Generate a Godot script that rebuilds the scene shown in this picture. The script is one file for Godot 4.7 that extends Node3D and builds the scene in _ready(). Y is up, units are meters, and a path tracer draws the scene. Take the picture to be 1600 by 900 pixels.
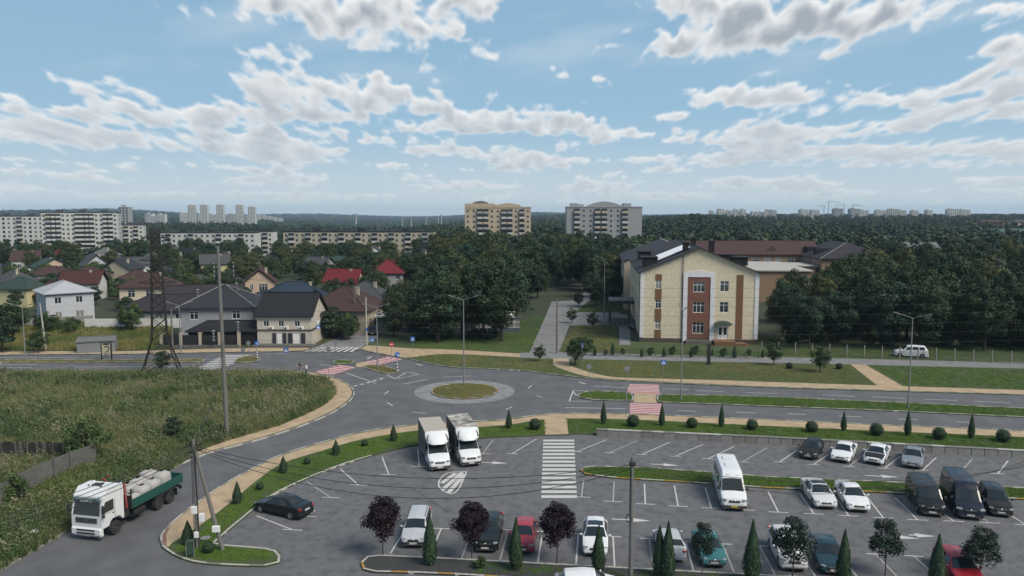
extends Node3D
# A town seen from an upper floor: a car park and a roundabout in front, a school, a village and tower blocks beyond.

var rng := RandomNumberGenerator.new()
var names := {}
var mats := {}
var texs := {}
var cache := {}
const EYE := 23.0

# ---------------------------------------------------------------- mesh builder
class MB:
	var v := PackedVector3Array()
	var n := PackedVector3Array()
	var uv := PackedVector2Array()
	var c := PackedColorArray()
	var tint := Color(1, 1, 1)
	var colored := false
	func vert(p: Vector3, nn: Vector3, u := Vector2.ZERO) -> void:
		v.append(p); n.append(nn); uv.append(u)
		if colored: c.append(tint)
	func tri(a: Vector3, b: Vector3, d: Vector3) -> void:      # anticlockwise seen from outside
		var nn := (b - a).cross(d - a).normalized()
		var t := Vector3.UP.cross(nn)
		t = Vector3.RIGHT if t.length() < 0.01 else t.normalized()
		var s := nn.cross(t)
		vert(a, nn, Vector2(a.dot(t), a.dot(s))); vert(d, nn, Vector2(d.dot(t), d.dot(s))); vert(b, nn, Vector2(b.dot(t), b.dot(s)))
	func quad(a: Vector3, b: Vector3, d: Vector3, e: Vector3) -> void:
		tri(a, b, d); tri(a, d, e)
	func smooth_quad(a: Vector3, b: Vector3, d: Vector3, e: Vector3, na: Vector3, nb: Vector3, nd: Vector3, ne: Vector3) -> void:
		vert(a, na); vert(d, nd); vert(b, nb); vert(a, na); vert(e, ne); vert(d, nd)
	func box(at: Vector3, size: Vector3, b := Basis()) -> void:
		var h := size / 2
		var p := []
		for k in 8: p.append(at + b * Vector3(h.x if k & 1 else -h.x, h.y if k & 2 else -h.y, h.z if k & 4 else -h.z))
		quad(p[4], p[5], p[7], p[6]); quad(p[1], p[0], p[2], p[3]); quad(p[5], p[1], p[3], p[7])
		quad(p[0], p[4], p[6], p[2]); quad(p[6], p[7], p[3], p[2]); quad(p[0], p[1], p[5], p[4])
	func soft_box(at: Vector3, size: Vector3, e: float, b := Basis()) -> void:      # chamfered edges
		var h := size / 2
		var q := func(x: float, y: float, z: float) -> Vector3: return at + b * Vector3(x, y, z)
		for s in [-1.0, 1.0]:
			var fl: Array = [[1, 1], [-1, 1], [-1, -1], [1, -1]] if s > 0 else [[1, 1], [1, -1], [-1, -1], [-1, 1]]
			var a := []; var d := []; var f := []
			for k in fl:
				a.append(q.call(k[0] * (h.x - e), k[1] * (h.y - e), s * h.z))
				d.append(q.call(s * h.x, k[0] * (h.y - e), k[1] * (h.z - e)))
				f.append(q.call(k[1] * (h.x - e), s * h.y, k[0] * (h.z - e)))
			quad(a[0], a[1], a[2], a[3]); quad(d[0], d[1], d[2], d[3]); quad(f[0], f[1], f[2], f[3])
		for s in [-1.0, 1.0]:
			for t in [-1.0, 1.0]:
				var w := [q.call(s * (h.x - e), t * h.y, -(h.z - e)), q.call(s * (h.x - e), t * h.y, h.z - e), q.call(s * h.x, t * (h.y - e), h.z - e), q.call(s * h.x, t * (h.y - e), -(h.z - e))]
				var w2 := [q.call(s * (h.x - e), -(h.y - e), t * h.z), q.call(s * (h.x - e), h.y - e, t * h.z), q.call(s * h.x, h.y - e, t * (h.z - e)), q.call(s * h.x, -(h.y - e), t * (h.z - e))]
				var w3 := [q.call(-(h.x - e), s * (h.y - e), t * h.z), q.call(h.x - e, s * (h.y - e), t * h.z), q.call(h.x - e, s * h.y, t * (h.z - e)), q.call(-(h.x - e), s * h.y, t * (h.z - e))]
				for ww in [w, w2, w3]:
					var out: Vector3 = b.inverse() * ((ww[0] + ww[2]) / 2 - at)
					if ((ww[1] - ww[0]).cross(ww[2] - ww[0])).dot(b * out) < 0: ww.reverse()
					quad(ww[0], ww[1], ww[2], ww[3])
				for u in [-1.0, 1.0]:
					var k := [q.call(s * h.x, t * (h.y - e), u * (h.z - e)), q.call(s * (h.x - e), t * h.y, u * (h.z - e)), q.call(s * (h.x - e), t * (h.y - e), u * h.z)]
					if ((k[1] - k[0]).cross(k[2] - k[0])).dot(k[0] - at) < 0: k.reverse()
					tri(k[0], k[1], k[2])
	func flat(poly: PackedVector2Array, y: float) -> void:
		var t := Geometry2D.triangulate_polygon(poly)
		for k in range(0, t.size(), 3):
			var a := Vector3(poly[t[k]].x, y, poly[t[k]].y)
			var b := Vector3(poly[t[k + 1]].x, y, poly[t[k + 1]].y)
			var d := Vector3(poly[t[k + 2]].x, y, poly[t[k + 2]].y)
			if (b - a).cross(d - a).y < 0: tri(a, d, b)
			else: tri(a, b, d)
	func slab(poly: PackedVector2Array, y0: float, y1: float) -> void:
		flat(poly, y1)
		var cw := Geometry2D.is_polygon_clockwise(poly)
		for k in poly.size():
			var a := poly[k]
			var b := poly[(k + 1) % poly.size()]
			if cw: quad(Vector3(a.x, y0, a.y), Vector3(b.x, y0, b.y), Vector3(b.x, y1, b.y), Vector3(a.x, y1, a.y))
			else: quad(Vector3(b.x, y0, b.y), Vector3(a.x, y0, a.y), Vector3(a.x, y1, a.y), Vector3(b.x, y1, b.y))
	func prism(side: Array, x0: float, x1: float) -> void:      # polygon in (z, y) drawn out along x
		var poly := PackedVector2Array(side)
		var t := Geometry2D.triangulate_polygon(poly)
		for x in [x0, x1]:
			for k in range(0, t.size(), 3):
				var q := []
				for j in 3: q.append(Vector3(x, poly[t[k + j]].y, poly[t[k + j]].x))
				var out := 1.0 if x == maxf(x0, x1) else -1.0
				if (q[1] - q[0]).cross(q[2] - q[0]).x * out < 0: q.reverse()
				tri(q[0], q[1], q[2])
		var mid := Vector2.ZERO
		var cw := Geometry2D.is_polygon_clockwise(poly)
		for k in poly.size():
			var a := poly[k]
			var b := poly[(k + 1) % poly.size()]
			var q := [Vector3(x0, a.y, a.x), Vector3(x1, a.y, a.x), Vector3(x1, b.y, b.x), Vector3(x0, b.y, b.x)]
			var nn: Vector3 = (q[1] - q[0]).cross(q[2] - q[0])
			var outward := Vector2(-(b - a).y, (b - a).x) if cw else Vector2((b - a).y, -(b - a).x)
			if nn.z * outward.x + nn.y * outward.y < 0: q.reverse()
			quad(q[0], q[1], q[2], q[3])
	func tube(pts: Array, r0: float, r1: float, sides := 8, cap := true) -> void:
		var rings := []
		for k in pts.size():
			var d: Vector3 = (pts[mini(k + 1, pts.size() - 1)] - pts[maxi(k - 1, 0)]).normalized()
			var s := d.cross(Vector3.UP if absf(d.y) < 0.95 else Vector3.RIGHT).normalized()
			var u := d.cross(s)
			var ring := []
			var r := lerpf(r0, r1, float(k) / maxf(1, pts.size() - 1))
			for j in sides:
				var a := TAU * j / sides
				ring.append([pts[k] + (s * cos(a) + u * sin(a)) * r, s * cos(a) + u * sin(a)])
			rings.append(ring)
		for k in rings.size() - 1:
			for j in sides:
				var i := (j + 1) % sides
				smooth_quad(rings[k][j][0], rings[k][i][0], rings[k + 1][i][0], rings[k + 1][j][0], rings[k][j][1], rings[k][i][1], rings[k + 1][i][1], rings[k + 1][j][1])
		if cap:
			for e in [0, rings.size() - 1]:
				for j in range(1, sides - 1):
					if e == 0: tri(rings[0][0][0], rings[0][j + 1][0], rings[0][j][0])
					else: tri(rings[e][0][0], rings[e][j][0], rings[e][j + 1][0])
	func lathe(prof: Array, segs := 16, at := Vector3.ZERO, b := Basis()) -> void:      # profile of Vector2(radius, height), from the bottom up
		for k in prof.size() - 1:
			var p: Vector2 = prof[k]
			var q: Vector2 = prof[k + 1]
			var sl := Vector2(q.y - p.y, p.x - q.x).normalized()
			for j in segs:
				var a := TAU * j / segs
				var e := TAU * (j + 1) / segs
				var da := Vector3(cos(a), 0, -sin(a)); var de := Vector3(cos(e), 0, -sin(e))
				var na := b * (da * sl.x + Vector3.UP * sl.y); var ne := b * (de * sl.x + Vector3.UP * sl.y)
				smooth_quad(at + b * (da * p.x + Vector3.UP * p.y), at + b * (de * p.x + Vector3.UP * p.y), at + b * (de * q.x + Vector3.UP * q.y), at + b * (da * q.x + Vector3.UP * q.y), na, ne, ne, na)
	func sheet(rows: Array, wrap := false) -> void:      # smooth surface through rows of points; anticlockwise = along a row, then up the rows
		var h := rows.size()
		var w: int = rows[0].size()
		var nn := []
		for i in h:
			var r := []
			for j in w: r.append(Vector3.ZERO)
			nn.append(r)
		for i in h - 1:
			for j in (w if wrap else w - 1):
				var k := (j + 1) % w
				var x: Vector3 = (rows[i + 1][k] - rows[i][j]).cross(rows[i + 1][j] - rows[i][k])
				nn[i][j] += x; nn[i][k] += x; nn[i + 1][k] += x; nn[i + 1][j] += x
		for i in h - 1:
			for j in (w if wrap else w - 1):
				var k := (j + 1) % w
				smooth_quad(rows[i][j], rows[i][k], rows[i + 1][k], rows[i + 1][j], nn[i][j].normalized(), nn[i][k].normalized(), nn[i + 1][k].normalized(), nn[i + 1][j].normalized())
	func wall(o: Vector3, r: Vector3, w: float, h: float, holes: Array, deep := 0.14) -> void:      # upright panel with openings [x, y, w, h]; r points to the right seen from outside
		var up := Vector3.UP
		var inw := -r.cross(up) * deep
		var xs := [0.0, w]
		var ys := [0.0, h]
		for q in holes: xs.append_array([q[0], q[0] + q[2]]); ys.append_array([q[1], q[1] + q[3]])
		xs.sort(); ys.sort()
		for i in xs.size() - 1:
			if xs[i + 1] - xs[i] < 0.001: continue
			for j in ys.size() - 1:
				if ys[j + 1] - ys[j] < 0.001: continue
				var cx: float = (xs[i] + xs[i + 1]) / 2; var cy: float = (ys[j] + ys[j + 1]) / 2
				var open := false
				for q in holes:
					if cx > q[0] and cx < q[0] + q[2] and cy > q[1] and cy < q[1] + q[3]: open = true
				if not open: quad(o + r * xs[i] + up * ys[j], o + r * xs[i + 1] + up * ys[j], o + r * xs[i + 1] + up * ys[j + 1], o + r * xs[i] + up * ys[j + 1])
		for q in holes:
			var a: Vector3 = o + r * q[0] + up * q[1]; var b: Vector3 = a + r * q[2]; var d: Vector3 = b + up * q[3]; var e: Vector3 = a + up * q[3]
			quad(a, a + inw, e + inw, e); quad(b + inw, b, d, d + inw); quad(a, b, b + inw, a + inw); quad(e + inw, d + inw, d, e)
	func mesh() -> ArrayMesh:
		var a := []
		a.resize(Mesh.ARRAY_MAX)
		a[Mesh.ARRAY_VERTEX] = v; a[Mesh.ARRAY_NORMAL] = n; a[Mesh.ARRAY_TEX_UV] = uv
		if colored: a[Mesh.ARRAY_COLOR] = c
		var m := ArrayMesh.new()
		m.add_surface_from_arrays(Mesh.PRIMITIVE_TRIANGLES, a)
		return m

# ---------------------------------------------------------------- nodes and materials
func numbered(called: String) -> String:
	var k: int = names.get(called, 0)
	names[called] = k + 1
	return called if k == 0 else "%s_%03d" % [called, k]

func tag(o: Node3D, label: String, category: String, group := "") -> Node3D:
	o.set_meta("label", label); o.set_meta("category", category)
	if group: o.set_meta("group", group)
	return o

func thing(called: String, label: String, category: String, at := Vector3.ZERO, turn := 0.0, group := "") -> Node3D:
	var o := Node3D.new()
	o.name = numbered(called); add_child(o)
	o.position = at; o.rotation.y = turn
	return tag(o, label, category, group)

func part(parent: Node3D, called: String, m, mat: Material, at := Transform3D()) -> MeshInstance3D:
	var o := MeshInstance3D.new()
	o.name = called
	o.mesh = m.mesh() if m is MB else m
	o.material_override = mat
	o.transform = at
	parent.add_child(o, true)
	return o

func solo(called: String, label: String, category: String, m, mat: Material, at := Vector3.ZERO, turn := 0.0, group := "") -> MeshInstance3D:
	var o := part(self, numbered(called), m, mat)
	o.position = at; o.rotation.y = turn
	tag(o, label, category, group)
	return o

func struct(called: String, m, mat: Material) -> MeshInstance3D:
	var o := part(self, numbered(called), m, mat)
	o.set_meta("kind", "structure")
	return o

func copy(o: Node3D, base: String, label := "") -> Node3D:
	var r: Node3D = o.duplicate()
	r.name = numbered(base); add_child(r)
	if label: r.set_meta("label", label)
	return r

func noise_tex(key: String, freq: float, lo: float, hi: float, octaves := 4, size := 512, kind := FastNoiseLite.TYPE_SIMPLEX_SMOOTH, mid := -1.0) -> NoiseTexture2D:
	if texs.has(key): return texs[key]
	var f := FastNoiseLite.new()
	f.noise_type = kind; f.frequency = freq; f.fractal_octaves = octaves; f.seed = key.hash() % 10000
	var t := NoiseTexture2D.new()
	t.width = size; t.height = size; t.seamless = true; t.noise = f
	var g := Gradient.new()
	g.set_color(0, Color(lo, lo, lo)); g.set_color(1, Color(hi, hi, hi))
	if mid >= 0: g.add_point(0.5, Color(mid, mid, mid))
	t.color_ramp = g
	texs[key] = t
	return t

func mat(key: String, r := 0.5, g := 0.5, b := 0.5, rough := 0.8, metal := 0.0) -> StandardMaterial3D:
	if mats.has(key): return mats[key]
	var m := StandardMaterial3D.new()
	m.resource_name = key
	m.albedo_color = Color(r, g, b).linear_to_srgb()
	m.roughness = rough; m.metallic = metal
	mats[key] = m
	return m

func grain(m: StandardMaterial3D, t: Texture2D, per_m: float, world := true, coarse: Texture2D = null, coarse_per_m := 0.1) -> StandardMaterial3D:
	m.albedo_texture = t
	m.uv1_triplanar = true; m.uv1_world_triplanar = world
	m.uv1_scale = Vector3.ONE * per_m
	if coarse:
		m.detail_enabled = true; m.detail_albedo = coarse; m.detail_blend_mode = BaseMaterial3D.BLEND_MODE_MUL
		m.detail_uv_layer = BaseMaterial3D.DETAIL_UV_2
		m.uv2_triplanar = true; m.uv2_world_triplanar = world; m.uv2_scale = Vector3.ONE * coarse_per_m
	return m

func poly(a: Array) -> PackedVector2Array:
	var p := PackedVector2Array()
	for k in range(0, a.size(), 2): p.append(Vector2(a[k], a[k + 1]))
	return p

func curve(a: Array, step := 1.0) -> PackedVector2Array:      # rounded line through the points
	var p := poly(a)
	var out := PackedVector2Array()
	for k in p.size() - 1:
		var p0 := p[maxi(k - 1, 0)]; var p3 := p[mini(k + 2, p.size() - 1)]
		var cnt := maxi(1, int(p[k].distance_to(p[k + 1]) / step))
		for j in cnt: out.append(p[k].cubic_interpolate(p[k + 1], p0, p3, float(j) / cnt))
	out.append(p[p.size() - 1])
	return out

func joined(a: PackedVector2Array, b: PackedVector2Array) -> PackedVector2Array:
	var p := a.duplicate()
	p.append_array(b)
	return p

func reversed(a: PackedVector2Array) -> PackedVector2Array:
	var p := a.duplicate()
	p.reverse()
	return p

func terrain(x: float, z: float) -> float:
	var r := -z
	var near := lerpf(-0.3, 0.1, smoothstep(128.0, 134.0, r))
	var side := x / maxf(r, 60.0)
	var left := smoothstep(0.02, -0.25, side)
	var h := near - 3.0 * left * smoothstep(300.0, 460.0, r)
	var mid := 1.0 - smoothstep(0.0, 0.22, absf(side + 0.16))
	h -= (10.0 + 18.0 * mid) * smoothstep(600.0, 2600.0, r) * smoothstep(0.1, -0.1, side)
	h += 34.0 * smoothstep(-0.33, -0.55, side) * smoothstep(2300.0, 3600.0, r)
	h += 9.0 * smoothstep(0.05, 0.3, side) * smoothstep(500.0, 1900.0, r)
	h += 8.0 * exp(-pow((side - 0.235) / 0.05, 2)) * smoothstep(450.0, 800.0, r) * smoothstep(1500.0, 1000.0, r)
	h += 26.0 * smoothstep(3800.0, 6500.0, r) * (0.6 + 0.4 * sin(side * 23.0 + 1.0)) * smoothstep(0.2, -0.05, side)
	h += sin(x * 0.013 + 1.3) * sin(z * 0.011) * 1.6 * smoothstep(260.0, 600.0, r)
	return h

# ---------------------------------------------------------------- sky
func sky_rows(clouds: Array, az0: float, az1: float, el0: float, el1: float, w: int, h: int) -> Image:
	var field := PackedFloat32Array()
	field.resize(w * h)
	for q in clouds:
		var c0 := maxi(0, int((q[0] - q[2] * 1.9 - az0) / (az1 - az0) * w))
		var c1 := mini(w - 1, int((q[0] + q[2] * 1.9 - az0) / (az1 - az0) * w))
		var r0 := maxi(0, int((el1 - q[1] - q[3] * 1.9) / (el1 - el0) * h))
		var r1 := mini(h - 1, int((el1 - q[1] + q[3] * 1.7) / (el1 - el0) * h))
		for r in range(r0, r1 + 1):
			var el := el1 - (r + 0.5) / h * (el1 - el0)
			var dy: float = (el - q[1]) / q[3]
			if dy < 0: dy *= 1.35
			for k in range(c0, c1 + 1):
				var dx: float = (az0 + (k + 0.5) / w * (az1 - az0) - q[0]) / q[2]
				var add: float = q[4] * exp(-1.1 * (dx * dx + dy * dy))
				var at := r * w + k
				field[at] = field[at] + add * (1.0 - 0.55 * minf(1.0, field[at]))
	var big := FastNoiseLite.new()
	big.noise_type = FastNoiseLite.TYPE_SIMPLEX_SMOOTH; big.fractal_octaves = 6; big.fractal_gain = 0.5; big.frequency = 0.30; big.seed = 11
	var warp := FastNoiseLite.new()
	warp.noise_type = FastNoiseLite.TYPE_SIMPLEX_SMOOTH; warp.fractal_octaves = 3; warp.frequency = 0.3; warp.seed = 31
	var bank := FastNoiseLite.new()
	bank.noise_type = FastNoiseLite.TYPE_SIMPLEX_SMOOTH; bank.fractal_octaves = 4; bank.frequency = 0.16; bank.seed = 5
	var wisp := FastNoiseLite.new()
	wisp.noise_type = FastNoiseLite.TYPE_SIMPLEX_SMOOTH; wisp.fractal_octaves = 4; wisp.frequency = 0.05; wisp.seed = 77
	var od := PackedFloat32Array()
	od.resize(w)
	var data := PackedByteArray()
	data.resize(w * h * 3)
	var step_el := (el1 - el0) / h
	for r in h:
		var el := el1 - (r + 0.5) / h * (el1 - el0)
		var e := maxf(el, 0.0)
		var fine := 1.0 + 1.6 * exp(-e / 7.0)
		var t := pow(clampf(e / 42.0, 0.0, 1.0), 0.85)
		var t2 := smoothstep(0.0, 7.5, e)
		var low := Color(0.61, 0.69, 0.71).lerp(Color(0.365, 0.565, 0.71), t2).lerp(Color(0.11, 0.265, 0.49), t)
		var persp := 1.0 / tan(deg_to_rad(e + 5.0))
		var decay := pow(0.80, step_el / 0.0879 * (0.35 + 0.65 * exp(-e / 9.0)))
		for k in w:
			var az := az0 + (k + 0.5) / w * (az1 - az0)
			var wx := warp.get_noise_2d(az * fine, el * fine * 1.6) * 0.55
			var wy := warp.get_noise_2d(az * fine + 90.0, el * fine * 1.6) * 0.4
			var nb := big.get_noise_2d(az * fine + wx, (el * 1.9 + wy) * fine)
			var a := deg_to_rad(az)
			var far := bank.get_noise_2d(sin(a) * persp * 5.0 + 40.0, cos(a) * persp * 5.0)
			var f := field[r * w + k] + maxf(0.0, (far + 0.13) * 2.2) * smoothstep(12.0, 4.0, e) * smoothstep(0.0, 1.6, e)
			var th := f + 0.92 * nb - 0.47
			var d := clampf(th * 1.8, 0.0, 1.0) if f > 0.02 else 0.0
			od[k] = od[k] * decay + d * step_el * (1.7 + 3.6 * exp(-e / 4.5)) * (1.0 + 1.2 * nb)
			var relief := big.get_noise_2d(az * fine + wx, (el * 1.9 + wy + 0.4 / fine) * fine) - nb
			var shade := 1.0 - exp(-maxf(0.0, od[k]) * 0.55)
			shade = clampf(shade * smoothstep(0.02, 0.75, th) + 0.42 * smoothstep(0.55, 1.15, th) * smoothstep(4.0, 14.0, e) + relief * 0.34 * smoothstep(0.1, 0.5, th), 0.0, 1.0)
			var lit := Color(0.90, 0.905, 0.90).lerp(Color(0.31, 0.36, 0.42), shade * 0.9)
			lit = lit.lerp(low, 0.62 * exp(-e / 3.2))
			var alpha := smoothstep(0.0, 0.95, d)
			var thin := maxf(0.0, wisp.get_noise_2d(az * 0.8 + el * 1.6, el * 3.2 - az * 0.9)) * 0.55 * smoothstep(6.0, 14.0, e)
			var s := low.lerp(Color(0.72, 0.76, 0.78), clampf(thin, 0.0, 0.6)).lerp(lit, alpha).linear_to_srgb()
			var at := (r * w + k) * 3
			data[at] = int(clampf(s.r, 0, 1) * 255); data[at + 1] = int(clampf(s.g, 0, 1) * 255); data[at + 2] = int(clampf(s.b, 0, 1) * 255)
	return Image.create_from_data(w, h, false, Image.FORMAT_RGB8, data)

func make_sky() -> Sky:
	var clouds := [
		[-17.08,13.87,4.10,1.37,0.95], [-12.77,13.39,4.25,1.65,1.00], [-8.29,14.00,5.28,1.91,1.05], [-5.33,12.73,3.01,1.28,0.90], [-2.55,14.64,2.78,1.25,0.90], [-11.03,11.79,2.71,0.77,0.50],
		[-16.53,10.77,2.51,0.84,0.85], [-17.45,8.73,2.59,1.19,0.95], [-13.77,8.58,4.95,1.39,1.05], [-8.84,7.83,4.86,1.16,0.95], [-11.35,6.75,4.11,0.67,0.60], [-6.08,7.43,2.33,0.63,0.60],
		[-31.29,4.83,3.38,0.87,0.95], [-27.75,4.60,2.84,0.74,0.90], [-24.32,5.07,3.00,0.75,0.90], [-20.87,6.14,2.59,0.60,0.85], [-18.19,5.24,3.68,0.87,0.90], [-16.51,4.18,2.64,0.53,0.70], [-22.36,4.37,3.51,0.56,0.70], [-32.61,5.38,1.70,0.46,0.70],
		[-1.88,6.65,3.10,0.82,0.90], [1.41,5.92,3.52,0.64,0.90], [4.69,6.54,2.05,0.45,0.80], [7.12,5.65,1.57,0.55,0.80], [-10.25,5.24,2.39,0.45,0.85], [-6.57,5.16,2.90,0.41,0.60], [-5.17,4.52,2.58,0.46,0.85],
		[-32.79,7.06,1.21,0.61,0.95], [-28.39,6.46,1.40,0.36,0.90], [-1.77,11.30,1.86,0.65,0.95], [-5.49,10.38,1.20,0.48,0.55], [-9.63,9.72,1.18,0.44,0.80], [-11.94,10.98,0.54,0.39,0.50], [-22.64,13.49,0.79,0.55,0.50],
		[12.38,11.39,2.72,1.10,1.00], [15.85,12.39,4.41,2.05,1.15], [20.65,12.47,5.28,2.00,1.20], [25.33,12.76,4.20,1.77,1.10], [22.61,10.46,1.65,0.49,0.60], [13.42,14.10,3.45,1.47,1.00],
		[6.95,11.66,1.37,0.73,0.70], [3.73,9.83,0.65,0.31,0.80], [6.28,9.57,0.55,0.22,0.70], [2.89,10.37,0.42,0.26,0.50], [10.80,14.40,1.07,0.66,0.70],
		[14.66,8.20,2.51,0.83,1.00], [17.77,7.81,3.09,0.99,1.05], [20.72,7.04,1.94,0.81,0.95], [11.58,6.88,2.15,0.45,0.90], [12.14,5.75,1.96,0.45,0.90],
		[32.71,9.77,2.56,1.85,1.10], [30.86,7.98,2.09,0.93,0.90], [33.49,7.45,1.97,1.13,1.00], [31.40,12.43,1.26,0.48,0.80], [32.91,5.98,1.30,0.38,0.50],
		[25.07,7.27,2.34,0.57,0.85], [22.32,5.31,3.72,0.60,0.95], [27.15,5.68,2.72,0.61,0.90], [29.42,5.88,2.16,0.32,0.70], [23.20,8.45,0.39,0.21,0.60],
		[9.36,3.84,4.30,0.37,0.85], [14.41,4.00,4.12,0.36,0.85], [19.15,4.29,4.29,0.52,0.90], [26.28,4.07,6.58,0.62,0.95], [31.50,4.11,3.14,0.55,0.90], [29.99,3.05,4.07,0.44,0.85], [4.71,3.88,2.80,0.28,0.70],
		[-9.13,3.48,2.50,0.32,0.75], [1.42,3.33,3.77,0.28,0.60], [6.59,2.66,3.24,0.32,0.70], [5.20,1.92,1.87,0.23,0.60], [-28.94,2.51,2.22,0.29,0.55], [-19.15,1.69,2.14,0.27,0.50], [-1.89,2.26,2.84,0.28,0.40], [14.82,1.87,2.62,0.27,0.50], [22.04,2.10,2.00,0.22,0.55], [19.94,3.31,2.06,0.22,0.50], [28.63,1.45,3.18,0.21,0.50]]
	var cr := RandomNumberGenerator.new()
	cr.seed = 4
	var rest := clouds.duplicate()
	for k in 190:      # the same kind of cloud goes on all round
		var az := cr.randf_range(-180, 180)
		var el := 3.0 + pow(cr.randf(), 1.3) * 68.0
		if absf(az) < 40 and el < 27: continue
		var big := 0.5 + el / 22.0
		for j in 4: rest.append([az + cr.randf_range(-4, 4) * big, el + cr.randf_range(-0.7, 0.7) * big, cr.randf_range(1.6, 4.6) * big, cr.randf_range(0.6, 1.3) * big, cr.randf_range(0.7, 1.1)])
	var whole := sky_rows(rest, -180, 180, -90, 90, 1024, 512)
	whole.resize(4096, 2048, Image.INTERPOLATE_CUBIC)
	var near := sky_rows(rest, -40.078125, 40.078125, -0.52734375, 29.00390625, 912, 336)
	var round := Image.create(4096, 2048, false, Image.FORMAT_RGB8)      # a panorama begins at the view north
	round.blit_rect(whole, Rect2i(2048, 0, 2048, 2048), Vector2i(0, 0))
	round.blit_rect(whole, Rect2i(0, 0, 2048, 2048), Vector2i(2048, 0))
	round.blit_rect(near, Rect2i(456, 0, 456, 336), Vector2i(0, 1024 - 330))
	round.blit_rect(near, Rect2i(0, 0, 456, 336), Vector2i(4096 - 456, 1024 - 330))
	whole = round
	var m := PanoramaSkyMaterial.new()
	m.panorama = ImageTexture.create_from_image(whole)
	var s := Sky.new()
	s.sky_material = m
	return s

func light_and_lens() -> void:
	var cam := Camera3D.new()
	cam.name = "camera"
	cam.position = Vector3(0, EYE, 0)
	cam.rotation.x = -atan(117.0 / 1200.0)
	cam.fov = rad_to_deg(2.0 * atan(450.0 / 1200.0))
	cam.near = 0.5; cam.far = 20000.0
	add_child(cam)
	var e := Environment.new()
	e.background_mode = Environment.BG_SKY
	e.sky = make_sky()
	e.tonemap_mode = Environment.TONE_MAPPER_LINEAR
	e.tonemap_exposure = 1.05
	e.sdfgi_enabled = true; e.ssao_enabled = true; e.ssil_enabled = true
	e.fog_enabled = true
	e.fog_density = 0.00008
	e.fog_light_color = Color(0.74, 0.85, 0.95)
	var we := WorldEnvironment.new()
	we.name = "environment"
	we.environment = e
	add_child(we)
	var sun := DirectionalLight3D.new()      # veiled by cloud, high over the right shoulder: a wide soft source
	sun.name = "sun"
	sun.light_energy = 1.4
	sun.light_color = Color(1.0, 0.96, 0.9)
	sun.light_angular_distance = 30.0
	sun.shadow_enabled = true
	var az := deg_to_rad(128.0)
	var el := deg_to_rad(47.0)
	sun.basis = Basis.looking_at(-Vector3(sin(az) * cos(el), sin(el), -cos(az) * cos(el)))
	add_child(sun)

# ---------------------------------------------------------------- the ground, roads and pavements
var road: MeshInstance3D
var lot: MeshInstance3D
var paths := []
var lawns := []      # [polygon, height, per square metre, kind]

func ground_materials() -> void:
	var fine := noise_tex("fine", 0.11, 0.55, 1.0, 3)
	var patch := noise_tex("patch", 0.012, 0.84, 1.0, 5)
	var soil := noise_tex("soil", 0.03, 0.5, 1.0, 5)
	grain(mat("asphalt", 0.172, 0.177, 0.192, 0.92), fine, 0.24, true, patch, 0.045)
	grain(mat("lot asphalt", 0.184, 0.189, 0.202, 0.92), fine, 0.28, true, noise_tex("patch lot", 0.03, 0.76, 1.0, 5, 512, FastNoiseLite.TYPE_SIMPLEX_SMOOTH, 0.95), 0.055)
	grain(mat("apron paving", 0.36, 0.375, 0.385, 0.9), fine, 1.5, true, patch, 0.08)
	grain(mat("tan paving", 0.58, 0.44, 0.28, 0.9), noise_tex("pavers", 0.09, 0.7, 1.0, 2, 512, FastNoiseLite.TYPE_CELLULAR), 0.9, true, patch, 0.09)
	grain(mat("grey paving", 0.27, 0.275, 0.28, 0.9), texs["pavers"], 0.9, true, patch, 0.09)
	grain(mat("red paving", 0.30, 0.16, 0.13, 0.9), texs["pavers"], 0.9, true, patch, 0.09)
	grain(mat("lawn soil", 0.085, 0.125, 0.035, 1.0), soil, 0.35, true, patch, 0.03)
	grain(mat("dry soil", 0.15, 0.135, 0.065, 1.0), soil, 0.3, true, patch, 0.05)
	grain(mat("meadow soil", 0.075, 0.085, 0.036, 1.0), soil, 0.2, true, patch, 0.03)
	grain(mat("terrain", 0.055, 0.075, 0.033, 1.0), soil, 0.06, true, patch, 0.006)
	grain(mat("gravel", 0.085, 0.09, 0.092, 0.95), noise_tex("stones", 0.16, 0.35, 1.0, 2, 512, FastNoiseLite.TYPE_CELLULAR), 1.4, true, patch, 0.1)
	grain(mat("kerb white", 0.72, 0.70, 0.64, 0.85), noise_tex("wear", 0.045, 0.52, 1.0, 5), 0.7, true, patch, 0.3)
	grain(mat("kerb grey", 0.36, 0.355, 0.335, 0.88), texs["wear"], 0.7, true, patch, 0.3)
	grain(mat("kerb yellow", 0.66, 0.37, 0.05, 0.8), texs["wear"], 0.7, true, patch, 0.3)
	grain(mat("concrete", 0.44, 0.44, 0.42, 0.9), texs["wear"], 0.5, true, patch, 0.2)
	grain(mat("old concrete", 0.215, 0.215, 0.20, 0.95), texs["wear"], 0.45, true, patch, 0.2)
	grain(mat("road paint", 0.68, 0.68, 0.66, 0.7), noise_tex("paint", 0.05, 0.34, 1.0, 5, 512, FastNoiseLite.TYPE_SIMPLEX_SMOOTH, 0.84), 0.55)
	grain(mat("faded paint", 0.44, 0.44, 0.43, 0.75), texs["paint"], 0.8)
	mat("tar", 0.03, 0.03, 0.032, 0.7)
	grain(mat("red paint", 0.52, 0.07, 0.095, 0.75), texs["paint"], 0.5)

func kerb_mesh(l: float) -> ArrayMesh:
	var key := "kerb%.2f" % l
	if not cache.has(key):
		var m := MB.new()
		m.soft_box(Vector3(0, 0.005, 0), Vector3(0.17, 0.27, l - 0.014), 0.02)
		cache[key] = m.mesh()
	return cache[key]

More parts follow.
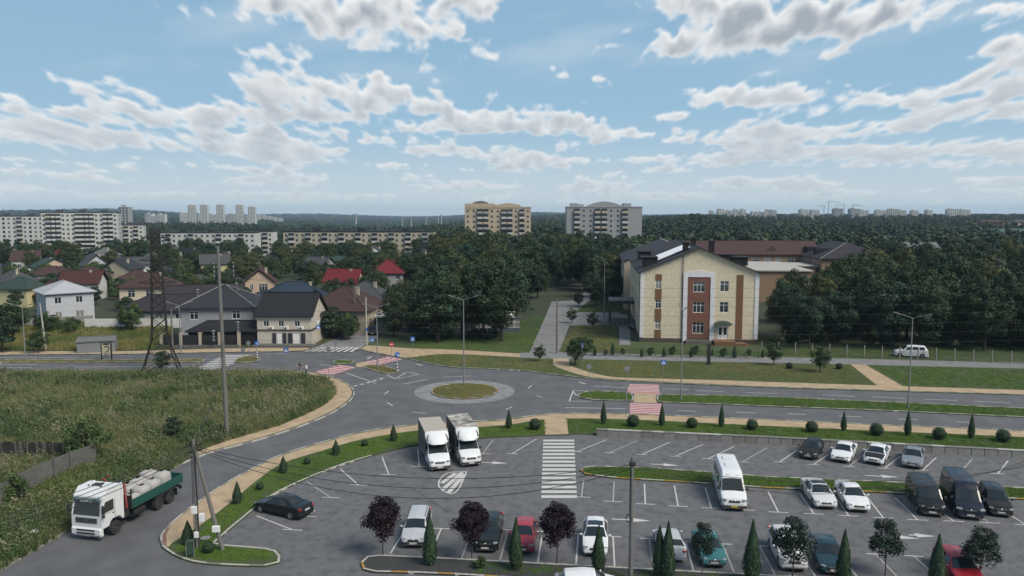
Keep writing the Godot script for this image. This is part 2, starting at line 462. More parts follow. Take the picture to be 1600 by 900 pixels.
func kerb(parent: Node3D, line: PackedVector2Array, shift: float, paints: Array, run := 2) -> void:
	var total := 0.0
	for k in line.size() - 1: total += line[k].distance_to(line[k + 1])
	var count := maxi(1, roundi(total))
	var l := snappedf(total / count, 0.02)
	var at := 0.0
	var seg := 0
	for i in count:
		var ends := []
		for s in [total * i / count, total * (i + 1) / count]:
			while seg < line.size() - 2 and at + line[seg].distance_to(line[seg + 1]) < s:
				at += line[seg].distance_to(line[seg + 1]); seg += 1
			ends.append(line[seg] + (line[seg + 1] - line[seg]).normalized() * (s - at))
		var d: Vector2 = ends[1] - ends[0]
		var mid: Vector2 = (ends[0] + ends[1]) / 2 + Vector2(-d.y, d.x).normalized() * shift
		part(parent, "kerb_stone", kerb_mesh(l), mats[paints[(i / run) % paints.size()]], Transform3D(Basis(Vector3.UP, atan2(d.x, d.y)), Vector3(mid.x, rng.randf_range(-0.006, 0.006), mid.y)))

func island(called: String, p: PackedVector2Array, m: Material, kerbs: Array, y := 0.115) -> MeshInstance3D:
	var b := MB.new()
	b.slab(p, -0.12, y)
	var o := struct(called, b, m)
	for k in kerbs: kerb(o, k[0], k[1], k[2] if k.size() > 2 else ["kerb white", "kerb grey", "kerb white"], k[3] if k.size() > 3 else 1)
	return o

func sheet(called: String, p: PackedVector2Array, m: Material, y: float) -> MeshInstance3D:
	var b := MB.new()
	b.flat(p, y)
	if called.contains("path") or called.contains("pave"): paths.append(p)
	return struct(called, b, m)

func line_mark(parent: Node3D, called: String, a: Array, w: float, m := "road paint", y := 0.010) -> void:
	var p := poly(a)
	var b := MB.new()
	for k in p.size() - 1:
		var s := (p[k + 1] - p[k]).normalized().orthogonal() * w / 2
		b.flat(PackedVector2Array([p[k] + s, p[k + 1] + s, p[k + 1] - s, p[k] - s]), y + 0.0005 * (k % 2))
	part(parent, called, b, mats[m])

func bay_line(a: Array, bar := 0.7) -> void:      # a parking line with its cross bar at the second end
	line_mark(lot, "parking_line", a, 0.11, "road paint" if rng.randf() < 0.7 else "faded paint")
	if bar > 0:
		var e := Vector2(a[2], a[3])
		var d := Vector2(0.994, 0.11)
		line_mark(lot, "parking_line", [e.x - d.x * bar, e.y - d.y * bar, e.x + d.x * bar, e.y + d.y * bar], 0.11, "road paint", 0.0125)

func arrow(a: Array, m := "road paint") -> void:
	var s := Vector2(a[0], a[1]); var e := Vector2(a[2], a[3])
	var d := (e - s).normalized(); var o := d.orthogonal()
	var b := MB.new()
	var neck := e - d * 1.4
	b.flat(PackedVector2Array([s + o * 0.08, neck + o * 0.08, neck + o * 0.38, e, neck - o * 0.38, neck - o * 0.08, s - o * 0.08]), 0.011)
	part(lot, "arrow_marking", b, mats[m])

func crossing(parent: Node3D, a: Array, count: int, share: float, m: String, y := 0.011) -> void:      # a: start left, start right, end left, end right
	var p := poly(a)
	for k in count:
		var t0 := (k + 0.5 - share / 2) / count; var t1 := (k + 0.5 + share / 2) / count
		var b := MB.new()
		b.flat(PackedVector2Array([p[0].lerp(p[2], t0), p[1].lerp(p[3], t0), p[1].lerp(p[3], t1), p[0].lerp(p[2], t1)]), y)
		part(parent, "zebra_stripe", b, mats[m])

func build_ground() -> void:
	ground_materials()
	# the land out to the horizon
	var t := MB.new()
	var dist := [8.0, 60.0, 105.0, 122.0, 128.0, 131.0, 134.0, 140.0]
	while dist[dist.size() - 1] < 12000.0: dist.append(dist[dist.size() - 1] * 1.09)
	var rows := []
	for d in dist:
		var row := []
		for k in 61:
			var x: float = d * (-1.35 + 2.7 * k / 60.0)
			row.append(Vector3(x, terrain(x, -d), -d))
		rows.append(row)
	t.sheet(rows)
	struct("ground", t, mats["terrain"])
	# carriageways as one sheet, the car park laid over it
	road = sheet("road", poly([-64.72, -43.66, -191.64, -133.67, -55.55, -131.71, -18.04, -133.67, 10.18, -120.50, 129.83, -102.11, 53.58, -40.82]), mats["asphalt"], 0.0)
	lot = sheet("parking_lot", poly([-20.58, -53.15, -19.99, -58.33, -19.47, -61.37, -17.82, -64.90, -15.50, -68.83, -12.54, -72.26, -9.22, -74.94, -2.65, -77.59, 6.72, -78.75, 25.89, -75.80, 48.65, -71.08, 72.92, -65.38, 31.07, -26.57, -5.74, -26.57, -15.06, -34.08, -15.00, -48.69, -15.87, -50.63, -20.25, -50.83]), mats["lot asphalt"], 0.004)
	# meadow block
	var rim := curve([-120.72, -101.72, -74.55, -110.11, -46.68, -110.33, -35.23, -111.02, -30.28, -110.11, -26.95, -107.89, -23.64, -104.10, -21.49, -100.19, -20.32, -96.56, -20.02, -93.18, -20.37, -89.41, -21.37, -85.10, -23.25, -80.68, -24.90, -77.82, -25.97, -76.02, -28.42, -73.06, -29.68, -71.08, -30.42, -68.83])
	var edge := poly([-30.42, -68.83, -31.07, -63.47, -32.24, -54.50, -33.07, -47.60, -34.58, -35.67])
	var field := joined(joined(rim, edge), poly([-53.45, -35.67, -125.93, -73.68]))
	var meadow := island("meadow", field, mats["meadow soil"], [[rim.slice(10), -0.09], [edge, -0.09, ["kerb grey"]]])
	var inner := curve([-34.80, -109.65, -32.22, -108.76, -28.32, -106.17, -25.84, -104.10, -23.62, -100.19, -22.78, -97.62, -22.39, -94.17, -22.57, -90.02, -23.69, -85.65, -25.19, -81.43, -26.87, -78.75, -28.97, -75.37, -30.23, -72.46, -30.65, -71.08])
	var outer := curve([-35.08, -110.56, -30.16, -109.65, -26.88, -107.45, -23.64, -103.70, -21.62, -100.19, -20.49, -96.56, -20.18, -93.34, -20.52, -89.71, -21.51, -85.38, -23.38, -80.93, -25.04, -78.05, -26.10, -76.24, -28.49, -73.27, -30.04, -71.08])
	sheet("pavement", joined(inner, reversed(outer)), mats["tan paving"], 0.120)
	lawns.append([joined(poly([-106.79, -103.30, -73.95, -109.21]), joined(inner, poly([-30.32, -68.47, -32.11, -54.27, -32.95, -47.42, -34.13, -38.91, -41.64, -38.91]))), 0.115, 0.0, "meadow"])
	# planted strip between the curving road and the car park
	var out_edge := curve([-15.31, -48.60, -16.07, -48.10, -18.84, -48.23, -21.04, -48.69, -22.81, -49.74, -24.12, -50.93, -25.04, -52.50, -25.38, -54.74, -25.14, -58.86, -24.52, -63.32, -23.28, -67.94, -21.95, -71.47, -19.12, -75.37, -15.90, -78.99, -10.40, -81.93, -2.99, -83.49, 0.00, -84.29, 4.56, -86.35, 13.57, -86.21, 28.57, -83.89, 41.70, -81.55, 54.21, -79.47, 71.61, -76.24])
	var in_edge := joined(curve([62.46, -66.22, 48.52, -70.89, 25.75, -75.37, 9.00, -78.17, 5.65, -77.94, 3.32, -77.82, 0.00, -77.25, -2.82, -76.80, -9.17, -74.51, -12.48, -71.86, -15.48, -68.47, -17.84, -64.57, -19.40, -61.15, -20.01, -58.07, -20.62, -53.37, -20.79, -51.44]), curve([-20.79, -51.44, -17.64, -50.93, -16.48, -50.73, -15.70, -50.03, -15.39, -49.16, -15.31, -48.60], 0.6))
	var strip := island("planted_strip", joined(out_edge, in_edge.slice(1, in_edge.size() - 1)), mats["lawn soil"], [[out_edge, 0.09], [in_edge.slice(74), 0.09, ["kerb white"]]])
	var walk_out := curve([-24.13, -51.34, -24.88, -52.50, -25.18, -54.50, -24.95, -58.53, -24.35, -63.01, -23.11, -67.59, -21.77, -71.08, -18.98, -74.94, -15.77, -78.52, -10.34, -81.43, -2.97, -82.96, 0.00, -83.75, 4.53, -85.93, 13.51, -85.79, 28.44, -83.49, 41.51, -81.18, 53.98, -79.11, 71.20, -75.80])
	var walk_in := curve([-23.68, -50.93, -23.69, -51.65, -23.06, -54.27, -22.46, -58.33, -21.96, -63.94, -21.11, -68.65, -18.40, -72.46, -15.34, -76.13, -10.08, -79.35, -2.90, -80.93, 0.00, -81.81, 4.44, -84.02, 13.19, -83.75, 27.68, -81.18, 40.42, -78.99, 52.60, -77.02, 69.26, -73.68])
	sheet("pavement", joined(walk_out, reversed(walk_in)), mats["tan paving"], 0.120)
	sheet("footpath", poly([3.59, -84.29, 6.19, -84.56, 5.86, -78.05, 3.45, -77.82]), mats["tan paving"], 0.124)
	sheet("pavement_edging", poly([-24.56, -51.65, -25.07, -52.71, -25.25, -53.93, -25.03, -54.27, -24.71, -52.93, -23.82, -51.03, -23.99, -50.93]), mats["red paving"], 0.124)
	lawns.append([joined(walk_in.slice(3, walk_in.size()), in_edge.slice(0, in_edge.size() - 10)), 0.115, 16.0, "strip"])
	lawns.append([poly([-23.46, -50.73, -22.21, -54.74, -20.80, -53.48, -20.75, -51.34, -17.57, -50.73, -16.10, -50.23, -15.69, -48.88, -18.94, -48.51, -21.15, -48.98, -22.76, -49.93]), 0.115, 40.0, "strip"])
	# low retaining wall of concrete blocks along the upper row of bays
	var wall_line := poly([8.78, -77.94, 25.68, -75.15, 48.40, -70.70, 63.08, -66.89])
	var wall := thing("retaining_wall", "low grey wall of square concrete blocks along one row of parking bays", "wall")
	var blk := MB.new()
	blk.soft_box(Vector3.ZERO, Vector3(0.35, 0.80, 1.12), 0.03)
	var cap := MB.new()
	cap.soft_box(Vector3.ZERO, Vector3(0.42, 0.07, 1.18), 0.015)
	var bm := blk.mesh(); var cm := cap.mesh()
	for k in wall_line.size() - 1:
		var d := wall_line[k + 1] - wall_line[k]
		var cnt := roundi(d.length() / 1.18)
		for j in cnt:
			var c := wall_line[k] + d * (j + 0.5) / cnt
			var b := Basis(Vector3.UP, atan2(d.x, d.y))
			part(wall, "block", bm, mats["concrete" if rng.randf() < 0.6 else "kerb grey"], Transform3D(b, Vector3(c.x, 0.26 + rng.randf_range(-0.012, 0.012), c.y)))
			part(wall, "coping_block", cm, mats["kerb grey" if rng.randf() < 0.6 else "kerb white"], Transform3D(b, Vector3(c.x, 0.70, c.y)))
	# roundabout
	var ring := PackedVector2Array(); var hub := PackedVector2Array()
	var c0 := Vector3(-6.14, 0, -97.80)
	for k in 48:
		var a := TAU * k / 48
		ring.append(Vector2(c0.x, c0.z) + Vector2(cos(a), sin(a)) * 6.5)
		hub.append(Vector2(c0.x, c0.z) + Vector2(cos(a), sin(a)) * 4.35)
	sheet("roundabout_apron", ring, mats["apron paving"], 0.012)
	var hub_line := hub.duplicate(); hub_line.append(hub[0])
	island("roundabout_island", hub, mats["dry soil"], [[hub_line, 0.09, ["kerb yellow", "kerb white"], 1]], 0.13)
	lawns.append([hub, 0.13, 14.0, "dry"])
	# central reservations
	var med := [
		["median", poly([18.26, -95.18, 18.70, -95.76, 26.69, -95.28, 32.10, -94.50, 46.76, -91.73, 60.42, -88.81, 79.19, -84.56, 75.43, -80.44, 57.77, -84.83, 44.66, -87.49, 30.51, -89.71, 25.42, -90.63, 18.08, -91.73, 17.76, -92.53]), "strip"],
		["median", poly([8.16, -95.18, 8.87, -96.74, 10.11, -97.62, 13.23, -97.44, 15.27, -96.74, 15.30, -94.84, 14.93, -92.53, 12.58, -92.53, 9.80, -93.01, 8.46, -94.00]), "strip"],
		["median", poly([-123.12, -111.95, -80.52, -119.11, -64.36, -119.00, -54.10, -119.22, -48.95, -119.69, -47.92, -118.64, -47.94, -117.18, -53.08, -116.93, -63.20, -116.83, -78.84, -116.57, -120.65, -109.65]), "dry"],
		["median", poly([-43.61, -118.90, -43.14, -121.59, -42.28, -122.70, -40.58, -121.32, -39.56, -119.43, -39.67, -117.34, -41.19, -116.57, -42.76, -116.83]), "dry"],
		["median", poly([-27.77, -117.34, -27.45, -119.00, -25.01, -118.37, -24.16, -116.68, -25.37, -115.42, -27.16, -115.57]), "strip"],
		["median", poly([-22.53, -113.37, -21.80, -114.58, -20.46, -115.22, -18.14, -112.89, -16.37, -110.56, -16.76, -108.76, -18.16, -108.32, -20.67, -111.02]), "dry"]]
	for q in med:
		var loop: PackedVector2Array = q[1].duplicate(); loop.append(q[1][0])
		island(q[0], q[1], mats["dry soil" if q[2] == "dry" else "lawn soil"], [[loop, -0.09 if Geometry2D.is_polygon_clockwise(q[1]) else 0.09]])
		lawns.append([q[1], 0.115, 14.0, q[2]])
	# parking islands
	var mid := poly([6.08, -66.89, 6.49, -67.68, 7.17, -68.01, 11.89, -67.68, 17.12, -66.55, 22.38, -65.22, 42.94, -62.48, 54.77, -60.65, 52.63, -58.20, 41.20, -59.85, 29.79, -61.44, 21.45, -62.40, 16.46, -63.47, 8.69, -64.90, 6.43, -65.80])
	island("parking_island", mid, mats["lawn soil"], [[poly([6.08, -66.89, 6.49, -67.68, 7.17, -68.01, 11.89, -67.68, 17.12, -66.55, 22.38, -65.22, 42.94, -62.48, 54.77, -60.65]), 0.09, ["kerb grey", "kerb white"]], [poly([52.63, -58.20, 41.20, -59.85, 29.79, -61.44, 21.45, -62.40, 16.46, -63.47, 8.69, -64.90, 6.43, -65.80, 6.08, -66.89]), 0.09, ["kerb white", "kerb yellow"], 2]])
	lawns.append([mid, 0.115, 30.0, "strip"])
	var front := poly([-9.99, -48.60, -9.98, -49.16, -9.64, -49.64, -8.80, -49.74, -4.27, -49.26, 5.27, -48.14, 18.24, -46.64, 35.13, -44.82, 33.17, -42.20, 17.39, -44.35, 5.01, -45.71, -3.59, -46.90, -6.56, -47.16, -8.87, -47.25, -9.63, -47.60])
	var front_loop := front.duplicate(); front_loop.append(front[0])
	island("parking_island", front, mats["gravel"], [[front_loop.slice(0, 8), 0.09, ["kerb white"]], [front_loop.slice(8), 0.09, ["kerb white", "kerb yellow", "kerb white"], 1]])
	lawns.append([poly([-3.19, -49.07, 18.18, -46.47, 34.84, -44.43, 33.28, -42.34, 17.42, -44.43, -2.85, -46.90]), 0.115, 9.0, "thin"])
	# far side of the boulevard, right of the side street
	var far_kerb := curve([-25.61, -135.01, -26.27, -131.39, -25.54, -128.26, -22.69, -124.98, -16.72, -119.96, -12.19, -115.32, -8.40, -112.89, 0.00, -111.02, 5.67, -108.10, 12.04, -104.51, 17.24, -103.30, 33.86, -99.82, 64.87, -95.52, 99.81, -90.32])
	island("verge", joined(far_kerb, poly([132.34, -120.50, 94.81, -140.64, 11.85, -140.64, -21.44, -141.38])), mats["lawn soil"], [[far_kerb.slice(0, 200), -0.09]])
	sheet("pavement", joined(curve([6.83, -115.32, 8.67, -113.85, 11.28, -109.21, 14.03, -106.17, 17.84, -105.33, 29.05, -103.90, 34.88, -102.90, 51.07, -100.38, 66.50, -97.98, 95.30, -93.50]), reversed(curve([6.37, -117.85, 6.53, -113.61, 9.57, -107.67, 12.31, -105.33, 17.34, -103.86, 28.35, -101.34, 33.98, -100.19, 49.88, -97.98, 65.10, -95.86, 93.53, -91.73]))), mats["tan paving"], 0.120)
	sheet("footpath", poly([6.49, -119.96, 9.00, -119.69, 8.55, -113.61, 6.38, -114.34]), mats["tan paving"], 0.124)
	sheet("pavement", joined(curve([-25.33, -128.26, -24.78, -131.71, -16.86, -128.87, -10.80, -127.96, 1.26, -124.12]), reversed(curve([-22.53, -125.27, -16.91, -120.61, -15.85, -121.04, -10.45, -123.72, 1.23, -120.93]))), mats["tan paving"], 0.120)
	sheet("footpath", poly([1.26, -124.69, 8.48, -125.57, 30.88, -121.87, 50.68, -119.96, 78.84, -116.57, 121.14, -110.11, 115.99, -105.33, 75.77, -111.95, 48.75, -115.32, 29.75, -117.34, 8.07, -119.43, 1.22, -120.50]), mats["grey paving"], 0.122)
	sheet("footpath", poly([51.47, -115.07, 53.60, -114.83, 51.91, -100.19, 48.60, -100.19]), mats["tan paving"], 0.126)
	sheet("park_path", poly([2.84, -124.40, 7.70, -124.98, 14.52, -176.36, 17.85, -189.91, 21.89, -207.25, 24.86, -231.90, 22.91, -231.90, 16.87, -201.13, 10.31, -198.21, 6.92, -164.60]), mats["grey paving"], 0.127)
	sheet("park_path", poly([9.92, -155.17, 13.97, -176.94, 24.44, -176.36, 26.23, -168.69, 20.65, -132.36, 18.76, -132.36, 22.18, -157.89]), mats["grey paving"], 0.131)
	lawns.append([joined(curve([-16.40, -121.32, -10.43, -123.55, 1.22, -120.77, 6.26, -119.43, 6.16, -113.85, 9.55, -107.45, 12.09, -104.92]), poly([5.70, -108.54, 0.00, -111.48, -8.44, -113.37, -12.24, -115.82])), 0.115, 7.0, "dry"])
	lawns.append([poly([9.24, -118.90, 29.63, -116.83, 48.55, -114.83, 51.35, -114.58, 48.61, -100.95, 35.01, -103.30, 17.91, -105.75, 14.08, -106.59, 11.32, -109.65, 8.88, -114.09]), 0.115, 7.0, "dry"])
	lawns.append([poly([53.76, -114.34, 75.46, -111.48, 107.90, -106.17, 95.95, -94.17, 66.74, -98.34, 52.26, -100.38]), 0.115, 7.0, "strip"])
	lawns.append([poly([7.42, -125.57, 12.47, -156.07, 21.79, -156.97, 18.53, -132.36, 20.36, -130.44, 19.43, -124.40]), 0.115, 7.0, "dry"])
	lawns.append([poly([-17.44, -129.18, 3.17, -124.98, 9.30, -178.68, 2.77, -164.60, -18.21, -135.01]), 0.115, 5.0, "strip"])
	lawns.append([poly([13.33, -176.36, 18.03, -195.36, 28.68, -195.36, 27.40, -176.36]), 0.11, 6.0, "strip"])
	lawns.append([poly([20.37, -129.81, 41.15, -124.98, 83.31, -117.34, 79.88, -112.42, 79.34, -117.34, 51.01, -120.77, 31.09, -122.70, 19.54, -124.40]), 0.115, 6.0, "strip"])
	lawns.append([poly([43.54, -132.36, 92.44, -130.44, 83.67, -117.85, 41.34, -125.57]), 0.115, 3.0, "strip"])
	# far side of the boulevard, left of the side street
	var left_kerb := curve([-147.50, -116.32, -83.09, -122.98, -62.74, -123.83, -47.70, -125.57, -36.83, -126.45, -33.99, -128.26, -32.32, -137.42])
	island("verge", joined(left_kerb, poly([-32.23, -140.64, -47.89, -142.12, -96.79, -143.63, -175.96, -139.19])), mats["meadow soil"], [[left_kerb.slice(20), -0.09]])
	sheet("pavement", joined(curve([-141.28, -119.43, -84.88, -125.68, -64.01, -126.39, -48.94, -128.87, -38.28, -129.62, -35.13, -130.12]), reversed(curve([-138.85, -117.34, -83.28, -123.26, -62.88, -124.12, -47.81, -125.86, -36.91, -126.75, -34.28, -128.57]))), mats["tan paving"], 0.120)
	lawns.append([poly([-115.02, -123.83, -85.19, -126.16, -64.19, -126.75, -57.72, -128.57, -70.94, -159.75, -107.48, -159.75, -130.56, -155.17]), 0.115, 5.0, "weeds"])
	# the lane going up between the houses
	sheet("lane", poly([-33.79, -129.18, -32.40, -137.77, -32.22, -156.97, -32.70, -172.99, -35.76, -201.13, -38.64, -226.14, -36.75, -226.14, -31.40, -189.91, -27.26, -164.60, -24.89, -140.64, -25.65, -131.07, -25.80, -127.35]), mats["grey paving"], 0.122)

func paint_markings() -> void:
	for a in [[2.56, -76.80, 0.00, -71.86], [9.66, -76.46, 6.26, -72.46], [12.74, -76.13, 9.38, -72.14], [15.94, -75.59, 12.44, -71.66], [19.05, -74.83, 15.51, -71.08], [22.06, -74.20, 18.42, -70.32], [25.06, -73.68, 21.39, -69.38], [27.86, -73.06, 24.83, -69.38], [30.83, -72.26, 27.70, -68.65], [33.71, -71.66, 30.70, -68.12], [36.91, -71.08, 33.71, -67.59], [40.11, -70.70, 36.85, -67.07], [43.21, -70.22, 40.04, -66.62], [46.28, -69.75, 43.04, -66.13]]: bay_line(a, 0.55)
	for a in [[-17.61, -64.10, -14.71, -60.44], [-15.48, -67.41, -13.05, -63.32], [-12.31, -70.89, -10.88, -65.93], [-9.21, -73.27, -8.46, -68.12], [-1.95, -76.24, -2.83, -71.86], [-19.49, -56.66, -16.01, -54.05], [-15.34, -57.81, -15.60, -56.54]]: bay_line(a, 0.75)
	for a in [[6.21, -64.57, 5.65, -60.55], [8.78, -64.10, 8.10, -59.59], [11.30, -63.63, 10.59, -59.03], [13.76, -63.16, 13.10, -58.59], [16.27, -62.70, 15.61, -58.20], [18.72, -62.25, 18.13, -57.81], [21.25, -61.81, 20.58, -57.36], [23.72, -61.52, 23.21, -57.04], [26.50, -61.15, 25.70, -56.66], [28.89, -60.51, 28.16, -56.29], [31.08, -60.37, 30.56, -55.88], [33.35, -60.09, 33.12, -55.62], [35.77, -59.81, 35.62, -55.32], [38.17, -59.54, 38.10, -54.97]]: bay_line(a, 0.75)
	for a in [[-8.26, -50.17, -7.70, -54.74], [-5.57, -49.84, -5.18, -54.27], [-3.39, -49.20, -2.90, -54.16], [-0.81, -48.98, -0.28, -54.05], [1.69, -48.69, 2.23, -53.71], [4.20, -48.42, 4.78, -53.37], [6.69, -48.05, 7.22, -52.87], [9.20, -47.96, 9.73, -52.55], [11.70, -47.42, 12.23, -52.07], [14.25, -47.16, 14.71, -51.65], [16.79, -46.90, 17.19, -51.34], [19.27, -46.47, 19.63, -50.83], [21.90, -46.21, 22.15, -50.43], [24.43, -45.88, 24.63, -50.03], [26.92, -45.63, 27.08, -49.74], [29.33, -45.22, 29.53, -49.35]]: bay_line(a, 0.62)
	crossing(lot, [3.21, -76.69, 6.35, -76.69, 2.35, -60.09, 5.25, -60.09], 15, 0.56, "road paint")
	for a in [[12.73, -68.83, 15.29, -68.38], [7.54, -56.05, 10.43, -55.68], [31.11, -65.71, 33.84, -65.30], [27.23, -52.93, 28.87, -52.50], [28.48, -53.15, 30.34, -52.93], [-2.91, -69.29, -0.41, -69.02]]: arrow(a)
	# hatched teardrop
	var drop := curve([-4.06, -66.72, -5.69, -66.38, -6.26, -64.57, -6.17, -63.01, -5.63, -61.81, -5.05, -61.23, -4.49, -62.25, -4.06, -66.72], 0.5)
	var flat := []
	for q in drop: flat.append_array([q.x, q.y])
	line_mark(lot, "hatch_outline", flat, 0.13)
	for a in [[-6.02, -63.78, -5.00, -66.30], [-5.78, -62.25, -4.45, -66.47], [-5.24, -61.52, -4.19, -66.05]]: line_mark(lot, "hatch_stripe", a, 0.42, "road paint", 0.012)
	# red and white crossings on the roads
	for q in [[[15.58, -102.11, 19.75, -101.72, 14.86, -96.74, 18.86, -96.21], 7], [[14.34, -91.73, 18.15, -91.26, 13.54, -86.21, 17.34, -85.24], 7], [[-29.21, -109.21, -25.53, -108.10, -26.13, -115.32, -23.30, -113.37], 6], [[-23.50, -116.83, -20.18, -115.32, -19.91, -122.14, -17.23, -119.96], 6]]:
		var p := poly(q[0])
		var b := MB.new()
		b.flat(PackedVector2Array([p[0], p[1], p[3], p[2]]), 0.007)
		part(road, "red_crossing", b, mats["red paint"])
		crossing(road, q[0], q[1], 0.46, "road paint")
	sheet("refuge_paving", poly([15.74, -97.09, 18.47, -96.74, 17.66, -91.57, 14.83, -91.89]), mats["tan paving"], 0.016)
	sheet("refuge_paving", poly([-23.95, -116.57, -23.21, -117.34, -20.96, -115.32, -22.39, -113.13, -23.49, -113.85]), mats["tan paving"], 0.016)
	crossing(road, [-34.85, -125.86, -32.68, -130.44, -26.18, -125.57, -26.02, -130.12], 8, 0.5, "road paint", 0.128)
	crossing(road, [-46.97, -111.71, -43.20, -111.48, -46.85, -123.83, -42.14, -123.83], 9, 0.5, "road paint")
	for a in [[-24.08, -109.43, -18.46, -102.50], [-16.25, -96.21, -16.00, -97.98], [-15.22, -91.89, -14.26, -90.17], [-14.71, -102.11, -11.67, -105.13], [-9.82, -106.38, -5.99, -107.24], [-11.59, -87.35, -9.89, -86.77], [-16.33, -105.33, -15.31, -109.65], [-15.88, -105.33, -13.30, -108.32], [-17.81, -107.89, -16.33, -105.33], [-14.85, -109.65, -13.18, -108.10],
		[7.03, -92.53, 8.01, -98.34, 9.81, -97.98], [7.03, -92.53, 9.75, -92.53], [7.92, -97.27, 8.40, -94.17], [11.04, -100.95, 15.15, -99.82], [19.70, -99.26, 23.11, -98.71], [23.86, -98.34, 27.33, -97.62], [30.07, -97.09, 34.01, -96.56], [39.38, -95.86, 43.19, -94.97], [45.25, -94.84, 49.01, -94.00], [51.11, -93.67, 54.89, -92.85], [56.81, -92.53, 60.79, -91.73],
		[6.31, -89.41, 13.46, -88.96], [19.33, -88.07, 21.50, -87.78], [26.01, -87.35, 28.15, -87.06], [31.70, -86.63, 33.80, -86.35], [37.25, -85.65, 39.62, -85.24], [43.38, -84.42, 45.36, -84.02], [49.20, -83.22, 50.89, -82.91], [-65.82, -113.61, -54.31, -113.85], [-78.01, -115.32, -72.31, -115.57], [-81.79, -112.42, -71.92, -113.37], [-52.96, -113.85, -48.53, -113.85], [-81.98, -121.32, -69.69, -121.32], [-29.25, -115.32, -26.48, -113.85], [2.11, -99.44, 2.66, -101.34], [3.08, -95.52, 3.85, -94.50], [-38.95, -124.69, -37.25, -124.98], [-40.50, -124.58, -39.59, -124.69], [-0.75, -88.51, 0.00, -89.71]]: line_mark(road, "lane_marking", a, 0.15)
	for k in 5:
		var s := Vector2(555, 603).lerp(Vector2(607, 590), k / 5.0)
	for a in [[-21.10, -100.76, -20.77, -101.26], [-20.44, -101.72, -20.10, -102.23], [-19.76, -102.70, -19.42, -103.22], [-19.10, -103.90, -18.77, -104.51], [-18.43, -105.13, -18.09, -105.75]]: line_mark(road, "lane_marking", a, 0.4)
	for a in [[24.06, -101.72, 23.44, -96.91], [19.57, -88.51, 19.27, -85.10], [-8.75, -103.30, -7.08, -88.51], [6.80, -75.80, 24.85, -72.66], [-8.66, -63.01, -4.95, -57.42], [10.39, -57.42, 18.33, -55.93]]: line_mark(road, "tar_seam", a, 0.06, "tar", 0.009)
	for a in [[-22.91, -119.96, -22.70, -122.14], [-14.69, -115.82, -13.59, -114.83], [9.19, -103.30, 9.95, -102.11]]: line_mark(road, "lane_marking", a, 0.5, "faded paint")

# ---------------------------------------------------------------- plants
func leaf(m: MB, at: Vector3, nn: Vector3, up: Vector3, l: float, w: float, soft: Vector3) -> void:
	var s := nn.cross(up)
	s = (Vector3.RIGHT if s.length() < 0.05 else s.normalized())
	var d := nn.cross(s).normalized()
	var a := at - d * l * 0.5; var b := at + s * w * 0.5; var c := at + d * l * 0.5 + nn * l * 0.08; var e := at - s * w * 0.5
	var k := (nn + soft * 0.25).normalized()
	m.vert(a, k); m.vert(c, k); m.vert(b, k); m.vert(a, k); m.vert(e, k); m.vert(c, k)

func leaf_mat(key: String) -> StandardMaterial3D:
	var m := mat(key, 1, 1, 1, 0.65)
	m.vertex_color_use_as_albedo = true
	m.metallic_specular = 0.3
	return m

func rand_dir(r: RandomNumberGenerator) -> Vector3:
	var y := r.randf_range(-1, 1)
	var a := r.randf() * TAU
	return Vector3(cos(a) * sqrt(1 - y * y), y, sin(a) * sqrt(1 - y * y))

func crown(sd: int, h: float, base: float, rad: float, clumps: int, per: int, size: float, col: Color, vary: float, shape := 0) -> MB:
	var r := RandomNumberGenerator.new()
	r.seed = sd
	var m := MB.new()
	m.colored = true
	var cy := lerpf(base, h, 0.46)
	for k in clumps:
		var d := rand_dir(r)
		var f := pow(r.randf_range(0.12, 1.0), 0.5)
		var ry := (h - cy) if d.y > 0 else (cy - base)
		var wide := rad
		if shape == 1: wide = rad * lerpf(1.12, 0.62, clampf(d.y * f * 0.5 + 0.5, 0, 1))      # broad low, narrow top
		var at := Vector3(d.x * wide * f * 0.86, cy + d.y * ry * f * 0.88, d.z * wide * f * 0.86)
		var rc := rad * r.randf_range(0.22, 0.36)
		var tone := 1.0 + r.randf_range(-vary, vary)
		var hue := r.randf_range(-0.14, 0.14)
		for j in per:
			var q := (rand_dir(r) + d * 0.35 + Vector3.UP * 0.25).normalized()
			var p := at + q * rc * Vector3(1, 0.8, 1) * pow(r.randf(), 0.33) * 1.08
			var t := tone * r.randf_range(0.72, 1.28)
			m.tint = Color(col.r * t * (1 + hue), col.g * t, col.b * t * (1 - hue))
			leaf(m, p, (q + rand_dir(r) * 0.75).normalized(), rand_dir(r), size * r.randf_range(0.7, 1.35), size * r.randf_range(0.45, 0.8), q)
	return m

func trunk(sd: int, h: float, base: float, rad: float, thick: float, limbs: int) -> MB:
	var r := RandomNumberGenerator.new()
	r.seed = sd + 500
	var m := MB.new()
	var lean := Vector3(r.randf_range(-0.3, 0.3), 0, r.randf_range(-0.3, 0.3)) * h * 0.04
	var pts := []
	for k in 6: pts.append(Vector3(0, -0.3, 0).lerp(Vector3(0, h * 0.78, 0) + lean, k / 5.0) + Vector3(r.randf_range(-1, 1), 0, r.randf_range(-1, 1)) * thick * 0.35 * (1 if k > 0 else 0))
	m.tube(pts, thick, thick * 0.28, 7, false)
	for k in limbs:
		var y := lerpf(base * 0.75, h * 0.6, float(k) / limbs)
		var a := TAU * (k * 0.382) + r.randf_range(-0.3, 0.3)
		var s := Vector3(lean.x * y / h, y, lean.z * y / h)
		var e := s + Vector3(cos(a) * rad * 0.72, (h - y) * r.randf_range(0.25, 0.5), sin(a) * rad * 0.72)
		m.tube([s, s.lerp(e, 0.5) + Vector3.UP * rad * 0.06, e], thick * 0.42, thick * 0.1, 5, false)
	return m

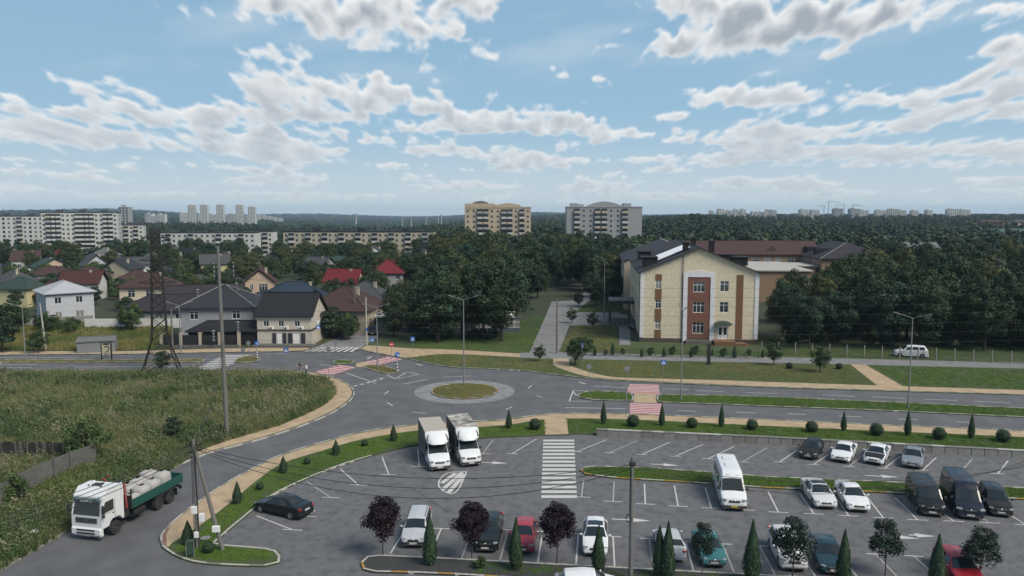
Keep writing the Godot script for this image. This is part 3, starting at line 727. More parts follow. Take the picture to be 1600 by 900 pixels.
func thuja_mesh(sd: int, h: float, rad: float, cards: int) -> MB:
	var r := RandomNumberGenerator.new()
	r.seed = sd
	var m := MB.new()
	m.colored = true
	m.tint = Color(0.028, 0.052, 0.028)
	m.lathe([Vector2(rad * 0.3, 0.12), Vector2(rad * 0.78, h * 0.14), Vector2(rad * 0.8, h * 0.35), Vector2(rad * 0.55, h * 0.65), Vector2(rad * 0.2, h * 0.9), Vector2(0.01, h * 0.97)], 10)
	for k in cards:
		var y := pow(r.randf(), 0.85)
		var prof := 1.0 - pow(y, 1.7) if y > 0.2 else 0.55 + 0.45 * sqrt(y / 0.2) - 0.06
		var a := r.randf() * TAU
		var lump := 1.0 + 0.10 * sin(a * 3 + y * 9 + sd) + 0.07 * sin(a * 7 - y * 15)
		var rr := rad * prof * lump * r.randf_range(0.84, 1.06)
		var d := Vector3(cos(a), 0, sin(a))
		var t := r.randf_range(0.6, 1.45)
		m.tint = Color(0.028 * t * r.randf_range(0.8, 1.3), 0.052 * t, 0.028 * t)
		leaf(m, d * rr + Vector3.UP * (0.1 + y * (h - 0.1)), (d + rand_dir(r) * 0.55).normalized(), (Vector3.UP + d * 0.3 + rand_dir(r) * 0.4).normalized(), rad * r.randf_range(0.22, 0.4), rad * r.randf_range(0.1, 0.18), d + Vector3.UP * 0.3)
	return m

func ball_mesh(sd: int, rad: float, cards: int, col: Color) -> MB:
	var r := RandomNumberGenerator.new()
	r.seed = sd
	var m := MB.new()
	m.colored = true
	m.tint = col
	var prof := []
	for k in 7: prof.append(Vector2(rad * 0.86 * sin(PI * (k + 0.2) / 6.4), rad - rad * 0.86 * cos(PI * (k + 0.2) / 6.4)))
	m.lathe(prof, 12)
	for k in cards:
		var d := rand_dir(r)
		var t := r.randf_range(0.6, 1.45)
		m.tint = Color(col.r * t, col.g * t, col.b * t)
		var lump := 1.0 + 0.07 * sin(d.x * 9 + sd) * sin(d.z * 8) + 0.05 * sin(d.y * 12)
		leaf(m, Vector3(0, rad, 0) + d * rad * lump * r.randf_range(0.88, 1.05), (d + rand_dir(r) * 0.7).normalized(), rand_dir(r), rad * r.randf_range(0.14, 0.24), rad * r.randf_range(0.08, 0.14), d)
	return m

func make_plant(called: String, label: String, category: String, foliage_name: String, foliage, stem_name: String, stem, group := "") -> Node3D:
	var o := Node3D.new()
	o.name = called
	o.set_meta("label", label); o.set_meta("category", category)
	if group: o.set_meta("group", group)
	part(o, stem_name, stem, mats["bark"])
	part(o, foliage_name, foliage, mats["leaf"])
	return o

func plant(proto: Node3D, at: Vector3, size: Vector3, turn: float, label := "") -> Node3D:
	var o := copy(proto, str(proto.name), label)
	o.position = at; o.scale = size; o.rotation.y = turn
	return o

func stem(h: float, thick: float) -> MB:
	var m := MB.new()
	m.tube([Vector3(0, -0.1, 0), Vector3(0.01, h * 0.5, 0), Vector3(0, h, 0.01)], thick, thick * 0.7, 6, false)
	return m

var proto := {}

func plant_materials() -> void:
	grain(mat("bark", 0.075, 0.06, 0.048, 0.95), texs["wear"], 0.8, false)
	leaf_mat("leaf")
	leaf_mat("grass")
	var park := [Color(0.027, 0.048, 0.024), Color(0.036, 0.056, 0.025), Color(0.022, 0.042, 0.026), Color(0.054, 0.068, 0.027)]
	for k in 4: proto["park%d" % k] = make_plant("park_tree", "", "tree", "crown", crown(20 + k, 14.0, [1.6, 1.2, 1.8, 1.4][k], [5.0, 5.6, 4.6, 5.2][k], [70, 76, 66, 72][k], 120, 0.46, park[k], 0.3, k % 2), "trunk", trunk(20 + k, 14.0, 3.4, 5.0, 0.3, 9))
	for k in 3: proto["garden%d" % k] = make_plant("garden_tree", "", "tree", "crown", crown(40 + k, 6.4, 1.2, [2.6, 3.0, 2.2][k], 34, 70, 0.34, [Color(0.034, 0.058, 0.025), Color(0.052, 0.080, 0.028), Color(0.026, 0.047, 0.028)][k], 0.3, k % 2), "trunk", trunk(40 + k, 6.0, 1.4, 2.4, 0.14, 6))
	proto["purple"] = make_plant("purple_tree", "", "tree", "crown", crown(61, 4.4, 1.15, 1.42, 64, 70, 0.17, Color(0.019, 0.012, 0.019), 0.3, 1), "trunk", trunk(61, 4.0, 1.2, 1.2, 0.05, 8))
	proto["young"] = make_plant("young_tree", "", "tree", "crown", crown(67, 4.3, 1.1, 1.2, 56, 50, 0.16, Color(0.020, 0.034, 0.025), 0.3, 1), "trunk", trunk(67, 4.1, 1.1, 1.0, 0.045, 8))
	proto["thuja0"] = make_plant("columnar_thuja", "", "thuja", "foliage", thuja_mesh(3, 3.4, 0.52, 2300), "stem", stem(0.3, 0.06))
	proto["thuja1"] = make_plant("columnar_thuja", "", "thuja", "foliage", thuja_mesh(8, 1.7, 0.42, 1500), "stem", stem(0.25, 0.05))
	proto["ball"] = make_plant("round_shrub", "", "shrub", "foliage", ball_mesh(5, 0.62, 1400, Color(0.029, 0.052, 0.029)), "stem", stem(0.3, 0.05))
	proto["bush"] = make_plant("bush", "", "bush", "foliage", crown(80, 1.3, 0.05, 0.75, 26, 50, 0.16, Color(0.034, 0.056, 0.026), 0.3), "stem", stem(0.7, 0.05))

# grass and weeds: clumps of blades
func clump(sd: int, blades: int, h: float, wide: float, spread: float, flower := 0) -> ArrayMesh:
	var r := RandomNumberGenerator.new()
	r.seed = sd
	var m := MB.new()
	m.colored = true
	for k in blades:
		var a := r.randf() * TAU
		var p := Vector3(cos(a), 0, sin(a)) * spread * sqrt(r.randf())
		var d := Vector3(r.randf_range(-1, 1), 0, r.randf_range(-1, 1)) * 0.42
		var hh := h * r.randf_range(0.45, 1.1)
		var s := Vector3(-sin(a * 3), 0, cos(a * 3)) * wide * r.randf_range(0.6, 1.3)
		var t := r.randf_range(0.7, 1.3)
		m.tint = Color(t * r.randf_range(0.88, 1.15), t, t * r.randf_range(0.8, 1.1))
		var b := p + Vector3.UP * hh * 0.6 + d * hh * 0.4
		var e := p + Vector3.UP * hh + d * hh
		m.tri(p - s, p + s, b + s * 0.8); m.tri(p - s, b + s * 0.8, b - s * 0.8); m.tri(b - s * 0.8, b + s * 0.8, e)
		if flower > 0 and k % flower == 0:
			m.tint = Color(3.2, 2.9, 3.4)
			for j in 3: leaf(m, e + rand_dir(r) * 0.05, (Vector3.UP + rand_dir(r) * 0.5).normalized(), rand_dir(r), 0.11, 0.09, Vector3.UP)
	return m.mesh()

func weed(sd: int) -> ArrayMesh:
	var r := RandomNumberGenerator.new()
	r.seed = sd
	var m := MB.new()
	m.colored = true
	for k in 7:
		var d := Vector3(r.randf_range(-1, 1), 0, r.randf_range(-1, 1)) * 0.5
		var h := r.randf_range(0.5, 1.15)
		for j in 9:
			var f := (j + 1) / 9.0
			var t := r.randf_range(0.7, 1.35)
			m.tint = Color(t, t, t * 0.95)
			var q := (rand_dir(r) + Vector3.UP * 0.7).normalized()
			leaf(m, d * 0.5 + Vector3(d.x * f * 0.5, h * f, d.z * f * 0.5) + rand_dir(r) * 0.1, q, rand_dir(r), 0.26 * (1.3 - f * 0.5), 0.12, Vector3.UP)
	return m.mesh()

func scatter(called: String, label: String, category: String, mesh: Mesh, area: PackedVector2Array, y: float, count: int, lo: float, hi: float, cols: Array, least := -2.0) -> void:
	var box := Rect2(area[0], Vector2.ZERO)
	for q in area: box = box.expand(q)
	var tr := []
	var cs := []
	var tries := 0
	var patch := FastNoiseLite.new()
	patch.seed = called.hash() % 999; patch.frequency = 0.09; patch.fractal_octaves = 3
	while tr.size() < count and tries < count * 6:
		tries += 1
		var p := Vector2(rng.randf_range(box.position.x, box.end.x), rng.randf_range(box.position.y, box.end.y))
		if not Geometry2D.is_point_in_polygon(p, area): continue
		var paved := false
		for q in paths:
			if Geometry2D.is_point_in_polygon(p, q): paved = true
		if paved: continue
		var n := patch.get_noise_2d(p.x, p.y)
		if n < least: continue
		var s := rng.randf_range(lo, hi) * (1.0 + 0.4 * n)
		tr.append(Transform3D(Basis(Vector3.UP, rng.randf() * TAU).scaled(Vector3(s, s * rng.randf_range(0.8, 1.2), s)), Vector3(p.x, y, p.y)))
		var c: Color = cols[0].lerp(cols[1], clampf(0.5 + n * 1.5 + rng.randf_range(-0.25, 0.25), 0, 1))
		cs.append(c * rng.randf_range(0.8, 1.2))
	if tr.is_empty(): return
	var mm := MultiMesh.new()
	mm.transform_format = MultiMesh.TRANSFORM_3D
	mm.use_colors = true
	mm.mesh = mesh
	mm.instance_count = tr.size()
	for k in tr.size():
		mm.set_instance_transform(k, tr[k]); mm.set_instance_color(k, cs[k])
	var o := MultiMeshInstance3D.new()
	o.name = numbered(called)
	o.multimesh = mm
	o.material_override = mats["grass"]
	o.set_meta("kind", "stuff"); o.set_meta("label", label); o.set_meta("category", category)
	add_child(o)

func grow_grass() -> void:
	var short := clump(1, 26, 0.075, 0.011, 0.2)
	var tall := clump(2, 20, 0.50, 0.018, 0.32)
	var seedy := clump(3, 16, 0.8, 0.016, 0.32, 5)
	var herb := weed(4)
	mats["grass"].backlight_enabled = true
	mats["grass"].backlight = Color(0.55, 0.6, 0.4)
	var green := [Color(0.100, 0.20, 0.036), Color(0.14, 0.23, 0.046)]
	var dry := [Color(0.18, 0.21, 0.065), Color(0.26, 0.24, 0.10)]
	var meadow := [Color(0.115, 0.150, 0.060), Color(0.20, 0.215, 0.11)]
	var size := 0
	for q in lawns:
		var area: PackedVector2Array = q[0]
		var smaller := Geometry2D.offset_polygon(area, -0.3)
		if smaller.size() > 0 and q[3] != "meadow": area = smaller[0]
		var s := 0.0
		var t := Geometry2D.triangulate_polygon(area)
		for k in range(0, t.size(), 3): s += absf((area[t[k + 1]] - area[t[k]]).cross(area[t[k + 2]] - area[t[k]])) / 2
		if q[3] == "meadow":
			scatter("meadow_grass", "tall unmown grass filling the empty field beside the curving road", "grass", tall, area, q[1], 34000, 0.7, 1.15, meadow)
			scatter("meadow_herbs", "pale flowering grass stalks spread through the empty field", "grass", seedy, area, q[1], 4500, 0.8, 1.3, [Color(0.17, 0.175, 0.10), Color(0.23, 0.22, 0.14)])
			scatter("meadow_weeds", "leafy green weeds growing between the grass of the empty field", "weeds", herb, area, q[1], 8000, 0.32, 0.7, [Color(0.08, 0.125, 0.048), Color(0.13, 0.17, 0.07)])
			scatter("meadow_thicket", "dark patches of tall leafy weeds in the empty field", "weeds", herb, area, q[1], 3500, 0.45, 0.8, [Color(0.045, 0.082, 0.036), Color(0.07, 0.11, 0.045)], 0.16)
			var bank: PackedVector2Array = poly([-30.26, -68.47, -32.11, -54.27, -32.95, -47.42, -33.77, -40.17, -42.91, -51.65, -42.30, -61.52, -37.94, -67.07, -33.27, -70.70])
			scatter("roadside_weeds", "rank weeds crowding the verge behind the parked truck", "weeds", herb, bank, q[1], 4200, 0.3, 0.7, [Color(0.07, 0.11, 0.04), Color(0.13, 0.16, 0.06)])
		elif q[3] == "weeds":
			scatter("rough_grass", "yellowing rough grass around the small shed", "grass", tall, area, q[1], 9000, 0.8, 1.5, [Color(0.11, 0.15, 0.05), Color(0.21, 0.20, 0.085)])
		else:
			size += 1
			var where: String = {"strip": "short green lawn", "dry": "short dry lawn", "thin": "sparse grass in the gravel"}[q[3]]
			scatter("lawn_grass", where + [" in the planted strip", " around the lamp post in the hub", " of a central reservation", " between the parking rows", " under the tall thujas", " beside the footpath"][clampi(size - 1, 0, 5)], "grass", short, area, q[1], mini(30000, int(s * q[2])), 0.8, 1.6, dry if q[3] == "dry" else green)

const FENCE := [-39.20, -52.71, -39.84, -57.81, -39.49, -62.10, -38.70, -65.38, -38.03, -68.30]

# ---------------------------------------------------------------- buildings
func roof_tex() -> ImageTexture:
	if not texs.has("roof"):
		var im := Image.create(128, 128, false, Image.FORMAT_RGB8)
		var f := FastNoiseLite.new()
		f.frequency = 0.05
		for y in 128:
			for x in 128:
				var g := 0.86 + 0.10 * f.get_noise_2d(x * 3.0, y) + 0.08 * sin(TAU * x / 16.0)
				if y % 32 < 4: g -= 0.16
				im.set_pixel(x, y, Color(g, g, g))
		texs["roof"] = ImageTexture.create_from_image(im)
	return texs["roof"]

func building_materials() -> void:
	var wear: Texture2D = noise_tex("wall wear", 0.02, 0.90, 1.0, 5)
	for q in [["cream wall", 0.62, 0.54, 0.40], ["white wall", 0.62, 0.62, 0.60], ["beige wall", 0.42, 0.37, 0.29], ["pink wall", 0.48, 0.37, 0.27], ["yellow wall", 0.50, 0.46, 0.26], ["grey wall", 0.27, 0.28, 0.295], ["pale grey wall", 0.44, 0.46, 0.50],
		["brick red", 0.175, 0.075, 0.052], ["brick brown", 0.165, 0.085, 0.04], ["yellow brick", 0.26, 0.185, 0.12], ["panel white", 0.50, 0.51, 0.49], ["panel grey", 0.30, 0.32, 0.33], ["panel beige", 0.42, 0.38, 0.29], ["tower sand", 0.44, 0.36, 0.26], ["plinth", 0.075, 0.06, 0.05], ["trim white", 0.66, 0.66, 0.68], ["siding", 0.50, 0.46, 0.39]]:
		grain(mat(q[0], q[1], q[2], q[3], 0.9), wear, 0.11, false, noise_tex("plaster", 0.1, 0.93, 1.0, 3), 0.9)
	for q in [["roof plum", 0.037, 0.032, 0.040], ["roof brown", 0.072, 0.040, 0.038], ["roof slate", 0.032, 0.036, 0.043], ["roof charcoal", 0.019, 0.020, 0.024], ["roof blue", 0.022, 0.043, 0.068], ["roof red", 0.155, 0.018, 0.025], ["roof rust", 0.072, 0.027, 0.022], ["roof silver", 0.44, 0.46, 0.50], ["roof green", 0.036, 0.065, 0.054], ["roof grey", 0.072, 0.076, 0.083], ["roof asbestos", 0.17, 0.175, 0.175]]:
		var m := mat(q[0], q[1], q[2], q[3], 0.72)
		m.metallic_specular = 0.35
		m.albedo_texture = roof_tex(); m.uv1_scale = Vector3(0.7, 0.7, 1)
		m.heightmap_enabled = true; m.heightmap_texture = roof_tex(); m.heightmap_scale = 2.5
	var g := mat("glass", 0.022, 0.028, 0.033, 0.06)
	g.metallic_specular = 0.6
	mat("curtained glass", 0.17, 0.17, 0.16, 0.08)
	mat("dark glass", 0.012, 0.016, 0.02, 0.1)
	mat("frame white", 0.62, 0.62, 0.62, 0.5)
	mat("frame brown", 0.05, 0.035, 0.028, 0.5)
	mat("shutter", 0.02, 0.024, 0.03, 0.6)
	mat("dark metal", 0.03, 0.031, 0.033, 0.5)
	mat("black", 0.012, 0.012, 0.013, 0.6)
	mat("galvanised", 0.19, 0.195, 0.20, 0.6, 0.2)
	grain(mat("rust steel", 0.022, 0.020, 0.019, 0.8), texs["wear"], 1.0, false)
	grain(mat("pole concrete", 0.22, 0.215, 0.20, 0.9), texs["wear"], 0.6, false)
	grain(mat("shed board", 0.30, 0.31, 0.33, 0.9), texs["wear"], 0.5, false)
	grain(mat("grey board", 0.16, 0.155, 0.145, 0.95), texs["wear"], 0.7, false)

func window_meshes(w: float, h: float, bars: int, bar := 0.07) -> Array:
	var key := "win%.2f %.2f %d" % [w, h, bars]
	if not cache.has(key):
		var f := MB.new()
		f.box(Vector3(0, h / 2 - bar / 2, 0), Vector3(w, bar, 0.07)); f.box(Vector3(0, -h / 2 + bar / 2, 0), Vector3(w, bar, 0.07))
		for s in [-1, 1]: f.box(Vector3(s * (w / 2 - bar / 2), 0, 0), Vector3(bar, h - bar * 2, 0.07))
		for k in bars: f.box(Vector3(w * (float(k + 1) / (bars + 1) - 0.5), 0, 0), Vector3(bar, h - bar * 2, 0.065))
		if h > 1.4: f.box(Vector3(0, h * 0.2, 0.002), Vector3(w - bar * 2, bar, 0.06))
		var p := MB.new()
		p.box(Vector3.ZERO, Vector3(w - 0.04, h - 0.04, 0.02))
		cache[key] = [f.mesh(), p.mesh()]
	return cache[key]

func add_window(parent: Node3D, at: Vector3, yaw: float, w: float, h: float, bars := 1, frame := "frame white") -> MeshInstance3D:
	var m := window_meshes(w, h, bars)
	var o := part(parent, "window", m[0], mats[frame], Transform3D(Basis(Vector3.UP, yaw), at))
	part(o, "pane", m[1], mats["curtained glass" if rng.randf() < 0.3 else "glass"], Transform3D(Basis(), Vector3(0, 0, -0.005)))
	return o

func face(k: int, w: float, d: float) -> Array:      # origin, right, yaw, length of the walls: front, right, back, left
	return [[Vector3(-w / 2, 0, d / 2), Vector3.RIGHT, 0.0, w], [Vector3(w / 2, 0, d / 2), Vector3.FORWARD, PI / 2, d], [Vector3(w / 2, 0, -d / 2), Vector3.LEFT, PI, w], [Vector3(-w / 2, 0, -d / 2), Vector3.BACK, -PI / 2, d]][k]

func roof_mesh(kind: String, w: float, d: float, y: float, rise: float, over: float) -> MB:
	var m := MB.new()
	var x := w / 2 + over; var z := d / 2 + over
	var t := 0.16
	var a := Vector3(-x, y, z); var b := Vector3(x, y, z); var c := Vector3(x, y, -z); var e := Vector3(-x, y, -z)
	var up := Vector3.UP * t
	var r0: Vector3; var r1: Vector3
	if kind == "hip":
		var run := minf(x, z)
		r0 = Vector3(-(x - run), y + rise, 0) if x >= z else Vector3(0, y + rise, z - run)
		r1 = Vector3(x - run, y + rise, 0) if x >= z else Vector3(0, y + rise, -(z - run))
		if x >= z:
			m.quad(a + up, b + up, r1 + up, r0 + up); m.quad(c + up, e + up, r0 + up, r1 + up); m.tri(b + up, c + up, r1 + up); m.tri(e + up, a + up, r0 + up)
		else:
			m.quad(b + up, c + up, r1 + up, r0 + up); m.quad(e + up, a + up, r0 + up, r1 + up); m.tri(a + up, b + up, r0 + up); m.tri(c + up, e + up, r1 + up)
		m.quad(a, b, b + up, a + up); m.quad(b, c, c + up, b + up); m.quad(c, e, e + up, c + up); m.quad(e, a, a + up, e + up)
		m.quad(a, e, c, b)
	elif kind == "along":      # ridge runs along x
		r0 = Vector3(-x, y + rise, 0); r1 = Vector3(x, y + rise, 0)
		m.quad(a + up, b + up, r1 + up, r0 + up); m.quad(c + up, e + up, r0 + up, r1 + up)
		m.quad(b, a, r0, r1); m.quad(e, c, r1, r0)
		m.quad(a, b, b + up, a + up); m.quad(c, e, e + up, c + up)
		m.quad(b, r1, r1 + up, b + up); m.quad(r1, c, c + up, r1 + up); m.quad(r0, a, a + up, r0 + up); m.quad(e, r0, r0 + up, e + up)
	elif kind == "deep":      # ridge runs along z
		r0 = Vector3(0, y + rise, z); r1 = Vector3(0, y + rise, -z)
		m.quad(b + up, c + up, r1 + up, r0 + up); m.quad(e + up, a + up, r0 + up, r1 + up)
		m.quad(c, b, r0, r1); m.quad(a, e, r1, r0)
		m.quad(b, c, c + up, b + up); m.quad(e, a, a + up, e + up)
		m.quad(a, r0, r0 + up, a + up); m.quad(r0, b, b + up, r0 + up); m.quad(r1, e, e + up, r1 + up); m.quad(c, r1, r1 + up, c + up)
	else:
		m.box(Vector3(0, y + 0.15, 0), Vector3(w + over * 2, 0.3, d + over * 2))
	return m

func ridge_mesh(kind: String, w: float, d: float, y: float, rise: float, over: float) -> MB:
	var m := MB.new()
	var x := w / 2 + over; var z := d / 2 + over
	var t := 0.2
	var run := minf(x, z)
	var ends := []
	if kind == "hip" and x >= z: ends = [Vector3(-(x - run), y + rise + t, 0), Vector3(x - run, y + rise + t, 0)]
	elif kind == "hip": ends = [Vector3(0, y + rise + t, z - run), Vector3(0, y + rise + t, -(z - run))]
	elif kind == "along": ends = [Vector3(-x, y + rise + t, 0), Vector3(x, y + rise + t, 0)]
	else: ends = [Vector3(0, y + rise + t, z), Vector3(0, y + rise + t, -z)]
	if ends[0].distance_to(ends[1]) > 0.1: m.tube(ends, 0.09, 0.09, 6)
	if kind == "hip":
		for s in [[-1, 1], [1, 1], [1, -1], [-1, -1]]:
			var e: Vector3 = ends[0] if (s[0] < 0 if x >= z else s[1] > 0) else ends[1]
			m.tube([Vector3(s[0] * x, y + t - 0.02, s[1] * z), e], 0.08, 0.08, 6)
	return m

# a house: dictionary with at, turn, w, d, wall (height), rise, roof, over, wm, rm, wins [[face, centre along the wall, sill, width, height, bars]], doors, chimney
func house(called: String, label: String, q: Dictionary) -> Node3D:
	var at: Vector3 = q.at
	at.y = terrain(at.x, at.z) + q.get("y", 0.0)
	var o := thing(called, label, q.get("cat", "house"), at, q.get("turn", 0.0), q.get("group", ""))
	var w: float = q.w; var d: float = q.d; var h: float = q.wall
	var over: float = q.get("over", 0.45)
	var kind: String = q.get("roof", "hip")
	var m := MB.new()
	var openings := [[], [], [], []]
	for k in q.get("wins", []): openings[k[0]].append([k[1] - k[3] / 2, k[2], k[3], k[4]])
	for k in q.get("doors", []): openings[k[0]].append([k[1] - k[2] / 2, 0.15, k[2], k[3]])
	for k in 4:
		var f := face(k, w, d)
		m.wall(f[0], f[1], f[3], h, openings[k])
		m.quad(f[0] + Vector3.DOWN * 2, f[0] + f[1] * f[3] + Vector3.DOWN * 2, f[0] + f[1] * f[3], f[0])
	if kind == "along":
		for s in [-1.0, 1.0]:
			var t := [Vector3(s * w / 2, h, -s * -d / 2), Vector3(s * w / 2, h, -s * d / 2), Vector3(s * w / 2, h + q.rise * d / (d + over * 2), 0)]
			m.tri(t[0], t[1], t[2])
	elif kind == "deep":
		for s in [-1.0, 1.0]: m.tri(Vector3(-s * w / 2, h, s * d / 2), Vector3(s * w / 2, h, s * d / 2), Vector3(0, h + q.rise * w / (w + over * 2), s * d / 2))
	var drop: float = q.rise * over / (minf(w, d) / 2 + over) if kind != "flat" else 0.0
	part(o, "wall", m, mats[q.wm])
	var rf := part(o, "roof", roof_mesh(kind, w, d, h - drop + 0.02, q.rise + drop, over), mats[q.rm])
	if kind != "flat": part(rf, "ridge_cap", ridge_mesh(kind, w, d, h - drop + 0.02, q.rise + drop, over), mats[q.get("cap", q.rm)])
	for k in q.get("wins", []):
		var f := face(k[0], w, d)
		add_window(o, f[0] + f[1] * k[1] + Vector3.UP * (k[2] + k[4] / 2) - f[1].cross(Vector3.UP) * 0.08, f[2], k[3], k[4], k[5] if k.size() > 5 else 1, q.get("fm", "frame white"))
	for k in q.get("doors", []):
		var f := face(k[0], w, d)
		var b := MB.new()
		b.box(Vector3.ZERO, Vector3(k[2], k[3], 0.08))
		part(o, "door", b, mats[k[4] if k.size() > 4 else "frame brown"], Transform3D(Basis(Vector3.UP, f[2]), f[0] + f[1] * k[1] + Vector3.UP * (0.15 + k[3] / 2) - f[1].cross(Vector3.UP) * 0.08))
	for k in q.get("chimney", []):
		var b := MB.new()
		b.box(Vector3(k[0], k[2] - 0.8, k[1]), Vector3(0.6, 1.9, 0.6)); b.box(Vector3(k[0], k[2] + 0.2, k[1]), Vector3(0.76, 0.12, 0.76))
		part(rf, "chimney", b, mats[q.get("cm", "roof rust")])
	return o

func rows(facing: int, first: float, pitch: float, count: int, sills: Array, w: float, h: float, bars := 1) -> Array:
	var a := []
	for y in sills:
		for k in count: a.append([facing, first + pitch * k, y, w, h, bars])
	return a

func build_school() -> void:
	var turn := -0.285      # the gable wall runs a little towards the viewer on its right
	turn = atan2(-5.71, 19.44)
	var c := Vector3(32.94, 0.1, -134.56)
	var o := thing("school", "three storey cream school with brown brick strips and a dark pitched roof", "school", c, -turn * 0.55)
	o.rotation.y = -0.1105
	var w := 20.4; var d := 43.0; var h := 12.5; var rise := 4.25
	var m := MB.new()
	var x0 := -w / 2
	var strip := [[2.65, 2.3, 1.0, 1.55], [2.65, 6.05, 1.0, 1.5], [2.65, 9.55, 1.0, 1.55]]
	var bay := [[9.2, 1.7, 2.0, 2.0], [9.2, 5.4, 2.0, 1.9], [9.2, 9.05, 2.0, 1.85]]
	var side := [[13.8, 5.5, 1.5, 1.85], [13.8, 9.2, 1.5, 1.85]]
	var door := [13.6, 0.75, 1.75, 2.35]
	var base := Vector3(0, 0, 0)
	m.wall(Vector3(x0, 0, 0), Vector3.RIGHT, w, h, strip + bay + side + [door], 0.18)
	m.tri(Vector3(x0, h, 0), Vector3(-x0, h, 0), Vector3(0, h + rise, 0))
	var left_wins := []
	for k in 9:
		for y in [1.9, 5.5, 9.1]: left_wins.append([2.2 + k * 4.5, y, 2.0, 1.9])
	m.wall(Vector3(x0, 0, -d), Vector3.BACK, d, h, left_wins, 0.18)
	m.wall(Vector3(-x0, 0, 0), Vector3.FORWARD, d, h, [], 0.18)
	m.quad(Vector3(-x0, 0, -d), Vector3(x0, 0, -d), Vector3(x0, h, -d), Vector3(-x0, h, -d))
	m.tri(Vector3(-x0, h, -d), Vector3(x0, h, -d), Vector3(0, h + rise, -d))
	part(o, "wall", m, mats["cream wall"])
	var pl := MB.new()
	for q in [[x0 - 0.06, 12.8 + x0], [15.9 + x0, -x0 + 0.06]]: pl.box(Vector3((q[0] + q[1]) / 2, 0.2, 0.03), Vector3(q[1] - q[0], 1.1, 0.12))
	pl.box(Vector3(x0 - 0.03, 0.2, -d / 2), Vector3(0.12, 1.1, d))
	part(o, "plinth", pl, mats["plinth"])
	for s in [-1.0, 1.0]:
		var b := MB.new()
		b.box(Vector3(s * (w / 2 - 0.3), h / 2 + 0.4, 0.05), Vector3(0.66, h - 0.9, 0.1))
		b.box(Vector3(s * (w / 2 + 0.03), h / 2 + 0.4, -0.35), Vector3(0.1, h - 0.9, 0.6))
		part(o, "pilaster", b, mats["trim white"])
	# brown strips, between the windows
	for q in [[0.78, 2.3], [3.85, 6.05], [7.55, 9.55], [11.1, 12.15]]:
		var b := MB.new()
		b.box(Vector3(x0 + 3.15, (q[0] + q[1]) / 2, 0.03), Vector3(1.12, q[1] - q[0], 0.06))
		part(o, "brick_strip", b, mats["brick brown"])
	var b2 := MB.new()
	b2.box(Vector3(x0 + 17.2, 6.5, 0.03), Vector3(1.15, 11.3, 0.06))
	part(o, "brick_strip", b2, mats["brick brown"])
	# the framed bay
	for q in [[0.78, 1.7], [3.7, 5.4], [7.3, 9.05], [10.9, 11.7]]:
		var b := MB.new()
		b.box(Vector3(x0 + 10.2, (q[0] + q[1]) / 2, 0.045), Vector3(3.9, q[1] - q[0], 0.09))
		part(o, "brick_panel", b, mats["brick red"])
	for y in [1.7, 5.4, 9.05]:
		for s in [[-1.475, 0.95], [1.475, 0.95]]:
			var b := MB.new()
			var hh: float = {1.7: 2.0, 5.4: 1.9, 9.05: 1.85}[y]
			b.box(Vector3(x0 + 10.2 + s[0], y + hh / 2, 0.045), Vector3(s[1], hh, 0.09))
			part(o, "brick_panel", b, mats["brick red"])
	var fr := MB.new()
	var arch := PackedVector2Array([Vector2(-2.75, 0.3), Vector2(-2.0, 0.3), Vector2(-2.0, 11.72), Vector2(1.95, 11.72), Vector2(1.95, 0.3), Vector2(2.72, 0.3), Vector2(2.72, 12.45)])
	for k in 9: arch.append(Vector2(2.72 - 5.47 * (k + 1) / 10.0, 12.42 + 0.42 * sin(PI * (k + 1) / 10.0)))
	arch.append(Vector2(-2.75, 12.45))
	var tr := Geometry2D.triangulate_polygon(arch)
	for k in range(0, tr.size(), 3):
		var p := []
		for j in 3: p.append(Vector3(x0 + 10.2 + arch[tr[k + j]].x, arch[tr[k + j]].y, 0.2))
		if (p[1] - p[0]).cross(p[2] - p[0]).z < 0: p.reverse()
		fr.tri(p[0], p[1], p[2])
	for k in arch.size():
		var a := arch[k]; var b := arch[(k + 1) % arch.size()]
		var p := [Vector3(x0 + 10.2 + a.x, a.y, 0), Vector3(x0 + 10.2 + b.x, b.y, 0), Vector3(x0 + 10.2 + b.x, b.y, 0.2), Vector3(x0 + 10.2 + a.x, a.y, 0.2)]
		if not Geometry2D.is_polygon_clockwise(arch): p.reverse()
		p.reverse()
		fr.quad(p[0], p[1], p[2], p[3])
	part(o, "arched_surround", fr, mats["trim white"])
	for q in strip: add_window(o, Vector3(x0 + q[0] + q[2] / 2, q[1] + q[3] / 2, -0.1), 0, q[2], q[3], 1)
	for q in bay: add_window(o, Vector3(x0 + q[0] + q[2] / 2, q[1] + q[3] / 2, -0.1), 0, q[2], q[3], 2)
	for q in side: add_window(o, Vector3(x0 + q[0] + q[2] / 2, q[1] + q[3] / 2, -0.1), 0, q[2], q[3], 1)
	for q in left_wins: add_window(o, Vector3(x0 + 0.1, q[1] + q[3] / 2, -d + q[0] + q[2] / 2), -PI / 2, q[2], q[3], 2)
	# entrance: door, rounded awning, porch and steps
	var dm := MB.new()
	dm.box(Vector3(x0 + 14.47, 0.75 + 1.18, -0.12), Vector3(1.74, 2.34, 0.08))
	var dr := part(o, "door", dm, mats["frame white"])
	for s in [-0.42, 0.42]:
		var gm := MB.new()
		gm.box(Vector3(x0 + 14.47 + s, 2.15, -0.07), Vector3(0.5, 1.3, 0.03))
		part(dr, "pane", gm, mats["glass"])
	var aw := MB.new()
	var prof := []
	for k in 9: prof.append(Vector2(x0 + 14.4 + 1.5 * cos(PI - PI * k / 8.0), 3.45 + 0.62 * sin(PI * k / 8.0)))
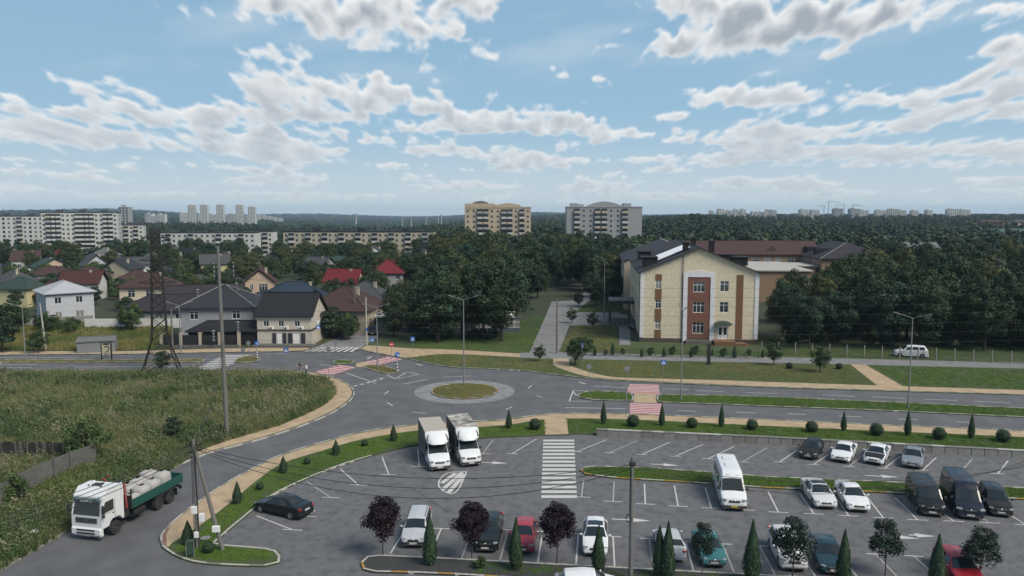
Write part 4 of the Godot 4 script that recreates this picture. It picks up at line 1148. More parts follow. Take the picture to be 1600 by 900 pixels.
	for k in 8:
		aw.quad(Vector3(prof[k].x, prof[k].y, 1.3), Vector3(prof[k + 1].x, prof[k + 1].y, 1.3), Vector3(prof[k + 1].x, prof[k + 1].y, 0.05), Vector3(prof[k].x, prof[k].y, 0.05))
		aw.tri(Vector3(prof[k].x, prof[k].y, 1.3), Vector3(x0 + 14.4, 3.42, 1.3), Vector3(prof[k + 1].x, prof[k + 1].y, 1.3))
	part(o, "awning", aw, mat("awning green", 0.05, 0.075, 0.055, 0.6))
	var st := MB.new()
	st.box(Vector3(x0 + 14.5, 0.3, 1.4), Vector3(3.6, 0.8, 2.8)); st.box(Vector3(x0 + 17.2, 0.12, 1.5), Vector3(1.8, 0.5, 2.2)); st.box(Vector3(x0 + 18.4, -0.02, 1.5), Vector3(0.6, 0.3, 2.2))
	part(o, "porch", st, mats["brick brown"])
	var rail := MB.new()
	for k in 5: rail.tube([Vector3(x0 + 12.8 + k * 0.85, 0.7, 2.7), Vector3(x0 + 12.8 + k * 0.85, 1.6, 2.7)], 0.03, 0.03, 5)
	rail.tube([Vector3(x0 + 12.8, 1.6, 2.7), Vector3(x0 + 16.2, 1.6, 2.7)], 0.03, 0.03, 5)
	part(o, "railing", rail, mats["galvanised"])
	var bb := MB.new()
	bb.box(Vector3(x0 + 10.2, 0.15, 0.7), Vector3(4.4, 0.7, 1.2)); bb.box(Vector3(x0 + 10.2, 0.55, 0.55), Vector3(4.2, 0.1, 0.9))
	part(o, "step", bb, mats["old concrete"])
	for x in [x0 + 7.35, x0 - 0.12]:
		var dp := MB.new()
		dp.tube([Vector3(x, 0.2, 0.16), Vector3(x, h + (2.9 if x > -5 else 0.1), 0.16)], 0.07, 0.07, 6)
		part(o, "drainpipe", dp, mats["dark metal"])
	# roof with its hatches, dormers and chimneys
	var rm := roof_mesh("deep", w, d, h - 0.22, rise + 0.24, 0.55)
	var rf := part(o, "roof", rm, mats["roof plum"], Transform3D(Basis(), Vector3(0, 0, -d / 2)))
	part(rf, "ridge_cap", ridge_mesh("deep", w, d, h - 0.22, rise + 0.24, 0.55), mats["roof grey"])
	var slope := atan2(rise, w / 2)
	var sp := MB.new()
	for k in 2: sp.box(Vector3(0, 0, (k - 0.5) * 5.65), Vector3(6.6, 0.08, 5.5))
	part(rf, "roof_panel", sp, mat("panel glaze", 0.72, 0.73, 0.74, 0.6), Transform3D(Basis(Vector3.BACK, slope), Vector3(-4.1, h + rise * 0.6 + 0.42, 10.5)))
	for q in [[-8.2, 14.5, 4.4], [-8.0, -6.0, 4.4], [7.4, 5.0, 3.0], [8.2, 13.0, 3.6]]:
		var b := MB.new()
		b.box(Vector3(q[0], h + 1.55, q[1]), Vector3(2.6, 1.5, q[2])); b.box(Vector3(q[0] * 1.02, h + 2.36, q[1]), Vector3(3.1, 0.12, q[2] + 0.4))
		part(rf, "dormer", b, mats["roof charcoal"])
	for q in [[-2.0, 17.0], [3.6, 10.0], [2.4, -8.0]]:
		var b := MB.new()
		b.box(Vector3(q[0], h + rise - 0.2, q[1]), Vector3(1.0, 2.0, 1.0)); b.box(Vector3(q[0], h + rise + 0.85, q[1]), Vector3(1.25, 0.14, 1.25))
		part(rf, "chimney", b, mats["roof charcoal"])
	# side entrance canopy
	var cn := MB.new()
	cn.box(Vector3(x0 - 2.6, 4.7, -24), Vector3(5.2, 0.7, 7.0))
	for q in [[-4.9, -20.9], [-4.9, -27.1], [-1.0, -20.9]]: cn.box(Vector3(x0 + q[0], 2.2, q[1]), Vector3(0.4, 4.4, 0.4))
	part(o, "canopy", cn, mats["dark metal"])
	var sp2 := MB.new()
	for k in 4: sp2.box(Vector3(x0 - 2.8 - k * 0.2, 0.6 - k * 0.17, -23.4 + k * 0.3), Vector3(4.4, 0.2, 6.0 + k * 0.6))
	part(o, "step", sp2, mats["old concrete"])
	# rear cross block, the brick wing and its low hall
	house("school_annexe", "rear school block with plum hipped roof and dormers behind the cream gable", {"cat": "school", "at": Vector3(39.0, 0, -196.0), "turn": -0.1105, "w": 21.5, "d": 30.0, "wall": 11.6, "rise": 4.2, "roof": "deep", "wm": "beige wall", "rm": "roof plum", "cap": "trim white", "wins": rows(3, 3, 4, 6, [1.6, 5.0, 8.4], 2.0, 1.8, 2)})
	var wing := house("school_wing", "long brick school wing with maroon roof and a small gabled dormer", {"cat": "school", "at": Vector3(72.0, 0, -244.0), "turn": -0.02, "w": 46.0, "d": 13.0, "wall": 10.4, "rise": 3.6, "roof": "along", "over": 0.7, "wm": "yellow brick", "rm": "roof brown", "wins": rows(0, 2.2, 3.5, 13, [1.2, 4.4, 7.4], 2.0, 1.9, 2)})
	var dorm := MB.new()
	dorm.prism([Vector2(0, 10.9), Vector2(5.5, 10.9), Vector2(5.5, 11.0), Vector2(0, 12.8)], 7.0, 10.5)
	dorm.tri(Vector3(6.6, 10.9, 5.6), Vector3(10.9, 10.9, 5.6), Vector3(8.75, 12.9, 5.4))
	part(wing, "dormer", dorm, mats["roof brown"])
	var wing2 := house("school_wing", "brick school wing whose plum hipped roof carries two slanted dormers", {"cat": "school", "at": Vector3(98.5, 0, -232.0), "turn": -0.09, "w": 19.0, "d": 32.0, "wall": 10.2, "rise": 3.8, "roof": "hip", "over": 0.7, "wm": "yellow brick", "rm": "roof plum", "cap": "galvanised", "wins": rows(3, 2.5, 3.2, 9, [1.2, 4.4, 7.4], 1.7, 1.8, 1) + [[0, 4.0, 7.2, 2.2, 1.9, 1], [0, 4.0, 3.8, 2.2, 1.9, 1], [0, 12.0, 7.2, 2.2, 1.9, 1]]})
	for z in [5.0, -5.0]:
		var b := MB.new()
		b.prism([Vector2(z - 2, 11.0), Vector2(z + 2, 11.0), Vector2(z + 2, 12.6), Vector2(z - 2, 12.6)], -8.2, -3.5)
		part(wing2, "dormer", b, mats["roof charcoal"])
	house("school_hall", "low school hall with a wide pale flat roof", {"cat": "school", "at": Vector3(67.5, 0, -215.0), "turn": -0.1105, "w": 22.0, "d": 36.0, "wall": 8.0, "rise": 0.0, "roof": "flat", "over": 0.5, "wm": "yellow brick", "rm": "flat roof"})
	house("school_hall", "small flat roofed link beside the low hall", {"cat": "school", "at": Vector3(83.0, 0, -226.0), "turn": -0.1105, "w": 9.0, "d": 14.0, "wall": 7.7, "rise": 0.0, "roof": "flat", "over": 0.4, "wm": "yellow brick", "rm": "flat roof"})

func build_village() -> void:
	# the shop house on the corner
	var shop := house("shop_house", "two storey beige corner house with black roof and dark shutters", {"at": Vector3(-39.4, 0, -136.6), "turn": -0.02, "w": 9.4, "d": 9.6, "wall": 5.3, "rise": 3.3, "roof": "along", "over": 0.5, "wm": "siding", "rm": "roof charcoal", "wins": [[0, 1.6, 3.35, 0.95, 1.05], [0, 4.2, 3.35, 0.95, 1.05], [0, 7.0, 3.35, 0.95, 1.05]], "doors": [[0, 3.9, 0.8, 2.0, "frame white"], [0, 6.8, 1.1, 2.0, "frame white"]], "chimney": [[4.0, -1.0, 8.9]], "cm": "roof charcoal"})
	for x in [2.95, 4.75, 5.75, 8.0]:
		var b := MB.new()
		b.box(Vector3(-4.7 + x, 1.15, 4.86), Vector3(0.62 if x < 5 else 0.75, 2.1, 0.08))
		part(shop, "shutter", b, mats["shutter"])
	var band := MB.new()
	band.box(Vector3(0, 2.75, 4.88), Vector3(9.6, 0.18, 0.2)); band.box(Vector3(4.8, 2.75, 0), Vector3(0.2, 0.18, 9.6))
	part(shop, "cornice", band, mats["frame brown"])
	for x in [2.55, 5.15, 7.75]:
		var b := MB.new()
		b.soft_box(Vector3(-4.7 + x, 3.1, 5.0), Vector3(0.78, 0.5, 0.3), 0.04)
		var ac := part(shop, "air_conditioner", b, mats["frame white"])
		var f := MB.new()
		f.lathe([Vector2(0.2, 0), Vector2(0.2, 0.02), Vector2(0, 0.025)], 12, Vector3(-4.78 + x, 3.1, 5.15), Basis(Vector3.RIGHT, PI / 2))
		part(ac, "fan_grille", f, mats["dark metal"])
	var st := MB.new()
	st.box(Vector3(0.4, 0.1, 5.9), Vector3(10.6, 0.55, 2.0)); st.box(Vector3(0.4, -0.05, 7.0), Vector3(10.6, 0.3, 0.5))
	part(shop, "terrace", st, mats["old concrete"])
	# the grey house with the metal roof and its fence
	house("metal_roofed_house", "large grey house with slate metal hipped roof behind a black fence", {"at": Vector3(-53.8, 0, -143.0), "turn": 0.12, "w": 12.5, "d": 12.0, "wall": 6.2, "rise": 3.2, "over": 0.7, "wm": "grey wall", "rm": "roof slate", "cap": "galvanised", "wins": [[0, 2.3, 3.9, 1.5, 1.5, 1], [0, 9.6, 3.9, 1.4, 1.5, 1]]})
	house("carport", "low black carport roof in front of the grey house", {"cat": "carport", "at": Vector3(-49.8, 0, -134.6), "turn": 0.05, "w": 13.0, "d": 5.0, "wall": 2.5, "rise": 1.3, "over": 0.4, "wm": "roof charcoal", "rm": "roof charcoal"})
	var fence := thing("metal_fence", "black sheet metal fence with stone posts along the pavement", "fence", Vector3(-53.2, 0.1, -130.6), 0.02)
	for k in 5:
		var b := MB.new()
		b.box(Vector3(-7.0 + k * 3.3, 1.15, 0), Vector3(0.45, 2.4, 0.45)); b.box(Vector3(-7.0 + k * 3.3, 2.4, 0), Vector3(0.55, 0.12, 0.55))
		part(fence, "post", b, mats["beige wall"])
		if k < 4:
			var p := MB.new()
			for j in 14: p.box(Vector3(-7.0 + k * 3.3 + 0.33 + j * 0.203, 1.05, 0.01 * (j % 2)), Vector3(0.2, 2.0, 0.03))
			part(fence, "sheet", p, mats["black"])
	var low := MB.new()
	low.box(Vector3(-0.4, 0.25, 1.2), Vector3(14.0, 0.7, 0.3))
	solo("low_wall", "low grey kerb wall in front of the black fence", "wall", low, mats["old concrete"], Vector3(-53.2, 0, -130.6), 0.02)
	# the houses behind, each from its own measure
	var H := [
		["white_brick_house", "pale brick two storey house with a silver hipped roof", -97.25, -166.00, 0.72, 9.0, 10.5, 6.2, 2.0, "hip", "pale grey wall", "roof silver", [[0, 2.2, 3.9, 1.3, 1.4], [0, 6.2, 3.9, 1.3, 1.4], [0, 2.2, 0.9, 1.3, 1.3], [0, 6.2, 0.9, 1.6, 1.3], [1, 6.0, 4.2, 0.5, 0.5]]],
		["hipped_house", "cream two storey house with charcoal hipped roof behind the pylon", -85.84, -182.00, 0.12, 12.5, 10.0, 5.9, 2.7, "hip", "cream wall", "roof brown", [[0, 2.6, 3.4, 1.6, 1.7], [0, 6.6, 3.4, 1.6, 1.7], [0, 10.4, 3.4, 1.2, 1.7]]],
		["long_low_house", "long single storey house with a wide dark roof behind a wall", -72.26, -163.00, 0.1, 19.0, 9.5, 2.9, 2.6, "hip", "grey wall", "roof plum", [[0, 4.0, 1.0, 1.6, 1.2], [0, 8.0, 1.0, 1.6, 1.2], [0, 12.0, 1.0, 1.6, 1.2]]],
		["long_low_house", "single storey house with dark gabled roof and round vent pipes", -69.09, -172.00, 0.35, 17.0, 9.0, 3.4, 3.3, "along", "grey wall", "roof plum", []],
		["blue_roofed_house", "house with a wide blue metal hipped roof", -47.31, -166.00, 0.3, 15.5, 12.0, 4.4, 3.6, "hip", "beige wall", "roof blue", [[0, 3.0, 1.2, 1.4, 1.4]]],
		["blue_roofed_house", "small annexe under a blue metal hipped roof beside the grey house", -51.73, -160.00, 0.25, 9.0, 8.0, 4.6, 2.0, "hip", "beige wall", "roof blue", []],
		["brown_roofed_house", "house with large brown hipped roof beside the lane", -33.19, -152.00, -0.15, 12.5, 12.0, 4.5, 3.8, "hip", "beige wall", "roof brown", [[0, 9.0, 1.2, 1.4, 1.4], [1, 3.0, 1.2, 1.4, 1.4]]],
		["grey_roofed_house", "house with grey hipped roof further up the lane", -32.97, -172.00, -0.1, 12.0, 11.0, 4.2, 3.2, "hip", "grey wall", "roof grey", [[0, 6.0, 1.2, 1.4, 1.4]]],
		["balcony_house", "beige gabled house with brown roof and an arched balcony", -67.15, -204.00, 0.28, 9.0, 11.0, 5.4, 3.8, "deep", "pink wall", "roof rust", [[0, 4.5, 2.6, 2.2, 1.9, 2], [0, 1.6, 3.0, 0.8, 1.4], [0, 7.6, 3.0, 1.0, 1.4]]],
		["red_roofed_house", "low house with a bright red roof and small front gable", -46.29, -212.00, -0.12, 11.0, 9.5, 4.6, 3.6, "along", "pink wall", "roof red", [[0, 5.5, 2.6, 1.8, 1.3, 2]]],
		["red_roofed_house", "two storey house with red hipped roof and red chimney", -35.08, -217.00, 0.2, 10.0, 9.0, 6.9, 3.6, "hip", "grey wall", "roof red", [[0, 2.5, 4.4, 1.2, 1.4], [0, 6.5, 4.4, 1.2, 1.4], [0, 4.5, 1.2, 1.8, 1.4]]],
		["red_roofed_house", "white gabled cottage with crimson roof below the tower block", -195.16, -336.00, -0.55, 10.0, 11.0, 5.4, 3.9, "along", "white wall", "roof red", [[1, 5.0, 4.0, 1.2, 1.5]]],
		["village_house", "white walled house with dull brown roof and white chimney stack", -197.08, -312.00, 0.3, 12.0, 11.0, 4.6, 4.0, "along", "white wall", "roof brown", [[0, 3.0, 1.2, 1.4, 1.4]]],
		["village_house", "pink gabled house under a long green roof", -163.65, -272.00, -0.7, 9.0, 13.0, 4.6, 3.2, "along", "pink wall", "roof green", [[1, 6.0, 3.0, 1.3, 1.3], [0, 4.0, 1.2, 1.4, 1.4]]],
		["village_house", "grey gambrel cottage with dark roof below the tower block", -153.69, -282.00, 0.7, 10.0, 11.0, 4.4, 4.4, "deep", "pale grey wall", "roof grey", [[0, 3.4, 3.6, 0.8, 1.1], [0, 6.2, 3.6, 0.8, 1.1], [0, 5.0, 1.0, 1.4, 1.3]]],
		["village_house", "white house with grey brown roof and four upper windows", -133.73, -272.00, 0.35, 12.5, 10.0, 5.4, 2.6, "along", "white wall", "roof grey", [[0, 2.2, 3.6, 1.0, 1.0], [0, 4.2, 3.6, 1.0, 1.0], [0, 6.2, 3.6, 1.0, 1.0], [0, 9.5, 3.6, 1.0, 1.0]]],
		["village_house", "white bungalow with wide brown hipped roof and porch", -141.60, -236.00, 0.1, 13.5, 10.0, 4.6, 2.6, "hip", "white wall", "roof brown", [[0, 4.5, 1.2, 2.2, 1.8], [0, 9.0, 1.2, 1.2, 1.4]]],
		["village_house", "white house with brown hipped roof above a white garden wall", -127.43, -231.00, 0.15, 11.0, 9.0, 4.8, 2.6, "hip", "white wall", "roof brown", [[0, 3.5, 2.6, 2.6, 1.3, 2]]],
		["village_house", "yellow house with dark green hipped roof", -121.92, -190.00, -0.15, 11.0, 9.0, 5.0, 2.6, "hip", "yellow wall", "roof green", [[0, 7.0, 3.2, 0.9, 1.0], [0, 8.6, 3.2, 0.9, 1.0], [0, 7.6, 0.8, 2.2, 1.4, 2]]],
		["village_house", "house with rust red gabled roof behind the silver roof", -110.29, -188.00, -0.5, 14.0, 9.0, 3.2, 3.4, "along", "white wall", "roof rust", [[3, 4.0, 2.0, 0.8, 1.0]]],
		["village_house", "white house with brown roof beside the lattice pylon", -110.74, -226.00, 0.1, 10.0, 9.0, 4.2, 2.6, "hip", "white wall", "roof brown", [[0, 5.0, 1.2, 2.4, 1.5, 2]]],
		["village_house", "pale house with slate blue roof behind the lattice pylon", -108.40, -240.00, 0.3, 7.0, 8.0, 4.8, 2.4, "hip", "cream wall", "roof slate", [[0, 3.5, 2.8, 1.0, 1.0]]],
		["village_house", "grey roofed bungalow half hidden by garden trees", -90.65, -222.00, 0.2, 9.0, 8.0, 3.2, 2.4, "hip", "grey wall", "roof grey", []],
		["village_house", "grey roofed bungalow behind the tall concrete pole", -82.50, -225.00, 0.4, 8.0, 8.0, 3.2, 2.6, "hip", "grey wall", "roof grey", []],
		["village_house", "white two storey house with charcoal roof amid the trees", -92.47, -292.00, 0.15, 9.5, 9.0, 5.4, 2.6, "hip", "white wall", "roof slate", [[0, 2.0, 3.4, 1.2, 1.2], [0, 5.0, 3.4, 1.2, 1.2]]],
		["village_house", "long low house with pale green roof amid the trees", -67.45, -302.00, -0.1, 13.0, 9.0, 4.8, 1.8, "hip", "white wall", "roof green", [[0, 9.0, 2.4, 1.6, 1.2]]],
		["village_house", "small beige gabled house at the edge of the wood", -140.07, -322.00, 0.3, 6.5, 8.0, 4.2, 3.0, "deep", "beige wall", "roof asbestos", [[0, 3.2, 2.4, 1.2, 1.4]]],
		["village_house", "grey roofed house behind the white long block", -149.46, -318.00, 0.3, 9.0, 8.0, 4.6, 3.0, "hip", "grey wall", "roof grey", []],
		["village_house", "grey two storey house with tent roof beside the long beige block", -42.45, -398.00, 0.4, 9.0, 9.0, 6.6, 4.4, "hip", "beige wall", "roof slate", [[0, 3.0, 4.0, 1.2, 1.2]]],
		["village_house", "dark roofed house in the trees below the long beige block", -96.80, -330.00, 0.3, 12.0, 9.0, 4.6, 3.2, "hip", "beige wall", "roof charcoal", []],
		["village_house", "white cottage with asbestos roof in the trees beyond the school", 166.46, -470.00, 0.4, 9.0, 8.0, 5.2, 3.4, "deep", "white wall", "roof asbestos", []],
		["village_house", "pale roofed cottage among far trees on the slope", 240.93, -520.00, -0.3, 16.0, 9.0, 5.2, 3.4, "along", "beige wall", "roof asbestos", []],
		["village_house", "cottage with white gable among the far trees", 237.60, -480.00, 0.5, 9.0, 10.0, 5.6, 4.0, "deep", "white wall", "roof asbestos", []],
		["village_house", "low white building with pale roof beyond the school wing", 173.80, -330.00, -0.05, 15.0, 9.0, 8.2, 2.2, "along", "grey wall", "roof asbestos", []],
		["village_house", "long grey roofed shed in the trees far beyond the school wing", 249.33, -440.00, 0.02, 50.0, 12.0, 6.8, 2.2, "along", "grey wall", "roof grey", []],
		["village_house", "long green roofed warehouse on the wooded slope", 398.87, -620.00, 0.0, 44.0, 16.0, 8.2, 2.0, "along", "panel grey", "roof teal", []],
		["village_house", "brick red blocky house on the wooded slope", 558.75, -900.00, 0.1, 30.0, 12.0, 10.5, 2.0, "hip", "brick brown", "roof brown", []],
		["village_house", "beige five storey house at the edge of the slope", 580.80, -880.00, 0.1, 26.0, 14.0, 11.5, 2.0, "hip", "beige wall", "roof grey", []],
		["village_house", "grey roofed cottage behind the yellow house", -139.75, -215.00, -0.50, 10.5, 9.5, 4.4, 3.4, "hip", "grey wall", "roof grey", [[0, 2.6, 1.4, 1.2, 1.3], [0, 6.0, 1.4, 1.2, 1.3]]],
		["village_house", "white cottage with rusty roof behind the silver roof", -114.80, -205.00, 0.20, 11.5, 9.5, 4.9, 3.4, "along", "white wall", "roof rust", [[0, 2.6, 1.4, 1.2, 1.3], [0, 6.0, 1.4, 1.2, 1.3]]],
		["village_house", "beige cottage with slate roof near the pylon top", -127.08, -250.00, -0.10, 12.5, 9.5, 5.4, 3.4, "deep", "beige wall", "roof slate", [[0, 2.6, 1.4, 1.2, 1.3], [0, 6.0, 1.4, 1.2, 1.3]]],
		["village_house", "pink cottage with grey roof below the tower block", -174.62, -330.00, -0.40, 10.5, 9.5, 5.9, 3.4, "hip", "pink wall", "roof asbestos", [[0, 2.6, 1.4, 1.2, 1.3], [0, 6.0, 1.4, 1.2, 1.3]]],
		["village_house", "grey cottage with brown roof below the tower block", -215.83, -350.00, 0.30, 11.5, 9.5, 4.4, 3.4, "along", "grey wall", "roof brown", [[0, 2.6, 1.4, 1.2, 1.3], [0, 6.0, 1.4, 1.2, 1.3]]],
		["village_house", "white cottage with green roof by the panel block", -222.42, -340.00, 0.00, 12.5, 9.5, 4.9, 3.4, "deep", "white wall", "roof green", [[0, 2.6, 1.4, 1.2, 1.3], [0, 6.0, 1.4, 1.2, 1.3]]],
		["village_house", "small house with asbestos roof behind the balcony house", -89.92, -260.00, -0.30, 10.5, 9.5, 5.4, 3.4, "hip", "white wall", "roof asbestos", [[0, 2.6, 1.4, 1.2, 1.3], [0, 6.0, 1.4, 1.2, 1.3]]],
		["village_house", "yellow cottage with grey roof in the garden trees", -104.62, -270.00, 0.40, 11.5, 9.5, 5.9, 3.4, "along", "yellow wall", "roof grey", [[0, 2.6, 1.4, 1.2, 1.3], [0, 6.0, 1.4, 1.2, 1.3]]],
		["village_house", "white cottage with slate roof in the garden trees", -120.00, -320.00, 0.10, 12.5, 9.5, 4.4, 3.4, "deep", "white wall", "roof slate", [[0, 2.6, 1.4, 1.2, 1.3], [0, 6.0, 1.4, 1.2, 1.3]]],
		["village_house", "beige cottage with brown roof between the red roofs", -51.31, -262.00, -0.20, 10.5, 9.5, 4.9, 3.4, "hip", "beige wall", "roof brown", [[0, 2.6, 1.4, 1.2, 1.3], [0, 6.0, 1.4, 1.2, 1.3]]],
		["village_house", "grey cottage with grey roof behind the first red roof", -65.94, -262.00, -0.50, 11.5, 9.5, 5.4, 3.4, "along", "grey wall", "roof grey", [[0, 2.6, 1.4, 1.2, 1.3], [0, 6.0, 1.4, 1.2, 1.3]]],
		["village_house", "white cottage with grey roof in front of the long beige block", -61.81, -345.00, 0.20, 12.5, 9.5, 5.9, 3.4, "deep", "white wall", "roof asbestos", [[0, 2.6, 1.4, 1.2, 1.3], [0, 6.0, 1.4, 1.2, 1.3]]],
		["village_house", "beige cottage with rust roof in front of the long beige block", -86.53, -352.00, -0.10, 10.5, 9.5, 4.4, 3.4, "hip", "beige wall", "roof rust", [[0, 2.6, 1.4, 1.2, 1.3], [0, 6.0, 1.4, 1.2, 1.3]]],
		["village_house", "white cottage with charcoal roof in front of the white long block", -152.08, -365.00, -0.40, 11.5, 9.5, 4.9, 3.4, "along", "white wall", "roof charcoal", [[0, 2.6, 1.4, 1.2, 1.3], [0, 6.0, 1.4, 1.2, 1.3]]],
		["village_house", "grey concrete hut standing above the tree tops", 160.33, -260.00, 0.2, 3.6, 3.6, 12.0, 0.4, "hip", "panel beige", "roof grey", []]]
	mat("roof teal", 0.03, 0.085, 0.07, 0.7)
	var wide := {"over": 0.6}
	for k in H:
		if k[3] < -185.0 and k[2] < 0.0: k[5] *= 0.80; k[6] *= 0.80; k[7] *= 0.94; k[8] *= 0.84
		elif k[3] < -170.0 and k[2] < 0.0: k[5] *= 0.9; k[6] *= 0.9
	for k in H:
		var fits := []
		for win in k[12]:
			if win[1] + win[3] / 2 < (k[5] if win[0] % 2 == 0 else k[6]) - 0.2 and win[2] + win[4] < k[7] - 0.1: fits.append(win)
		k[12] = fits
	for q in H: house(q[0], q[1], {"at": Vector3(q[2], 0, q[3]), "turn": q[4], "w": q[5], "d": q[6], "wall": q[7], "rise": q[8], "roof": q[9], "wm": q[10], "rm": q[11], "wins": q[12], "over": 0.6, "chimney": [[q[5] * 0.22, 0.4, q[7] + q[8] * 0.75 + 0.7]] if q[8] > 2.5 and q[5] < 18 else [], "cm": "roof red" if q[1].contains("red chimney") else "beige wall"})
	# shed in the rough field
	house("shed", "small grey plank shed with mossy low roof in the rough field", {"cat": "shed", "at": Vector3(-69.22, 0, -126.75), "turn": 0.35, "w": 5.6, "d": 3.4, "wall": 2.2, "rise": 0.45, "roof": "along", "over": 0.15, "wm": "shed board", "rm": "roof asbestos", "doors": [[1, 1.8, 0.8, 1.5, "shed board"]]})
	# low buildings under the park trees
	house("kiosk", "white walled pavilion with pale roof under the park trees", {"cat": "pavilion", "at": Vector3(-13.0, 0, -150.0), "turn": 0.0, "w": 26.0, "d": 6.0, "wall": 2.9, "rise": 0.3, "roof": "flat", "over": 0.5, "wm": "blue board", "rm": "trim white", "wins": rows(0, 4.0, 5.5, 5, [0.9], 3.0, 1.5, 2)})

# ---------------------------------------------------------------- blocks of flats
func block(called: String, label: String, at: Vector3, turn: float, w: float, d: float, floors: int, pattern: String, wm: String, roofm := "roof grey", group := "", end_pattern := "", fh := 2.8, base := 1.2) -> Node3D:
	at.y = terrain(at.x, at.z)
	var o := thing(called, label, "apartment block", at, turn, group)
	var h := base + floors * fh + 0.6
	var m := MB.new()
	m.box(Vector3(0, h / 2 - 3, 0), Vector3(w, h + 6, d))
	part(o, "wall", m, mats[wm])
	var r := MB.new()
	r.box(Vector3(0, h + 0.15, 0), Vector3(w + 0.5, 0.5, d + 0.5))
	for k in 3: r.box(Vector3(w * (k - 1) * 0.3, h + 1.0, -d * 0.15), Vector3(3.2, 1.6, 3.0))
	part(o, "roof", r, mats[roofm])
	if not cache.has("flat window"):
		var f := MB.new(); f.box(Vector3(0, 0, 0.02), Vector3(1.45, 1.5, 0.08))
		var g := MB.new(); g.box(Vector3(-0.34, 0, 0.07), Vector3(0.6, 1.3, 0.04)); g.box(Vector3(0.34, 0, 0.07), Vector3(0.6, 1.3, 0.04))
		var b := MB.new(); b.box(Vector3(0, -0.75, 0.6), Vector3(3.0, 1.05, 1.2)); b.box(Vector3(0, -1.32, 0.62), Vector3(3.1, 0.14, 1.25))
		var bg := MB.new(); bg.box(Vector3(0, 0.42, 0.55), Vector3(2.9, 1.25, 1.0))
		cache["flat window"] = [f.mesh(), g.mesh(), b.mesh(), bg.mesh()]
	var ms: Array = cache["flat window"]
	for side in [0, 1, 3]:
		var pat := pattern if side == 0 else end_pattern
		if pat == "": continue
		var f := face(side, w, d)
		for k in pat.length():
			if pat[k] == ".": continue
			for j in floors:
				var p: Vector3 = f[0] + f[1] * f[3] * (k + 0.5) / pat.length() + Vector3.UP * (base + fh * j + 1.55)
				var t := Transform3D(Basis(Vector3.UP, f[2]), p)
				if pat[k] == "w":
					part(o, "window", ms[0], mats["frame white"], t)
					part(o.get_child(o.get_child_count() - 1), "pane", ms[1], mats["dark glass"])
				elif pat[k] == "d": part(o, "window", ms[0], mats["dark glass"], t)
				else:
					var bal := part(o, "balcony", ms[2], mats[["panel white", "panel grey", "panel beige"][(j * 7 + k * 3) % 3] if pat[k] == "b" else wm], t)
					part(bal, "glazing", ms[3], mats["dark glass"])
	return o

func far_block(label: String, at: Vector3, turn: float, w: float, d: float, h: float, floors: int, cols: int, wm: String, group: String) -> void:
	at.y = terrain(at.x, at.z)
	var o := thing("far_apartment_block", label, "apartment block", at, turn, group)
	var m := MB.new()
	m.box(Vector3(0, h / 2 - 5, 0), Vector3(w, h + 10, d))
	m.box(Vector3(-w * 0.15, h + 1.2, 0), Vector3(w * 0.3, 2.6, d * 0.5))
	part(o, "wall", m, mats[wm])
	var g := MB.new()
	for i in floors:
		for k in cols: g.box(Vector3(w * ((k + 0.5) / cols - 0.5), h * (i + 0.55) / floors, d / 2), Vector3(w / cols * 0.5, h / floors * 0.52, 0.5))
	var gl := part(o, "glazing", g, mats["dark glass"])
	gl.set_meta("kind", "stuff")

